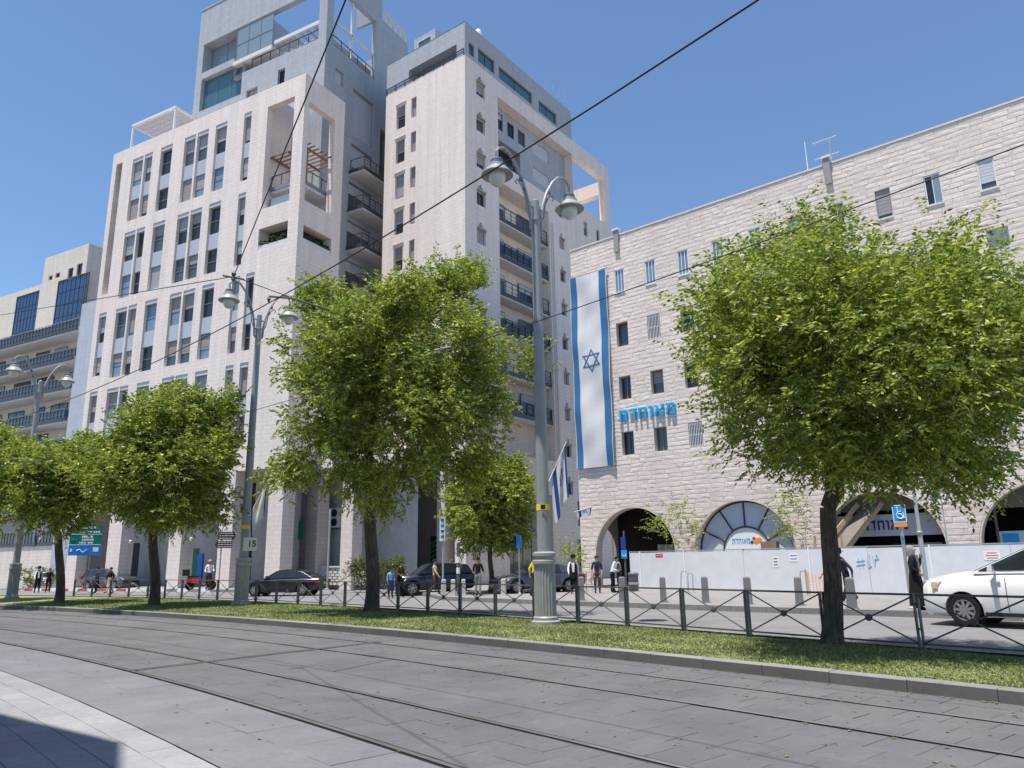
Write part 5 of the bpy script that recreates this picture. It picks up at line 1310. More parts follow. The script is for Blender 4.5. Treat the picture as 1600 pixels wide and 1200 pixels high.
# ---- overhead tram wires
def wire(name, label, pts, r=.011):
    o = MB(); o.tube(pts, r, 5); q = o.build(name, 'wire_black'); tag(q, label, 'wire', 'overhead tram wires'); return q
wire('contact_wire', 'black overhead wire above the tram track beside the pale pavement', [arc(-2.5, DEG(33) + DEG(.8) * k, 5.95 + .0035 * max(0, k - 16) ** 1.3) for k in range(42)], .0095)
wire('contact_wire', 'black overhead wire above the tram track beside the grass verge', [arc(1.22, DEG(33) + DEG(.8) * k, 5.75 + .0035 * max(0, k - 10) ** 1.3) for k in range(42)], .0085)
J = CAMP + ray(365, 432) * ((6.6 - EYE) / ray(365, 432).z)
S0, S1 = gnd(443, 1037), gnd(730, 1200); ln = (S1 - S0); ln.z = 0; nrm = Vector((-ln.y, ln.x, 0)).normalized()
best = None
for q in np.linspace(3, 12, 400):
    d = ray(540, 0); Q = CAMP + d * (q / d.y); sh = Q + SUN_TRAVEL * (Q.z / math.tan(SUN_EL)); e = abs((Vector((sh.x, sh.y, 0)) - S0).dot(nrm))
    if best is None or e < best[0]: best = (e, Q)
Q = best[1]; far = J + (Q - J) * 2.2
wire('span_wire', 'black span wire running up from the wire junction over the pavement', [J, J.lerp(far, .5), far], .008)
w4 = CAMP + ray(690, 545) * (14.39 * 1.0 / ray(690, 545).y)
wire('span_wire', 'thin span wire from the wire junction across both tram tracks to the verge', [J, J.lerp(w4, .5) - UPZ * .04, w4, atY(842, 500, LB1.y)], .008)
lf = CAMP + ray(-160, 515) * (26 / ray(-160, 515).y)
wire('span_wire', 'thin span wire running from the wire junction towards the balcony building', [J, J.lerp(lf, .5) - UPZ * .05, lf], .008)
ij = thing('wire_insulator', 'small dark insulator where the overhead span wires meet', 'insulator', J); mb = MB(); mb.lathe([(.01, -.09), (.04, -.06), (.025, 0), (.045, .05), (.01, .1)], J, 8); mb.build('body', 'lamp_dark', ij); mb = MB(); mb.tube([J - Vector((.15, .1, .02)), J + Vector((.15, .1, -.02))], .02, 5); mb.build('clamp', 'lamp_dark', ij)
def on_wire(x, y, r):
    d = ray(x, y); a = d.x ** 2 + d.y ** 2; o = CAMP - CC; b = 2 * (o.x * d.x + o.y * d.y); c = o.x ** 2 + o.y ** 2 - (RR + r) ** 2
    return CAMP + d * ((-b + math.sqrt(b * b - 4 * a * c)) / (2 * a))
a_ = on_wire(420, 472, -2.5); b_ = J.lerp(w4, .42); m_ = a_.lerp(b_, .35) + UPZ * .12
ra = thing('registration_arm', 'dark curved registration arm holding the overhead wire near the junction', 'bracket', a_); mb = MB(); mb.tube([a_, a_ + UPZ * .1, m_, b_], .018, 6); mb.build('arm', 'lamp_dark', ra); mb = MB(); mb.lathe([(.01, -.05), (.035, 0), (.01, .05)], a_ + UPZ * .05, 8); mb.build('clip', 'lamp_dark', ra)
ins = thing('strain_insulator', 'pale rod insulator on the span wire above the verge', 'insulator', w4); mb = MB(); mb.tube([w4 - Vector((.15, -.02, .02)), w4 + Vector((.18, .06, .06))], .018, 8); mb.build('rod', 'lamp_grey', ins); mb = MB(); mb.lathe([(.02, -.03), (.03, 0), (.02, .03)], w4, 8); mb.build('cap', 'lamp_grey', ins)

# ---- bollards on the far pavement
def bollard(p, label, h=.9, w=.24, mat='bollard_grey'):
    t = thing('bollard', label, 'bollard', p, random.uniform(-.3, .3), group='bollards along the far pavement'); mb = MB()
    a, b = w / 2, w / 2 * .86
    mb.add([(-a, -a, -.02), (a, -a, -.02), (a, a, -.02), (-a, a, -.02), (-b, -b, h - .04), (b, -b, h - .04), (b, b, h - .04), (-b, b, h - .04), (-b + .03, -b + .03, h), (b - .03, -b + .03, h), (b - .03, b - .03, h), (-b + .03, b - .03, h)],
           [(0, 1, 5, 4), (1, 2, 6, 5), (2, 3, 7, 6), (3, 0, 4, 7), (4, 5, 9, 8), (5, 6, 10, 9), (6, 7, 11, 10), (7, 4, 8, 11), (8, 9, 10, 11)]); mb.build('shaft', mat, t, local=True)
    mb = MB(); mb.box(-a - .03, a + .03, -a - .03, a + .03, -.02, .035); mb.build('foot', mat, t, local=True)
for x, y, lb in ((909, 938, 'grey concrete bollard beside the person in the open black coat'), (973, 940, 'grey concrete bollard in front of the dark litter bin'), (1037, 941, 'grey concrete bollard, second counted from the litter bin'), (1103, 941.5, 'grey concrete bollard between the leaning cycle hoops and the fanlight'),
                 (1170, 944, 'grey concrete bollard in front of the frosted fanlight'), (1250, 946, 'grey concrete bollard beside the orange mesh barrier'), (1332, 951, 'grey concrete bollard beside the striding person in dark jacket')):
    bollard(gnd(x, y, .14), lb)
for x, y, lb in ((693, 931, 'pale short bollard at the foot of the banner plate pole'), (708, 931, 'pale short bollard between the banner pole and the banded pole'), (724, 930.5, 'pale short bollard just past the black and white banded pole'), (787, 930, 'pale short bollard in front of the dark grey saloon')):
    bollard(gnd(x, y, .14), lb, .75, .22, 'concrete')

# ---- signs on poles
def pole(t, p, h, r=.04, mat='galvanised'):
    mb = MB(); mb.tube([p, p + UPZ * h], r, 8); mb.build('pole', mat, t)
    mb = MB(); mb.lathe([(r * 2.2, -.02), (r * 2.2, .03), (r * 1.1, .06)], p, 10); mb.build('foot', mat, t)
p = gnd(1425, 951, .14); t = thing('parking_sign', 'blue wheelchair parking sign with yellow strip on a grey pole', 'sign', p)
zt1, zt0 = atY(1420, 789, p.y).z, atY(1420, 823, p.y).z; pole(t, p, zt1 - p.z - .05, .05)
v = Vector((-p.x, -p.y, 0)).normalized(); f = fplane(p + v * .06, v); W_ = .36
zy = zt0 + (zt1 - zt0) * .2
mb = MB(); mb.fbox(f, -W_ / 2, W_ / 2, zy, zt1, 0, .02); mb.build('plate', 'sign_cyan', t)
mb = MB()
for (a, b, c, d) in ((-W_ / 2, W_ / 2, zt1 - .02, zt1), (-W_ / 2, W_ / 2, zy, zy + .02), (-W_ / 2, -W_ / 2 + .02, zy + .02, zt1 - .02), (W_ / 2 - .02, W_ / 2, zy + .02, zt1 - .02)): mb.fbox(f, a, b, c, d, .021, .025)
mb.build('border', 'sign_white', t)
mb = MB(); mb.fbox(f, -W_ / 2, W_ / 2, zt0, zy - .012, 0, .02); mb.build('strip', 'orange', t)
mb = MB(); zc_ = zy + (zt1 - zy) * .42; rw = .10
ring = [f.P(.02 + rw * math.cos(a), zc_ + rw * math.sin(a), .028) for a in np.linspace(math.radians(140), math.radians(400), 16)]; mb.tube(ring, .014, 4)
mb.tube([f.P(-.045, zc_ + .19, .028), f.P(-.035, zc_ + .04, .028), f.P(.05, zc_ + .03, .028), f.P(.10, zc_ - .08, .028), f.P(.14, zc_ - .07, .028)], .015, 4); mb.tube([f.P(-.04, zc_ + .11, .028), f.P(.05, zc_ + .11, .028)], .013, 4)
mb.lathe([(.005, 0), (.024, .003), (.005, .006)], f.P(-.05, zc_ + .225, .026), 8, axis=v); mb.build('wheelchair_symbol', 'sign_white', t)
mb = MB(); mb.fbox(f, -.035, .035, atY(1420, 845, p.y).z, atY(1420, 838, p.y).z, .0, .006); mb.build('label', 'sign_blue', t)
# tilted-looking street pole behind it, with clamp
p = gnd(1452, 925 + 16, .14); t = thing('street_pole', 'pale stepped steel street pole in front of the hoarding beside the wheelchair sign', 'pole', p)
mb = MB(); hh_ = atY(1437, 742, p.y).z - p.z
mb.lathe([(.16, 0), (.16, .5), (.10, .56), (.10, .62), (.075, .66), (.075, 2.2), (.06, 2.3), (.055, hh_)], p, 12); mb.build('shaft', 'galvanised', t, 30); mb = MB(); mb.lathe([(.12, .6), (.14, .61), (.14, .68), (.10, .7)], p, 12); mb.lathe([(.09, 2.18), (.10, 2.2), (.10, 2.28), (.07, 2.32)], p, 12); mb.build('collar', 'lamp_grey', t, 30)
p = FH.P(*[FH.uv(1480, 862)[0], .14], -.3); p = Vector((p.x, p.y, .14)); t = thing('flagpole', 'thin grey flagpole with drooping blue flag behind the hoarding', 'flagpole', p); h_ = 5.2; mb = MB(); mb.tube([p, p + UPZ * h_], [.035, .02], 8); mb.build('mast', 'galvanised', t)
mb = MB(); 
for i in range(6):
    for j in range(8):
        g = lambda a, b: p + UPZ * (h_ - .05 - b * 1.25 - a * .5 * (1 - b * .3)) - FRB.d * (a * .34 * (1 - .3 * b)) + FRB.n * (.06 * math.sin(a * 9 + b * 3))
        mb.quad(g(i / 6, j / 8), g((i + 1) / 6, j / 8), g((i + 1) / 6, (j + 1) / 8), g(i / 6, (j + 1) / 8))
mb.build('cloth', 'flag_blue', t, 70)
p = gnd(979, 925, .14); t = thing('parking_sign', 'small blue wheelchair sign with purple panel at the hoarding end', 'sign', p); pole(t, p, 2.9, .04, 'lamp_dark'); v = Vector((-p.x, -p.y, 0)).normalized(); f = fplane(p + v * .05, v)
mb = MB(); mb.fbox(f, -.17, .11, 1.72, 2.12, 0, .02); mb.build('plate', 'sign_cyan', t); mb = MB(); mb.fbox(f, -.17, .07, 2.15, 2.75, 0, .02); mb.build('panel', 'letter_navy', t); mb = MB(); mb.tube([f.P(-.03 + .08 * math.cos(a), 1.9 + .08 * math.sin(a), .024) for a in np.linspace(2.4, 7, 12)], .014, 4); mb.build('wheelchair_symbol', 'sign_white', t)
# brown direction boards
p = gnd(341, 919, .3); t = thing('direction_sign', 'two brown pointed direction boards on a grey pole before the arcade', 'sign', p); zt = atY(345, 831, p.y).z; pole(t, p, zt - p.z, .05)
v = Vector((-p.x, -p.y, 0)).normalized(); f = fplane(p + v * .06, v)
for i, (y0, y1, sgn) in enumerate(((831, 843.5, 1), (845, 856.5, -1))):
    z1, z0 = atY(345, y0, p.y).z, atY(345, y1, p.y).z; a, b = (-.22, .74) if sgn > 0 else (-.28, .66)
    q = [f.P(a, z0, .02), f.P(b, z0, .02), f.P(b + .1, (z0 + z1) / 2, .02), f.P(b, z1, .02), f.P(a, z1, .02)] if sgn > 0 else [f.P(a, z0, .02), f.P(b, z0, .02), f.P(b, z1, .02), f.P(a, z1, .02), f.P(a - .1, (z0 + z1) / 2, .02)]
    mb = MB(); mb.add(q + [x - v * .03 for x in q], [(0, 1, 2, 3, 4), (9, 8, 7, 6, 5)] + [(k, 5 + k, 5 + (k + 1) % 5, (k + 1) % 5) for k in range(5)]); bd = mb.build('board', 'sign_brown', t)
    mb = MB()
    for k in range(3):
        zz = z0 + (z1 - z0) * (k + .65) / 3.3; u = a + .06
        while u < b - .12:
            w = random.uniform(.08, .2); mb.fbox(f, u, min(u + w, b - .03), zz - .022, zz + .022, .022, .026); u += w + .035
    mb.build('lettering', 'sign_white', bd)['kind'] = 'stuff'
# green and blue road sign
p = gnd(132, 922, .2); t = thing('road_sign', 'large green road sign with blue lower band between the trees', 'sign', p); z1, zm, z0 = atY(125, 821, p.y).z, atY(125, 852, p.y).z, atY(125, 868, p.y).z
for dx in (-.35,): pole(t, p + Vector((0, 0, 0)), z0 - p.z + .3, .06, 'lamp_dark')
v = Vector((-p.x, -p.y, 0)).normalized(); f = fplane(p + v * .08, v); a, b = -1.25, .72
mb = MB(); mb.fbox(f, a, b, zm, z1, 0, .04); mb.build('green_panel', 'sign_green', t); mb = MB(); mb.fbox(f, a, b, z0, zm - .006, 0, .04); mb.build('blue_panel', 'sign_blue', t)
mb = MB()
for q in (zm + .0, zm + (z1 - zm) * .52): mb.fbox(f, a + .03, b - .03, q + .01, q + .05, .042, .047)
H_ = z1 - zm
for row, (zz, hh2, wid) in enumerate(((.88, .11, 1.0), (.66, .08, 1.5), (.42, .11, .75), (.27, .09, .7), (.12, .08, 1.0))):
    u = (a + b) / 2 - wid / 2 + .12
    while u < (a + b) / 2 + wid / 2:
        w = random.uniform(.06, .16); mb.fbox(f, u, u + w, zm + H_ * zz - H_ * hh2 / 2, zm + H_ * zz + H_ * hh2 / 2, .042, .047); u += w + random.choice([.03, .03, .1])
mb.bar(f.P(a + .2, zm + H_ * .27, .045), f.P(a + .42, zm + H_ * .27, .045), .05, .006); mb.bar(f.P(a + .15, zm + H_ * .27, .045), f.P(a + .26, zm + H_ * .36, .045), .04, .006)
mb.tube([f.P(a + .5 + q * .09, z0 + .32 + .1 * math.sin(q * 1.1), .045) for q in range(8)], .022, 4); mb.fbox(f, b - .48, b - .15, z0 + .25, z0 + .55, .042, .047); mb.fbox(f, a + .1, a + .22, z0 + .25, z0 + .45, .042, .047)
mb.build('lettering', 'sign_white', t)['kind'] = 'stuff'
# other thin poles
def thin_pole(x, y, ytop, label, z=.14, r=.05, mat='galvanised', extra=None):
    p = gnd(x, y, z); t = thing('street_pole', label, 'pole', p); pole(t, p, atY(x, ytop, p.y).z - p.z, r, mat); return t, p
t, p = thin_pole(511, 921, 795, 'plain grey street pole in front of the air conditioners', .3, .06)
t, p = thin_pole(716, 930, 848, 'dark pole with white bands beside the parked car', .14, .08, 'lamp_dark')
for zz in (1.0, 1.5): mb = MB(); mb.lathe([(.09, zz), (.09, zz + .28)], Vector((p.x, p.y, p.z)), 10); mb.build('band', 'sign_white', t)
t, p = thin_pole(692, 929, 828, 'grey pole with tall blue and white banner plate', .14, .05)
v = Vector((-p.x, -p.y, 0)).normalized(); f = fplane(p + v * .06, v); mb = MB(); mb.fbox(f, -.18, .1, 2.7, 3.9, 0, .02); mb.build('banner_plate', 'sign_white', t); mb = MB()
for k in range(4): mb.fbox(f, -.12, .04, 2.85 + k * .27, 2.98 + k * .27, .022, .026)
mb.build('lettering', 'sign_blue', t)['kind'] = 'stuff'
t, p = thin_pole(812, 928, 848, 'thin pole with a blue plate beside the yellow-shirted person', .14, .04); v = Vector((-p.x, -p.y, 0)).normalized(); f = fplane(p + v * .05, v); mb = MB(); mb.fbox(f, -.12, .12, 2.3, 2.9, 0, .02); mb.build('plate', 'sign_blue', t)
t, p = thin_pole(915, 913, 800, 'curved thin pole carrying a blue street name plate', .14, .04); v = Vector((-p.x, -p.y, 0)).normalized(); f = fplane(p + v * .05, v); z_ = atY(915, 846, p.y).z; mb = MB(); mb.fbox(f, -.25, .28, z_ - .22, z_ + .25, 0, .02); mb.build('plate', 'sign_blue', t); mb = MB(); mb.tube([p + UPZ * (atY(915, 800, p.y).z - p.z), atY(918, 797, p.y), atY(929, 798, p.y)], .03, 6); mb.build('arm', 'galvanised', t)
t, p = thin_pole(960, 908, 776, 'slim lamp with flat Y-shaped head at the corner arch', .14, .05, 'frame_grey'); q = atY(958, 790, p.y); mb = MB(); mb.tube([q, atY(951, 775, p.y)], .03, 5); mb.tube([q, atY(965, 775, p.y)], .03, 5); mb.bar(atY(949, 774, p.y), atY(967, 774, p.y), .12, .05); mb.build('lamp_head', 'frame_grey', t)
pole_flag('pole_flag', 'small white flag with blue stripes fluttering on the corner of the pale tower', atY(897, 800, 45), atY(925, 792, 44.5), (.3, .2, 0), .45, None, 'star', 3.0)

# ---- air conditioners on the side wall
FQ2 = FP1
for (x0, x1, lb) in ((481, 501, 'white twin-fan air conditioner nearest the corner pillar of the pale tower'), (502, 515, 'white air conditioner in the middle of three on the tower side wall'), (516, 530, 'white air conditioner farthest from the corner pillar of the pale tower')):
    a = FQ2.uv(x0, 794, .4); b = FQ2.uv(x1, 824, .4)
    t = thing('air_conditioner', lb, 'air conditioner', FQ2.P((a[0] + b[0]) / 2, b[1], .4), group='air conditioners on the tower side wall')
    mb = MB(); mb.fbox(FQ2, a[0], b[0], b[1], a[1], .4, .02); mb.build('casing', 'ac_white', t)
    for zz in (.27, .74):
        c = FQ2.P((a[0] * .55 + b[0] * .45), b[1] + (a[1] - b[1]) * zz, .405); rr_ = min((b[0] - a[0]) * .32, (a[1] - b[1]) * .2); mb = MB(); mb.lathe([(.02, 0), (rr_, .004), (rr_, .02), (rr_ * .35, .025), (.01, .03)], c, 14, axis=FQ2.n); mb.build('fan', 'black_plastic', t)
    mb = MB(); mb.fbox(FQ2, a[0] + .05, b[0] - .05, b[1] - .06, b[1], .38, 0); mb.build('bracket', 'frame_dark', t)
# ---- pierced low brick screen
p0, p1 = gnd(432, 913, .3), gnd(578, 914.5, .3); L = (p1 - p0).length; fs = Fac((p0.x, p0.y), math.degrees(math.atan2((p1 - p0).y, (p1 - p0).x)))
t = thing('screen_wall', 'low pierced screen wall of pale blocks in front of the air conditioners', 'wall', (p0 + p1) / 2)
mb = MB(); mb.fbox(fs, 0, L, .1, 1.02, -.2, -.16); mb.build('back', 'brown_wall', t)
for r_ in range(6):
    u = -.1 + (r_ % 2) * .24
    while u < L - .3:
        mb = MB(); mb.fbox(fs, max(0, u), u + .38, .3 + r_ * .19, .3 + r_ * .19 + .155, -.15, 0); mb.build('block', 'slab_white', t); u += .5
mb = MB(); mb.fbox(fs, -.05, L + .05, 1.44, 1.54, -.25, .05); mb.build('coping', 'slab_white', t)
# ---- bench, cycle hoops, site barrier
p = gnd(880, 921, .14); t = thing('bench', 'reddish wooden slatted bench beside the fluted lamp post', 'bench', p); v = Vector((-p.x, -p.y, 0)).normalized(); f = fplane(p, v)
for k in range(4): mb = MB(); mb.fbox(f, -.75, .75, .14 + .42, .14 + .46, -.25 + k * .13, -.14 + k * .13); mb.build('slat', 'bench_wood', t)
for k in range(3): mb = MB(); mb.fbox(f, -.75, .75, .14 + .56 + k * .14, .14 + .67 + k * .14, -.32, -.28); mb.build('slat', 'bench_wood', t)
for u in (-.6, .6): mb = MB(); mb.fbox(f, u - .04, u + .04, .12, .56, -.2, .18); mb.fbox(f, u - .03, u + .03, .56, 1.0, -.36, -.325); mb.build('leg', 'iron_grey', t)
def hoop(x, y, w, h, label, lean=0.0):
    p = gnd(x, y, .14); t = thing('cycle_hoop', label, 'cycle stand', p); mb = MB(); d = FRB.d * (w / 2); le = FRB.n * lean
    mb.tube([p - d, p - d + UPZ * (h - .12) + le, p - d * .75 + UPZ * h + le, p + d * .75 + UPZ * h + le, p + d + UPZ * (h - .12) + le, p + d], .025, 8); mb.build('hoop', 'galvanised', t, 40); mb = MB()
    for s in (-1, 1): mb.lathe([(.05, 0), (.05, .02), (.03, .03)], p + d * s, 8)
    mb.build('foot_plate', 'galvanised', t)
hoop(1069, 927, .35, .95, 'steel cycle hoop leaning near the hoarding seam', -.15); hoop(1080, 926, .25, .85, 'short steel cycle hoop behind the leaning one')
hoop(1259, 930, .3, .95, 'steel cycle hoop beside the orange barrier mesh'); hoop(921, 925, .35, .95, 'steel cycle hoop by the corner arch of the stone building')
p = gnd(1276, 931, .14); t = thing('site_barrier', 'orange mesh barrier leaning on the hoarding behind the tree trunk', 'barrier', p); q = [p + FRB.d * -.35, p + FRB.d * .7, p + FRB.d * .65 + UPZ * .55, p + FRB.d * -.35 + UPZ * .95]
mb = MB(); 
for i in range(9):
    a = q[0].lerp(q[1], i / 8); b = q[3].lerp(q[2], i / 8); mb.bar(a, b, .02, .012)
for i in range(9):
    a = q[0].lerp(q[3], i / 8); b = q[1].lerp(q[2], i / 8); mb.bar(a, b, .02, .012)
mb.build('mesh', 'orange', t); mb = MB(); mb.bar(q[0], q[3] + UPZ * .08, .05, .05); mb.bar(q[1], q[2] + UPZ * .08, .05, .05); mb.build('post', 'wood', t)
# ---- building on the camera's own side: out of frame, it throws the shadow on the near pavement
sc_ = gnd(190, 1160); e1 = (gnd(0, 1115) - sc_).normalized(); e2 = (gnd(190, 1200) - sc_).normalized(); Hn = 12.5
c0 = sc_ - SUN_TRAVEL * (Hn / math.tan(SUN_EL)); c0.z = 0
t = thing('corner_building', 'pale stone shop building behind the near pavement that shades its corner', 'building', c0)
q = [c0, c0 + e1 * 26, c0 + e1 * 26 + e2 * 14 - Vector((6, 4, 0)), c0 + e2 * 12]
mb = MB(); mb.prism([(x.x, x.y) for x in q], -.02, Hn - .25); mb.build('wall', 'stone_white', t)
mb = MB(); mb.prism([(x.x, x.y) for x in q], Hn - .249, Hn); mb.build('cornice', 'arch_stone', t)
fe = Fac((c0.x, c0.y), math.degrees(math.atan2(e1.y, e1.x))); fe.n = -fe.n if fe.n.dot(Vector((1, 1, 0))) < 0 else fe.n
for k in range(6):
    for z in (4.4, 8.0):
        mb = MB(); mb.fbox(fe, 1.5 + k * 4, 2.9 + k * 4, z, z + 2, .01, .05); mb.build('window', 'glass_mid', t)
# ================================================================== TREES
def ell_sample(rng, ells, n, shell=0.55):
    out = []; w = np.array([e[1][0] * e[1][1] * e[1][2] * (e[2] if len(e) > 2 else 1) for e in ells]); w = w / w.sum()
    while len(out) < n:
        e = ells[rng.choice(len(ells), p=w)]; d = rng.normal(size=3); d /= np.linalg.norm(d)
        r = (shell ** 3 + (1 - shell ** 3) * rng.random()) ** (1 / 3) if rng.random() < .8 else rng.random() ** .5
        p = np.array(e[0]) + d * r * np.array(e[1])
        if p[2] > (e[3] if len(e) > 3 else -99): out.append(p)
    out = np.array(out)
    if n > 100:      # gather two thirds of them into clumps so that the crown has light and dark masses and gaps
        cl = out[:max(8, n // 7)]; k = rng.integers(0, len(cl), n); sel = rng.random(n) < .66
        out[sel] = cl[k[sel]] + rng.normal(0, .34, (sel.sum(), 3)) * np.array([1, 1, .7])
    return out
def grow(rng, base, fork_z, lean, att, step=.32, kill=.45):
    nodes = [np.array(base, float)]; par = [-1]; n = max(3, int(fork_z / .3))
    for i in range(1, n + 1):
        t = i / n; nodes.append(np.array(base) + np.array([lean[0] * t + .05 * math.sin(t * 5), lean[1] * t + .04 * math.sin(t * 4 + 1), fork_z * t])); par.append(i - 1)
    act = att.copy(); first = n
    P = np.zeros((6000, 3)); P[:len(nodes)] = nodes; cnt = len(nodes)
    for it in range(140):
        if len(act) == 0 or cnt > 5500: break
        d = np.linalg.norm(act[:, None, :] - P[None, first:cnt, :], axis=2); near = d.argmin(1) + first; dm = d.min(1)
        keep = dm > kill
        new = []
        for k in np.unique(near[keep]):
            v = act[keep][near[keep] == k] - P[k]; v /= np.linalg.norm(v, axis=1)[:, None]; g = v.sum(0)
            if np.linalg.norm(g) < 1e-4: continue
            g = g / np.linalg.norm(g) + rng.normal(0, .18, 3) + np.array([0, 0, .08]); g /= np.linalg.norm(g)
            new.append((P[k] + g * step, k))
        if not new: break
        for p, k in new:
            if cnt >= 5900: break
            P[cnt] = p; par.append(int(k)); cnt += 1
        act = act[keep]
    return P[:cnt], par
def leaf_quads(rng, centers, dirs, L, Wd):
    n = len(centers); d = dirs / np.linalg.norm(dirs, axis=1)[:, None]
    r = rng.normal(size=(n, 3)); r[:, 2] *= .5; s = np.cross(d, r); s /= np.linalg.norm(s, axis=1)[:, None] + 1e-9
    up = np.cross(s, d)
    l = (L * rng.uniform(.7, 1.25, n))[:, None]; w = (Wd * rng.uniform(.75, 1.2, n))[:, None]
    v = np.zeros((n, 4, 3)); v[:, 0] = centers; v[:, 1] = centers + d * l * .45 + s * w - up * w * .35; v[:, 2] = centers + d * l - up * l * .12; v[:, 3] = centers + d * l * .45 - s * w - up * w * .35
    return v
def foliage(rng, att, cen, shoots, nleaf, L, Wd, spread=.45, droop=.35):
    C_ = []; D_ = []
    for a in att:
        out = a - cen; out[2] *= .6; out = out / (np.linalg.norm(out) + 1e-6)
        low = max(0, min(1, (cen[2] - a[2]) / 2.0))
        for k in range(rng.poisson(shoots) + 1):
            d = out * .7 + rng.normal(0, .75, 3) + np.array([0, 0, .3 - droop * low * 1.6]); d /= np.linalg.norm(d)
            o = a + rng.normal(0, spread * .45, 3); ln = rng.uniform(.5, 1.2) * spread
            t = np.linspace(.08, 1, nleaf); q = o + d * ln * t[:, None]; q[:, 2] -= droop * ln * t ** 2 * (.5 + low)
            tang = np.repeat(d[None], nleaf, 0).copy(); tang[:, 2] -= 2 * droop * t * (.5 + low)
            sv = np.cross(d, [0, 0, 1.0]); sv /= np.linalg.norm(sv) + 1e-6
            sg = np.where(np.arange(nleaf) % 2 == 0, 1, -1)[:, None]
            ld = tang * .55 + sv * sg * .8 + rng.normal(0, .28, (nleaf, 3)); ld[:, 2] -= .25
            C_.append(q); D_.append(ld)
    return leaf_quads(rng, np.concatenate(C_), np.concatenate(D_), L, Wd)
def make_tree(label, base, ells, fork_z, r0, seed, natt, shoots, nleaf, L, Wd, lean=(0, 0), group=None, name='tree', spread=.55, droop=.14, leafm='leaf', step=.32, extra_low=0):
    rng = np.random.default_rng(seed); t = thing(name, label, 'tree' if name != 'shrub' else 'shrub', base, group=group)
    ells = [((e[0][0], e[0][1], e[0][2]),) + tuple(e[1:]) for e in ells]
    att = ell_sample(rng, ells, natt)
    P, par = grow(rng, (0, 0, -.05), fork_z, lean, att, step)
    n = len(P); rad = np.zeros(n); tip = .009 if r0 > .1 else .005
    ch = [[] for _ in range(n)]
    for i in range(1, n): ch[par[i]].append(i)
    pw = 2.35
    for i in range(n - 1, -1, -1): rad[i] = tip if not ch[i] else sum(rad[c] ** pw for c in ch[i]) ** (1 / pw)
    k = r0 / rad[0]
    rad = np.where(rad > .02, rad * (1 + (k - 1) * np.clip((rad - .02) / max(1e-6, rad[0] - .02), 0, 1)), rad)
    nf = max(3, int(fork_z / .3))
    for i in range(nf + 1): rad[i] = r0 * (1.28 - .5 * min(1, i / 2.2) ** .6 * .45 - .22 * i / nf)
    tr = MB(); br = MB(); done = set()
    tr.tube([P[i] for i in range(nf + 1)], [float(rad[i]) for i in range(nf + 1)], 12)
    for i in range(nf + 1, n):
        if i in done: continue
        chain = [par[i], i]; done.add(i)
        while True:
            nx = [c for c in ch[chain[-1]] if c not in done]
            if not nx: break
            c = max(nx, key=lambda q: rad[q]); chain.append(c); done.add(c)
        rr_ = [float(min(rad[chain[0]], rad[chain[1]] * 1.15))] + [float(rad[c]) for c in chain[1:]]
        br.tube([P[c] for c in chain], rr_, 6 if rr_[0] > .05 else 4, cap=False)
    tr.build('trunk', 'bark', t, 60, True); br.build('branches', 'bark', t, 60, True)
    cen = att.mean(0); tips = P[[i for i in range(nf + 1, n) if not ch[i]]]
    at2 = np.concatenate([att, tips]) if len(tips) else att
    lv = foliage(rng, at2, cen, shoots, nleaf, L, Wd, spread, droop)
    cr = tri_mesh('crown', lv, 4, leafm, t); return t
def px_tree(label, bx, by, x0, x1, y0, y1, seed, natt, shoots, nleaf, L, Wd, r0, fork_y, z=.17, off=1.15, group='trees along the grass verge', extra=(), depth=.95, **kw):
    b = gnd(bx, by, z); Y = b.y - off; q = lambda x, y: atY(x, y, Y) - b; qb = lambda x, y: atY(x, y, b.y) - b
    l, r = q(x0, (y0 + y1) / 2), q(x1, (y0 + y1) / 2); tp, bt = q((x0 + x1) / 2, y0).z, q((x0 + x1) / 2, y1).z
    cx = (l.x + r.x) / 2; rx = (r.x - l.x) / 2; zc = bt + (tp - bt) * .46; m = .28
    ells = [((cx, -off, zc), (rx - m, (rx - m) * depth, (tp - bt) * .5 - m), 1.0, bt + .35), ((cx * 1.0 + rx * .05, -off, bt + (tp - bt) * .66), (rx * .72, rx * .7 * depth, (tp - bt) * .33 - m))]
    for (ex, ey, er) in extra:
        c = q(ex, ey); ells.append(((c.x, -off + random.uniform(-.5, .5), c.z), (er, er, er * .8), 1.6))
    return make_tree(label, b, ells, qb(bx, fork_y).z, r0, seed, natt, shoots, nleaf, L, Wd, lean=(qb(bx, fork_y).x * .6, -off * .12), group=group, **kw)
random.seed(2)
px_tree('broad green street tree with dark trunk on the verge in front of the white hoarding', 1300, 1005, 1056, 1605, 385, 742, 21, 460, 18, 15, .102, .0205, .165, 790, off=1.25, extra=[(1240, 420, .45), (1560, 680, .6), (1590, 560, .8), (1085, 560, .4), (1180, 735, .35), (1500, 705, .5)])
px_tree('largest bushy street tree, on the verge in front of the gap between the two towers', 580, 956, 452, 806, 430, 795, 5, 520, 15, 15, .138, .0275, .22, 790, extra=[(700, 440, .9), (640, 430, .8), (520, 480, .8), (790, 540, .9), (450, 700, .9), (740, 620, 1.2), (460, 560, .9)])
px_tree('rounded street tree on the verge in front of the arcade of the white tower', 240, 946, 165, 380, 622, 826, 8, 330, 14, 14, .155, .033, .20, 830, extra=[(290, 615, .6), (350, 640, .6)])
px_tree('street tree whose trunk stands in front of the parked grey car', 92, 942, 10, 176, 690, 826, 13, 280, 13, 13, .168, .036, .19, 835, extra=[(40, 700, .5), (120, 690, .5)])
px_tree('street tree on the verge nearest the cream balcony building', -20, 938, -95, 60, 672, 822, 17, 200, 11, 12, .19, .042, .2, 835)
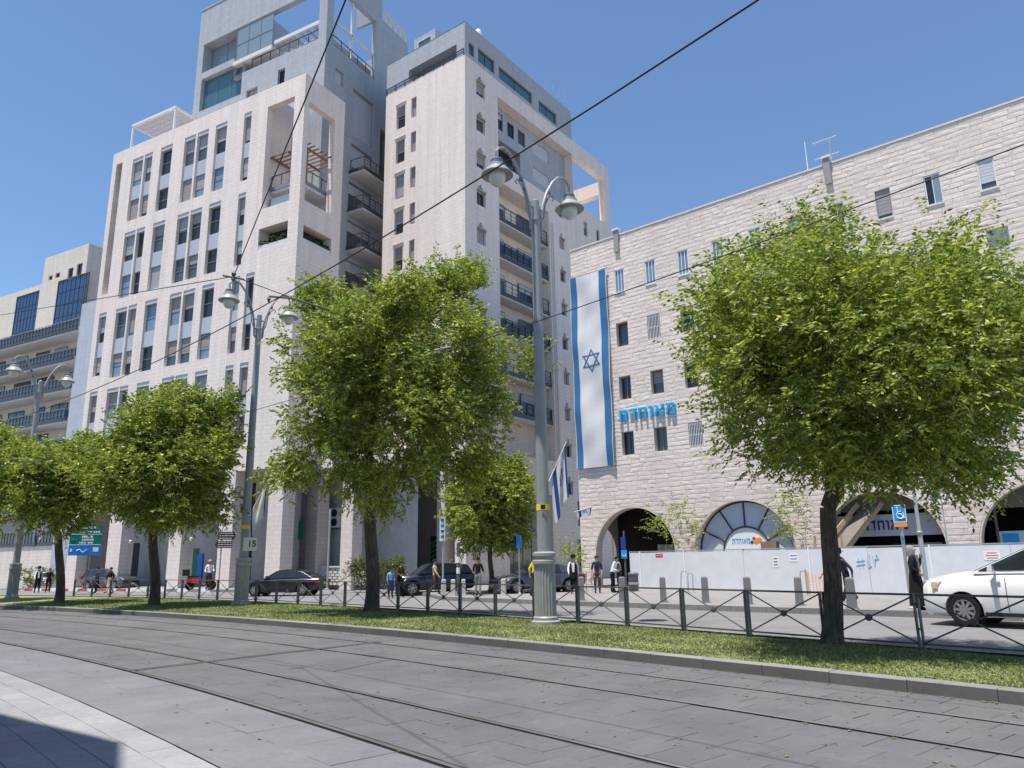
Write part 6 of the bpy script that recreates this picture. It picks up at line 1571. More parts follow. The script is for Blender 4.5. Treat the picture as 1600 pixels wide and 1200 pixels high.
px_tree('small dense tree on the far pavement in front of the pale stacked-balcony tower', 767, 926, 694, 840, 702, 862, 31, 280, 13, 13, .17, .038, .14, 860, z=.14, off=.2, group='trees on the far pavement')
# thin saplings behind the hoarding and by the corner arch
def sapling(label, bx, Yd, zb, x0, x1, y0, y1, seed, natt, shoots, L=.13, Wd=.03, name='sapling_tree'):
    b = atY(bx, 850, Yd); b.z = zb; q = lambda x, y: atY(x, y, Yd) - b
    l, r = q(x0, y1), q(x1, y1); tp, bt = q(bx, y0).z, q(bx, y1).z
    return make_tree(label, b, [(((l.x + r.x) / 2, 0, (tp + bt) / 2), ((r.x - l.x) / 2, (r.x - l.x) * .45, (tp - bt) / 2))], max(.4, bt - .3), .04, seed, natt, shoots, 9, L, Wd, name='tree', step=.25)
yh = lambda x: FRB.P(FRB.uv(x, 850, 1.2)[0], 0, 1.2).y
sapling('sparse pale sapling growing behind the hoarding left of the fanlight', 1052, yh(1052), .14, 1012, 1092, 790, 850, 41, 26, 3.0)
sapling('sparse pale sapling growing behind the hoarding right of the fanlight', 1240, yh(1240), .14, 1208, 1268, 765, 850, 43, 26, 3.0)
sapling('young yellow-green tree by the corner of the stone building', 893, 43.5, .14, 883, 903, 848, 898, 45, 26, 4, .12, .03)
def bush(label, x, y, z, w, h, seed, n=60):
    p = gnd(x, y, z); rng = np.random.default_rng(seed); t = thing('bush', label, 'bush', p, group='bushes by the screen wall')
    att = ell_sample(rng, [((0, 0, h * .55), (w / 2, w / 2 * .7, h * .5))], n, .3); lv = foliage(rng, att, np.array([0, 0, h * .4]), 5, 9, .11, .03, .3, .1); tri_mesh('leaves', lv, 4, 'leaf_bush', t)
    mb = MB()
    for k in range(7): a = att[k]; mb.tube([(0, 0, 0), tuple(a * .5), tuple(a)], [.025, .015, .006], 5)
    mb.build('stems', 'bark', t, None, True)
bush('leafy green bush at the end of the pierced screen wall', 566, 917, .3, 2.0, 1.6, 51); bush('loose yellowish bush beside the pale pillar and dark parked car', 606, 918, .3, 2.0, 1.7, 52); bush('low green bush behind the pierced screen wall', 520, 905, .3, 3.0, 1.3, 53)
bush('dark green hedge bush in front of the tan terrace wall', 62, 918, .2, 4.0, 1.5, 54, 80)
# ================================================================== VEHICLES
def bool_cut(o, cutters):
    bpy.context.view_layer.update()
    for c in cutters:
        m = o.modifiers.new('cut', 'BOOLEAN'); m.operation = 'DIFFERENCE'; m.object = c; m.solver = 'EXACT'
    dg = bpy.context.evaluated_depsgraph_get(); me = bpy.data.meshes.new_from_object(o.evaluated_get(dg)); o.modifiers.clear(); old = o.data; o.data = me; bpy.data.meshes.remove(old)
    for c in cutters: bpy.data.objects.remove(c)
def wheel(t, x, y, r, w, side, spokes=9, rimk=.66):
    c = Vector((x, y, r)); ax = Vector((0, side, 0)); mb = MB()
    mb.lathe([(r * .62, -w / 2), (r * .9, -w / 2), (r, -w / 2 + .03), (r, w / 2 - .03), (r * .93, w / 2), (r * rimk, w / 2 - .005), (r * rimk, w / 2 - .06)], c, 28, axis=ax); wh = mb.build('wheel', 'tyre', t, 40, True)
    mb = MB(); mb.lathe([(.03, w / 2 - .09), (r * rimk, w / 2 - .085), (r * (rimk - .02), w / 2 - .075), (.03, w / 2 - .08)], c, 24, axis=ax); mb.build('hub_recess', 'black_plastic', wh, 40, True); mb = MB()
    mb.lathe([(r * rimk, w / 2 - .06), (r * rimk, w / 2 - .004), (r * (rimk - .06), w / 2 - .004), (r * (rimk - .06), w / 2 - .06)], c, 28, axis=ax)
    Z = ax; X = Z.orthogonal().normalized(); Y = Z.cross(X)
    for k in range(spokes):
        a = 2 * math.pi * k / spokes; d = X * math.cos(a) + Y * math.sin(a); mb.bar(c + d * r * .12 + Z * (w / 2 - .02), c + d * r * (rimk - .03) + Z * (w / 2 - .02), .04 + .02 * (9 / spokes), .025, up=Z)
    mb.lathe([(r * .17, w / 2 - .05), (r * .17, w / 2 - .008), (.01, w / 2)], c, 12, axis=ax); mb.build('rim', 'alloy', wh, 40, True)
def car(name, label, cat, pos, heading, paint, K):
    t = thing(name, label, cat, pos, math.atan2(heading.y, heading.x))
    W_, r = K['w'] / 2, K['r']; st = K['body']           # stations: x, z bottom, z top, half width factor, crown
    mb = MB(); rings = []
    for (x, zb, zt, wf, cr) in st:
        w = W_ * wf; h = zt - zb
        half_ = [(w * .80, zb), (w * .95, zb + h * .10), (w, zb + h * .34), (w * .995, zb + h * .62), (w * .955, zb + h * .90), (w * .88, zt), (w * .5, zt + cr * .8), (0, zt + cr)]
        rings.append([(x, y, z) for y, z in half_] + [(x, -y, z) for y, z in half_[-2::-1]])
    n = len(rings[0]); vv = [p for rg in rings for p in rg]; ff = []
    for i in range(len(rings) - 1):
        for k in range(n): k2 = (k + 1) % n; ff.append((i * n + k, i * n + k2, (i + 1) * n + k2, (i + 1) * n + k))
    ff += [tuple(range(n - 1, -1, -1)), tuple((len(rings) - 1) * n + k for k in range(n))]
    mb.add(vv, ff); body = mb.build('body', paint, t, None, True)
    bm = bmesh.new(); bm.from_mesh(body.data); bmesh.ops.recalc_face_normals(bm, faces=bm.faces); bm.to_mesh(body.data); bm.free()
    cut = []
    for x in K['axles']:
        for s in (-1, 1):
            c = MB(); c.lathe([(r * 1.17, -.17), (r * 1.17, .25)], (x, s * (W_ - .10), r * 1.02), 28, axis=(0, s, 0)); co = c.build('cutter', paint, t, None, True)
            b2 = bmesh.new(); b2.from_mesh(co.data); bmesh.ops.recalc_face_normals(b2, faces=b2.faces); b2.to_mesh(co.data); b2.free(); cut.append(co)
    bool_cut(body, cut); body.data.materials.clear(); body.data.materials.append(M[paint]); shade(body.data, 32)
    for x in K['axles']:
        for s in (-1, 1):
            wheel(t, x, s * (W_ - .13), r, .22, s, K.get('spokes', 9))
            mb = MB(); mb.lathe([(r * 1.16, -.02), (r * 1.16, .02), (.02, .02)], (x, s * (W_ - .26), r * 1.02), 24, axis=(0, s, 0)); mb.build('wheel_well', 'black_plastic', t, 40, True)
    # glasshouse
    g = K['glass']       # list of (x_base, z_base, x_top, z_top) along the side, front to rear
    wb, wr = W_ * .93, W_ * K.get('roofw', .74); mb = MB(); N_ = len(g); Lb = [(a, wb, b) for a, b, c, d in g]; Lt = [(c, wr, d) for a, b, c, d in g]
    vv = Lb + Lt + [(x, -y, z) for x, y, z in Lb] + [(x, -y, z) for x, y, z in Lt]; ff = []
    for i in range(N_ - 1): ff += [(i, i + 1, N_ + i + 1, N_ + i), (2 * N_ + i + 1, 2 * N_ + i, 3 * N_ + i, 3 * N_ + i + 1)]
    mids = [(c, 0, d + K.get('rcr', .05)) for a, b, c, d in g]; mb0 = len(vv); vv += mids
    for i in range(N_ - 1): ff += [(N_ + i, N_ + i + 1, mb0 + i + 1, mb0 + i), (mb0 + i, mb0 + i + 1, 3 * N_ + i + 1, 3 * N_ + i)]
    ff += [(0, N_, mb0, 3 * N_, 2 * N_), (N_ - 1, 2 * N_ + N_ - 1, 3 * N_ + N_ - 1, mb0 + N_ - 1, 2 * N_ - 1)]
    mb.add(vv, ff); cab = mb.build('cabin', paint, t, None, True)
    bm = bmesh.new(); bm.from_mesh(cab.data); bmesh.ops.recalc_face_normals(bm, faces=bm.faces); bmesh.ops.bevel(bm, geom=[e for e in bm.edges if e.calc_face_angle(0) > .5], offset=.045, segments=2, affect='EDGES'); bm.to_mesh(cab.data); bm.free(); shade(cab.data, 40)
    def lerp3(a, b, k): return tuple(a[i] + (b[i] - a[i]) * k for i in range(3))
    for (i0, i1, nm) in K['side']:
        for s in (-1, 1):
            def P_(i, k, f):
                a = Lb[i]; b = Lt[i]; q = lerp3(a, b, k); return q
            A, B_, C_, D_ = lerp3(Lb[i0], Lt[i0], .10), lerp3(Lb[i1], Lt[i1], .10), lerp3(Lb[i1], Lt[i1], .88), lerp3(Lb[i0], Lt[i0], .88)
            sh = .07
            A, B_ = lerp3(A, B_, sh / max(.2, abs(A[0] - B_[0]))), lerp3(B_, A, sh / max(.2, abs(A[0] - B_[0]))); dx = abs(D_[0] - C_[0]) + 1e-6
            C_, D_ = lerp3(C_, D_, min(.45, sh / dx)), lerp3(D_, C_, min(.45, sh / dx))
            o = .012; q = [(p[0], s * (p[1] + o), p[2] + .004) for p in (A, B_, C_, D_)]; q2 = [(p[0], s * (p[1] - .03), p[2]) for p in (A, B_, C_, D_)]
            mb = MB(); mb.hexa(q2 + q); mb.build('side_window', 'car_glass', t, None, True)
    def endglass(i, sgn, nm):
        lb, lt = Lb[i], Lt[i]; a, b = lerp3(lb, lt, .08), lerp3(lb, lt, .93); d = (Vector((lt[0] - lb[0], 0, lt[2] - lb[2]))).normalized(); nr = Vector((d.z, 0, -d.x)) * sgn
        q = [Vector((a[0], a[1] - .05, a[2])), Vector((a[0], -a[1] + .05, a[2])), Vector((b[0], -b[1] + .05, b[2])), Vector((b[0], b[1] - .05, b[2]))]
        mb = MB(); mb.hexa([p - nr * .02 for p in q] + [p + nr * .014 for p in q]); mb.build(nm, 'car_glass', t, None, True)
    endglass(0, 1, 'windscreen'); endglass(N_ - 1, -1, 'rear_window')
    # lamps, bumpers, plates, mirrors, seams
    fx, rx = st[0][0], st[-1][0]; hz0, hz1 = K['hl']
    for s in (-1, 1):
        mb = MB(); y0, y1 = W_ * .50, W_ * .86; xf = K['hlx']; q = [(xf, s * y0, hz0), (xf - .38, s * (W_ * .965), hz0 + .03), (xf - .48, s * (W_ * .955), hz1), (xf - .12, s * y0, hz1)]
        mb.hexa([(p[0] - .12, p[1] * .96, p[2]) for p in q] + [(p[0] + .012, p[1] * 1.012, p[2]) for p in q]); mb.build('headlight', 'head_light', t, None, True)
        if K.get('amber'): mb = MB(); mb.box(xf - .42, xf - .28, s * W_ * .955 - .02, s * W_ * .985, hz0 + .03, hz1 - .01); mb.build('indicator', 'amber_light', t, None, True)
        mb = MB(); tx = K['tlx']; mb.box(tx - .03, tx + .2, s * W_ * .90 - .08, s * W_ * .90 + .065, K['tl'][0], K['tl'][1]); mb.build('tail_light', 'tail_light', t, None, True)
        mx, mz = K['mirror']; mb = MB(); mb.hexa([(mx - .02, s * (W_ + .01), mz + .0), (mx + .09, s * (W_ + .02), mz + .02), (mx + .07, s * (W_ + .2), mz + .04), (mx - .05, s * (W_ + .23), mz + .02), (mx - .02, s * (W_ + .01), mz + .15), (mx + .07, s * (W_ + .02), mz + .13), (mx + .05, s * (W_ + .2), mz + .15), (mx - .05, s * (W_ + .23), mz + .18)]); mb.bar((mx, s * W_ * .92, mz), (mx, s * (W_ + .05), mz + .06), .06, .04); mb.build('mirror', paint, t, 50, True)
        for dx_ in K['doors']:
            mb = MB(); mb.box(dx_ - .006, dx_ + .006, s * W_ * 1.001 - .004, s * W_ * 1.001 + .004, K['sill'] + .10, K['belt'] - .10); mb.build('door_seam', 'black_plastic', t, None, True)
            mb = MB(); mb.box(dx_ + .10, dx_ + .30, s * W_ * .985 - .01, s * W_ * .985 + .03, K['belt'] - .20, K['belt'] - .16); mb.build('door_handle', K.get('trim', paint), t, None, True)
        mb = MB(); mb.box(K['axles'][1] + r * 1.25, K['axles'][0] - r * 1.25, s * W_ * .95 - .03, s * W_ * .95 + .02, K['sill'] - .01, K['sill'] + .07); mb.build('sill_trim', 'black_plastic', t, None, True)
    mb = MB(); mb.box(fx - .03, fx + .02, -W_ * .62, W_ * .62, K['grille'][0], K['grille'][1]); mb.build('grille', 'black_plastic', t, None, True)
    mb = MB(); mb.box(fx + .0, fx + .035, -.26, .26, K['plate'], K['plate'] + .11); mb.build('number_plate', 'yellow', t, None, True)
    mb = MB(); mb.box(rx - .035, rx + .0, -.26, .26, K['plate'] + .25, K['plate'] + .36); mb.build('number_plate', 'yellow', t, None, True)
    return t
VAN = dict(w=1.98, r=.345, axles=(1.55, -1.5), spokes=9, roofw=.80, rcr=.06, trim='paint_white',
    body=[(2.50, .34, .70, .62, .03), (2.46, .22, .88, .82, .05), (2.32, .20, .98, .94, .07), (2.0, .19, 1.05, .985, .08), (1.6, .19, 1.10, 1.0, .08), (1.1, .19, 1.14, 1.0, .07), (.8, .20, 1.16, 1.0, .02), (0, .20, 1.17, 1.0, .0), (-1.0, .20, 1.18, 1.0, .0), (-1.9, .22, 1.18, .99, .0), (-2.40, .26, 1.16, .95, .0), (-2.55, .36, 1.08, .88, .0)],
    glass=[(1.38, 1.13, .02, 1.74), (-.50, 1.16, -.5, 1.81), (-1.6, 1.17, -1.55, 1.80), (-2.46, 1.17, -2.25, 1.74)], side=[(0, 1, 'a'), (1, 2, 'b'), (2, 3, 'c')],
    hl=(.78, .96), hlx=2.48, amber=True, tl=(.85, 1.25), tlx=-2.50, mirror=(.82, 1.15), doors=(.62, -.55), sill=.24, belt=1.16, grille=(.52, .72), plate=.40)
SED = dict(w=1.82, r=.325, axles=(1.42, -1.36), spokes=7, roofw=.72, rcr=.05,
    body=[(2.35, .32, .56, .62, .02), (2.28, .20, .66, .84, .03), (2.0, .18, .76, .96, .05), (1.4, .18, .84, 1.0, .06), (.85, .18, .89, 1.0, .05), (.6, .19, .91, 1.0, .0), (-.6, .19, .93, 1.0, .0), (-1.4, .20, .94, 1.0, .03), (-1.9, .22, .93, .97, .06), (-2.25, .28, .90, .88, .05), (-2.36, .36, .80, .78, .02)],
    glass=[(1.0, .89, .22, 1.36), (.75, .91, .12, 1.38), (-.35, .92, -.35, 1.42), (-1.05, .93, -.95, 1.36), (-1.95, .95, -1.25, 1.30)], side=[(0, 1, 'a'), (1, 2, 'b'), (2, 3, 'c')],
    hl=(.58, .70), hlx=2.30, tl=(.66, .86), tlx=-2.32, mirror=(.66, .92), doors=(.72, -.3), sill=.22, belt=.93, grille=(.42, .60), plate=.34)
SUV = dict(w=1.86, r=.36, axles=(1.35, -1.32), spokes=6, roofw=.78, rcr=.05,
    body=[(2.20, .40, .70, .62, .02), (2.14, .26, .82, .84, .03), (1.9, .24, .94, .95, .05), (1.4, .24, 1.00, 1.0, .07), (.95, .24, 1.04, 1.0, .05), (.7, .25, 1.06, 1.0, .0), (-.6, .25, 1.07, 1.0, .0), (-1.4, .26, 1.09, 1.0, .0), (-1.95, .28, 1.09, .97, .0), (-2.15, .36, 1.02, .88, .0), (-2.20, .44, .9, .8, .0)],
    glass=[(1.12, 1.03, .40, 1.55), (.8, 1.06, .28, 1.58), (-.35, 1.06, -.35, 1.62), (-1.2, 1.08, -1.15, 1.60), (-2.02, 1.09, -1.75, 1.54)], side=[(0, 1, 'a'), (1, 2, 'b'), (2, 3, 'c'), (3, 4, 'd')],
    hl=(.72, .86), hlx=2.16, tl=(.85, 1.08), tlx=-2.17, mirror=(.75, 1.08), doors=(.7, -.3), sill=.28, belt=1.07, grille=(.55, .78), plate=.44)
# white minivan
fw0 = gnd(1517, 978); r_, a_ = polar(fw0); hd_v = Vector((-math.sin(a_ - .0), math.cos(a_ - .0), 0)); side_n = Vector((-hd_v.y, hd_v.x, 0))
car('minivan', 'white minivan with alloy wheels driving past the hoarding', 'van', fw0 - hd_v * 1.55 - side_n * .86, hd_v, 'paint_white', VAN).scale = (1.03, 1.03, 1.07)
f0, f1 = gnd(394, 931.5), gnd(478, 930.5); hd_ = (f0 - f1).normalized(); nn = Vector((-hd_.y, hd_.x, 0))
car('parked_car', 'black fastback sedan in the road in front of the pierced screen wall', 'car', (f0 + f1) / 2 - nn * .78, hd_, 'paint_black', SED)
car('parked_car', 'dark navy crossover car at the kerb beside the black and white pole', 'car', gnd(668, 929.5) + Vector((.2, .7, 0)), Vector((-.93, -.37, 0)).normalized(), 'paint_navy', SUV)
car('parked_car', 'dark grey saloon half hidden behind the fluted lamp post', 'car', gnd(822, 929, .14) + Vector((.6, 2.4, 0)), Vector((-.93, -.37, 0)).normalized(), 'paint_grey', SED)
car('parked_car', 'dark grey crossover car behind the tree in front of the white arcade', 'car', gnd(160, 923) + Vector((0, 1.0, 0)), Vector((.93, -.36, 0)).normalized(), 'paint_grey', SUV)
car('parked_car', 'white hatchback mostly hidden behind the dark grey crossover', 'car', gnd(84, 922) + Vector((-2.5, 4.5, 0)), Vector((.90, -.43, 0)).normalized(), 'paint_white', SED)
p = gnd(979, 925, .14) + Vector((.5, .9, 0)); t = thing('litter_bin', 'dark round litter bin at the hoarding end', 'bin', p); mb = MB(); mb.lathe([(.2, 0), (.24, .05), (.25, .75), (.27, .77), (.27, .84), (.2, .9)], p, 16); mb.build('drum', 'lamp_dark', t, 40); mb = MB(); mb.lathe([(.255, .3), (.262, .32), (.262, .4), (.255, .42)], p, 16); mb.build('band', 'galvanised', t, 40)
# ================================================================== PEOPLE
for nm, c in dict(skin=(.50, .31, .22), skin_pale=(.58, .38, .29), hair_dark=(.018, .014, .012), hair_grey=(.25, .24, .23), black_cloth=(.014, .014, .016), navy_cloth=(.02, .026, .075), white_cloth=(.72, .72, .72), grey_cloth=(.24, .24, .24), tan_cloth=(.42, .33, .24), yellow_cloth=(.70, .60, .09), blue_cloth=(.20, .38, .62), brown_cloth=(.10, .06, .045), charcoal_cloth=(.05, .052, .06), pink_cloth=(.60, .25, .24), pattern_cloth=(.33, .33, .36), olive_cloth=(.16, .15, .11)).items():
    plain(nm, c, .85, .15, 0, .12, 8)
def hand_chain(V, E, R, G, w, d, side, curl=.5):
    """palm and five unequal, bent fingers; w wrist index, d direction of the hand"""
    d = d.normalized(); s = d.cross(Vector((0, 1, 0))); s = s.normalized() if s.length > .1 else Vector((1, 0, 0)); nrm = d.cross(s).normalized() * side
    p = V[w] + d * .05; pi = len(V); V.append(p); E.append((w, pi)); R.append((.034, .018)); G.append('skin')
    for k, (o, ln) in enumerate(((-.030, .060), (-.011, .078), (.009, .082), (.028, .070))):
        a = len(V); V.append(p + d * .035 + s * o); E.append((pi, a)); R.append((.0095, .0095)); G.append('skin')
        b = len(V); V.append(p + d * (.035 + ln * .55) + s * o * 1.1 + nrm * ln * .2 * curl); E.append((a, b)); R.append((.0085, .0085)); G.append('skin')
        c = len(V); V.append(p + d * (.035 + ln * .8) + s * o * 1.1 + nrm * ln * .6 * curl); E.append((b, c)); R.append((.007, .007)); G.append('skin')
    a = len(V); V.append(p - d * .01 - s * .045 * 1 + nrm * .012); E.append((pi, a)); R.append((.012, .012)); G.append('skin')
    b = len(V); V.append(p + d * .032 - s * .062 + nrm * .025); E.append((a, b)); R.append((.009, .009)); G.append('skin')
def person(label, pos, face, pose, top, bottom, skin='skin', hair='hair_dark', hat=None, sleeves='long', skirt=None, height=1.74, group='people on the far side of the road', lean=0.0, open_coat=None, bag=None, scarf=None, shoes='black_cloth', robe=None):
    t = thing('person', label, 'person', pos, math.atan2(face.y, face.x), group); t.scale = (height / 1.74,) * 3
    V = []; E = []; R = []; G = []
    def add(p, r, g, par=None):
        V.append(Vector(p)); R.append(r if isinstance(r, tuple) else (r, r)); G.append(g)
        if par is not None: E.append((par, len(V) - 1))
        return len(V) - 1
    L = lean; up = lambda z: (z - .95) * math.tan(L)
    pel = add((0, 0, .95), (.105, .135), 'bottom'); wai = add((up(1.08), 0, 1.08), (.10, .125), 'top', pel); che = add((up(1.28), 0, 1.28), (.115, .155), 'top', wai); nb = add((up(1.43) + .0, 0, 1.43), (.085, .12), 'top', che)
    nk = add((up(1.5) + .01, 0, 1.505), .052, 'skin', nb); jw = add((up(1.57) + .022, 0, 1.575), (.062, .06), 'skin', nk); hd = add((up(1.65) + .015, 0, 1.655), (.092, .075), 'skin', jw); tp = add((up(1.73), 0, 1.725), (.068, .06), 'skin', hd)
    nose = add((up(1.64) + .112, 0, 1.63), .013, 'skin', hd)
    for s in (-1, 1): add((up(1.64) - .005, s * .084, 1.635), .014, 'skin', hd)
    if pose == 'walk': legs = {1: [(.06, .52), (.20, .10), 0], -1: [(.02, .50), (-.30, .17), 1]}; arms = {1: [(-.14, 1.16), (-.12, .93)], -1: [(.10, 1.16), (.24, .97)]}
    elif pose == 'stride': legs = {1: [(.22, .56), (.34, .10), 0], -1: [(-.06, .50), (-.44, .38), 1]}; arms = {1: [(-.26, 1.2), (-.44, 1.02)], -1: [(.18, 1.17), (.38, 1.06)]}
    elif pose == 'phone': legs = {1: [(.03, .5), (0, .09), 0], -1: [(.02, .5), (-.03, .09), 0]}; arms = {1: [(.10, 1.14), (.18, 1.42)], -1: [(-.04, 1.15), (.12, 1.02)]}
    elif pose == 'front': legs = {1: [(.03, .5), (.02, .09), 0], -1: [(.02, .5), (-.04, .09), 0]}; arms = {1: [(.02, 1.15), (.24, 1.12)], -1: [(.02, 1.15), (.24, 1.08)]}
    else: legs = {1: [(.03, .5), (0, .09), 0], -1: [(.02, .5), (-.02, .09), 0]}; arms = {1: [(-.01, 1.15), (.05, .91)], -1: [(-.01, 1.15), (.06, .91)]}
    for s in (1, -1):
        (kx, kz), (ax_, az), bent = legs[s]; hp = add((0, s * .095, .90), .105, 'bottom', pel); kn = add((kx, s * .10, kz), .074, 'bottom', hp); cf = add(((kx + ax_) / 2 - .01, s * .10, (kz + az) / 2 + .04), .068, 'bottom', kn); an = add((ax_, s * .105, az), .05, 'bottom' if robe is None else 'shoe', cf)
        fd = Vector((.6, 0, -.8)) if bent else Vector((1, 0, -.12)); he = add(Vector((ax_ - .03, s * .105, az - .03)), .036, 'shoe', an); fo = add(Vector((ax_, s * .11, az - .045)) + fd * .13, (.034, .045), 'shoe', an); add(Vector((ax_, s * .115, az - .05)) + fd * .2, (.026, .04), 'shoe', fo)
        (ex, ez), (wx, wz) = arms[s]; sh = add((up(1.42), s * .175, 1.415), .062, 'top', nb); el = add((up(ez) + ex, s * .235, ez), .054, 'top', sh); md = add((up(wz) + (ex + wx) / 2, s * .235, (ez + wz) / 2), .048, 'top' if sleeves == 'long' else 'skin', el); wr = add((up(wz) + wx, s * (.225 if pose != 'phone' or s < 0 else .13), wz), .030, 'top' if sleeves == 'long' else 'skin', md)
        hand_chain(V, E, R, G, wr, V[wr] - V[md], s)
    me = bpy.data.meshes.new('body'); me.from_pydata([tuple(v) for v in V], E, []); o = bpy.data.objects.new('body', me); COL.objects.link(o)
    sk = o.modifiers.new('skin', 'SKIN'); sk.use_smooth_shade = True; lay = me.skin_vertices[0]
    for i, r in enumerate(R): lay.data[i].radius = r; lay.data[i].use_root = (i == pel)
    ss_ = o.modifiers.new('sub', 'SUBSURF'); ss_.levels = 1; ss_.render_levels = 1
    bpy.context.view_layer.update(); dg = bpy.context.evaluated_depsgraph_get(); m2 = bpy.data.meshes.new_from_object(o.evaluated_get(dg)); bpy.data.objects.remove(o)
    bm = bmesh.new(); bm.from_mesh(m2)
    A = np.array([tuple(V[a]) for a, b in E]); B2 = np.array([tuple(V[b]) for a, b in E]); gi = [(G[a], G[b]) for a, b in E]
    mats = {'top': 0, 'bottom': 1, 'skin': 2, 'shoe': 3}; D = B2 - A; DD = (D * D).sum(1) + 1e-9
    for f in bm.faces:
        c = np.array(f.calc_center_median()); tt = np.clip(((c - A) * D).sum(1) / DD, 0, 1); q = A + D * tt[:, None]; k = int(((c - q) ** 2).sum(1).argmin()); f.material_index = mats[gi[k][1] if tt[k] > .45 else gi[k][0]]; f.smooth = True
    hx = up(1.65) + .015
    for s in (-1, 1):      # eyes and mouth
        r_ = bmesh.ops.create_uvsphere(bm, u_segments=8, v_segments=6, radius=.011, matrix=Matrix.Translation((hx + .085, s * .031, 1.658)))
        for v in r_['verts']:
            for f in v.link_faces: f.material_index = 4
    r_ = bmesh.ops.create_uvsphere(bm, u_segments=8, v_segments=6, radius=.02, matrix=Matrix.Translation((hx + .078, 0, 1.588)) @ Matrix.Diagonal((.5, 1.1, .28, 1)))
    for v in r_['verts']:
        for f in v.link_faces: f.material_index = 5
    m2.materials.clear()
    for m in (top, bottom, skin, shoes, 'hair_dark', 'pink_cloth'): m2.materials.append(M[m])
    bm.to_mesh(m2); bm.free()
    bo = bpy.data.objects.new('body', m2); COL.objects.link(bo); bo.parent = t
    if hair:
        mb = MB(); N_ = 14; vv = []
        for i in range(7):
            ph = math.pi * .5 * i / 6 * 1.25
            for k in range(N_):
                a = 2 * math.pi * k / N_; fr = max(0, math.cos(a)); z = math.cos(ph) ; rr = math.sin(min(ph, math.pi / 2)); zz = 1.675 + .105 * z + (fr * .055 if i == 6 else fr * .02 * i / 6)
                vv.append((hx - .008 + .112 * rr * math.cos(a) * (.93 if fr else 1), .094 * rr * math.sin(a), zz))
        ff = [(i * N_ + k, i * N_ + (k + 1) % N_, (i + 1) * N_ + (k + 1) % N_, (i + 1) * N_ + k) for i in range(6) for k in range(N_)]
        mb.add(vv, ff); mb.build('hair', hair, t, 80, True)
    if hat == 'brim': mb = MB(); mb.lathe([(.03, 1.70), (.185, 1.705), (.185, 1.72), (.112, 1.725), (.105, 1.82), (.06, 1.84), (.02, 1.825)], (hx - .01, 0, 0), 18); mb.build('hat', 'black_cloth', t, 40, True)
    elif hat == 'cap': mb = MB(); mb.lathe([(.115, 1.68), (.117, 1.72), (.085, 1.77), (.02, 1.79)], (hx - .01, 0, 0), 16); mb.box(hx + .07, hx + .19, -.07, .07, 1.685, 1.70); mb.build('cap', 'pink_cloth', t, 40, True)
    def loft(prof, mat, nm, xo=0.0):
        mb = MB(); N_ = 18; vv = []
        for (z, rx, ry, wv) in prof:
            for k in range(N_): a = 2 * math.pi * k / N_; w = 1 + wv * math.sin(a * 6 + z * 4); vv.append((xo + up(z) * (1 if z > .95 else 0) + rx * w * math.cos(a), ry * w * math.sin(a), z))
        ff = [(i * N_ + k, i * N_ + (k + 1) % N_, (i + 1) * N_ + (k + 1) % N_, (i + 1) * N_ + k) for i in range(len(prof) - 1) for k in range(N_)]
        mb.add(vv, ff); mb.build(nm, mat, t, 60, True)
    if skirt: loft([(1.05, .125, .15, 0), (.9, .15, .175, .02), (.6, .18, .19, .05), (skirt[1], .22, .215, .07)], skirt[0], 'skirt')
    if robe: loft([(1.46, .10, .15, 0), (1.3, .142, .19, .01), (1.05, .135, .165, .02), (.85, .165, .19, .03), (.5, .19, .205, .05), (.12, .225, .235, .06)], robe, 'robe')
    if open_coat:
        loft([(1.45, .105, .15, 0), (1.28, .138, .188, .01), (1.0, .14, .175, .02), (.72, .16, .195, .04)], open_coat, 'coat'); mb = MB(); mb.hexa([(.128 + up(1.0), -.045, 1.0), (.128 + up(1.0), .045, 1.0), (.15 + up(1.0), .045, 1.0), (.15 + up(1.0), -.045, 1.0), (.10 + up(1.44), -.07, 1.44), (.10 + up(1.44), .07, 1.44), (.145 + up(1.4), .07, 1.4), (.145 + up(1.4), -.07, 1.4)]); mb.build('shirt_front', 'white_cloth', t, None, True)
    if scarf:
        mb = MB(); mb.lathe([(.11, 1.46), (.115, 1.56), (.11, 1.66), (.09, 1.74), (.03, 1.775)], (hx - .055, 0, 0), 16); mb.hexa([(.13, -.09, 1.02), (.13, .09, 1.02), (.16, .09, 1.02), (.16, -.09, 1.02), (.07, -.12, 1.5), (.07, .12, 1.5), (.13, .12, 1.5), (.13, -.12, 1.5)]); mb.build('scarf', scarf, t, 50, True)
    if bag:
        mb = MB(); x0, y0, z0 = bag[1]; mb.hexa([(x0 - .09, y0 - .05, z0), (x0 + .09, y0 - .05, z0), (x0 + .09, y0 + .05, z0), (x0 - .09, y0 + .05, z0), (x0 - .11, y0 - .06, z0 + .34), (x0 + .11, y0 - .06, z0 + .34), (x0 + .11, y0 + .06, z0 + .34), (x0 - .11, y0 + .06, z0 + .34)]); mb.tube([(x0 - .07, y0, z0 + .34), (x0, y0, z0 + .5), (x0 + .07, y0, z0 + .34)], .008, 5); mb.build('bag', bag[0], t, None, True)
    return t
CV = lambda p: Vector((-p.x, -p.y, 0)).normalized()
def at(x, y, z): return gnd(x, y, z)
LFT = Vector((-1, 0.1, 0)); RGT = Vector((1, -.2, 0))
p = at(1437, 953.5, .14); person('person in long black robe and pale headscarf holding phone beside the wheelchair sign', p, Vector((.8, -.5, 0)), 'phone', 'black_cloth', 'black_cloth', robe='black_cloth', scarf='grey_cloth', hair=None, height=1.78)
p = at(1327, 941, .14); person('person in dark jacket and hat striding past the hoarding behind the tree trunk', p, LFT, 'walk', 'charcoal_cloth', 'black_cloth', lean=.25, hat='brim', height=1.72)
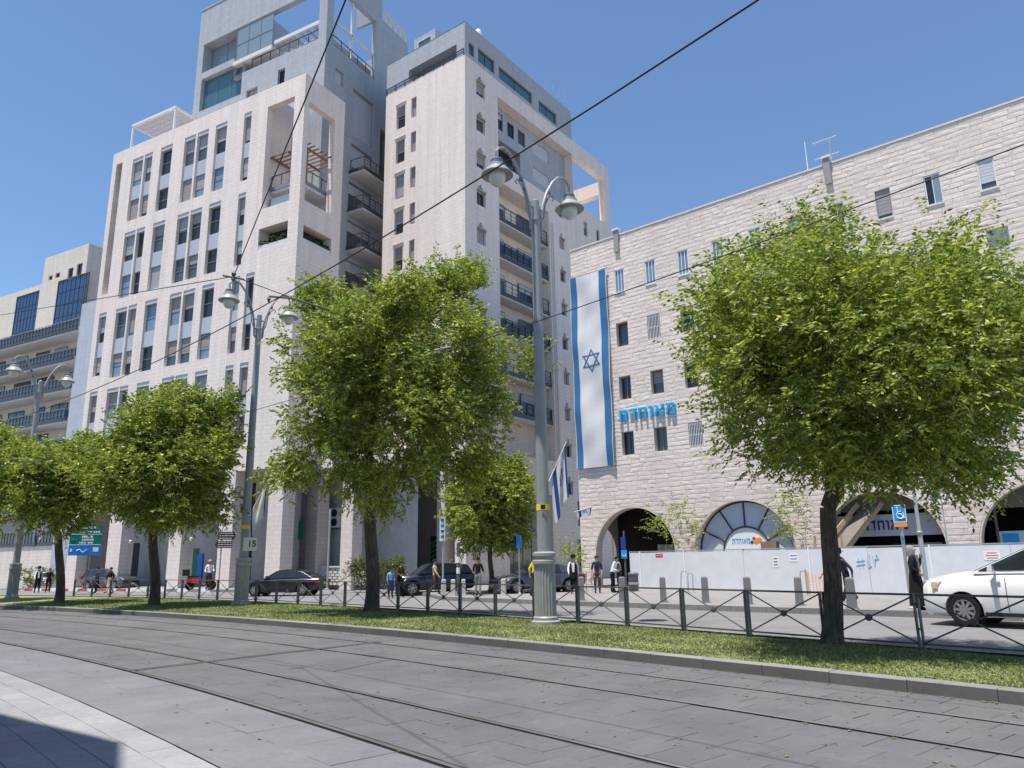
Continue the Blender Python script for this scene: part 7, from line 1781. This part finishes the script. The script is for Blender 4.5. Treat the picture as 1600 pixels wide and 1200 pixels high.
p = at(1301, 944, .14); person('person in patterned grey skirt half hidden behind the tree trunk', p, LFT, 'walk', 'pink_cloth', 'pattern_cloth', skirt=('pattern_cloth', .3), height=1.6)
p = at(836, 931, .14); person('person in loose yellow shirt walking behind the fluted lamp post', p, Vector((.9, .4, 0)), 'walk', 'yellow_cloth', 'navy_cloth', height=1.78)
p = at(897, 928, .14); person('person in black hat and open black coat over white shirt walking to the road', p, CV(p), 'walk', 'white_cloth', 'black_cloth', hat='brim', open_coat='black_cloth', height=1.72)
p = at(934, 927, .14); person('person in navy shirt with a dark backpack by the corner arch', p, CV(p), 'stand', 'navy_cloth', 'charcoal_cloth', sleeves='short', bag=('black_cloth', (-.2, 0, 1.05)), height=1.70)
p = at(958, 926, .14); person('person in white shirt leaning forward by the hoarding end', p, Vector((.9, -.4, 0)), 'front', 'white_cloth', 'black_cloth', lean=.35, height=1.66)
p = at(969, 925.5, .14); person('person in grey vest facing the leaning person by the hoarding end', p, Vector((-.9, -.4, 0)), 'front', 'grey_cloth', 'charcoal_cloth', hair='hair_grey', lean=.2, height=1.66)
p = at(747, 931, .14); person('person in black shirt and grey trousers standing with back turned by the small tree', p, -CV(p) + Vector((.3, 0, 0)), 'front', 'black_cloth', 'grey_cloth', sleeves='short', height=1.72)
p = at(680, 932, .02); person('bald person in tan shirt walking past the dark navy car', p, RGT, 'walk', 'tan_cloth', 'brown_cloth', hair='hair_dark', sleeves='short', lean=-.08, height=1.78)
p = at(624, 932.5, .0); person('person in dark top and long black skirt bending beside the dark navy car', p, Vector((.8, -.6, 0)), 'front', 'brown_cloth', 'black_cloth', skirt=('black_cloth', .12), lean=.12, height=1.74)
p = at(610, 934, .0); person('child in light blue top and dark skirt beside the bending person', p, Vector((.5, -.8, 0)), 'stand', 'blue_cloth', 'navy_cloth', skirt=('navy_cloth', .4), height=1.42)
p = at(325, 922, .3); person('person in white top and pink cap in front of the arcade shop', p, Vector((.4, -.9, 0)), 'front', 'white_cloth', 'charcoal_cloth', hat='cap', height=1.70)
p = at(57, 926, .0); person('person in black hat and long black coat walking before the hedge', p, Vector((.6, -.8, 0)), 'walk', 'white_cloth', 'black_cloth', hat='brim', open_coat='black_cloth', height=1.78)
p = at(74, 925.5, .0); person('person in black top beside the one in the long black coat', p, Vector((.5, -.8, 0)), 'walk', 'black_cloth', 'black_cloth', sleeves='short', height=1.68)
p = at(149, 927, .0); person('person in dark clothes holding hands up in front of the grey crossover', p, Vector((-.6, -.8, 0)), 'front', 'charcoal_cloth', 'black_cloth', skirt=('black_cloth', .35), height=1.70)
p = at(170, 927, .0); person('person in black top carrying a tan bag in front of the grey crossover', p, Vector((-.7, -.7, 0)), 'walk', 'black_cloth', 'tan_cloth', skirt=('tan_cloth', .45), bag=('tan_cloth', (.1, -.28, .6)), height=1.68)
# delivery scooter by the shop
p = at(313, 922, .3); t = thing('scooter', 'red and black delivery scooter parked in front of the arcade shop', 'scooter', p, 0.4)
for x in (-.6, .6): mb = MB(); mb.lathe([(.16, -.05), (.26, -.05), (.27, 0), (.26, .05), (.16, .05)], (x, 0, .27), 16, axis=(0, 1, 0)); mb.build('wheel', 'tyre', t, 40, True)
mb = MB(); mb.hexa([(-.8, -.14, .45), (.1, -.14, .35), (.1, .14, .35), (-.8, .14, .45), (-.75, -.12, .75), (-.05, -.12, .72), (-.05, .12, .72), (-.75, .12, .75)]); mb.bar((.1, 0, .33), (.5, 0, .36), .26, .06); mb.bar((.5, 0, .35), (.42, 0, .95), .22, .08, up=(0, 1, 0)); mb.build('fairing', 'red', t, None, True)
mb = MB(); mb.box(-.75, -.1, -.13, .13, .752, .83); mb.build('seat', 'black_plastic', t, None, True); mb = MB(); mb.tube([(.40, -.32, 1.05), (.43, 0, 1.0), (.40, .32, 1.05)], .02, 6); mb.tube([(.43, 0, 1.0), (.6, 0, .27)], .025, 6); mb.build('handlebar', 'black_plastic', t, None, True); mb = MB(); mb.box(-1.05, -.65, -.2, .2, .835, 1.2); mb.build('top_box', 'black_plastic', t, None, True)
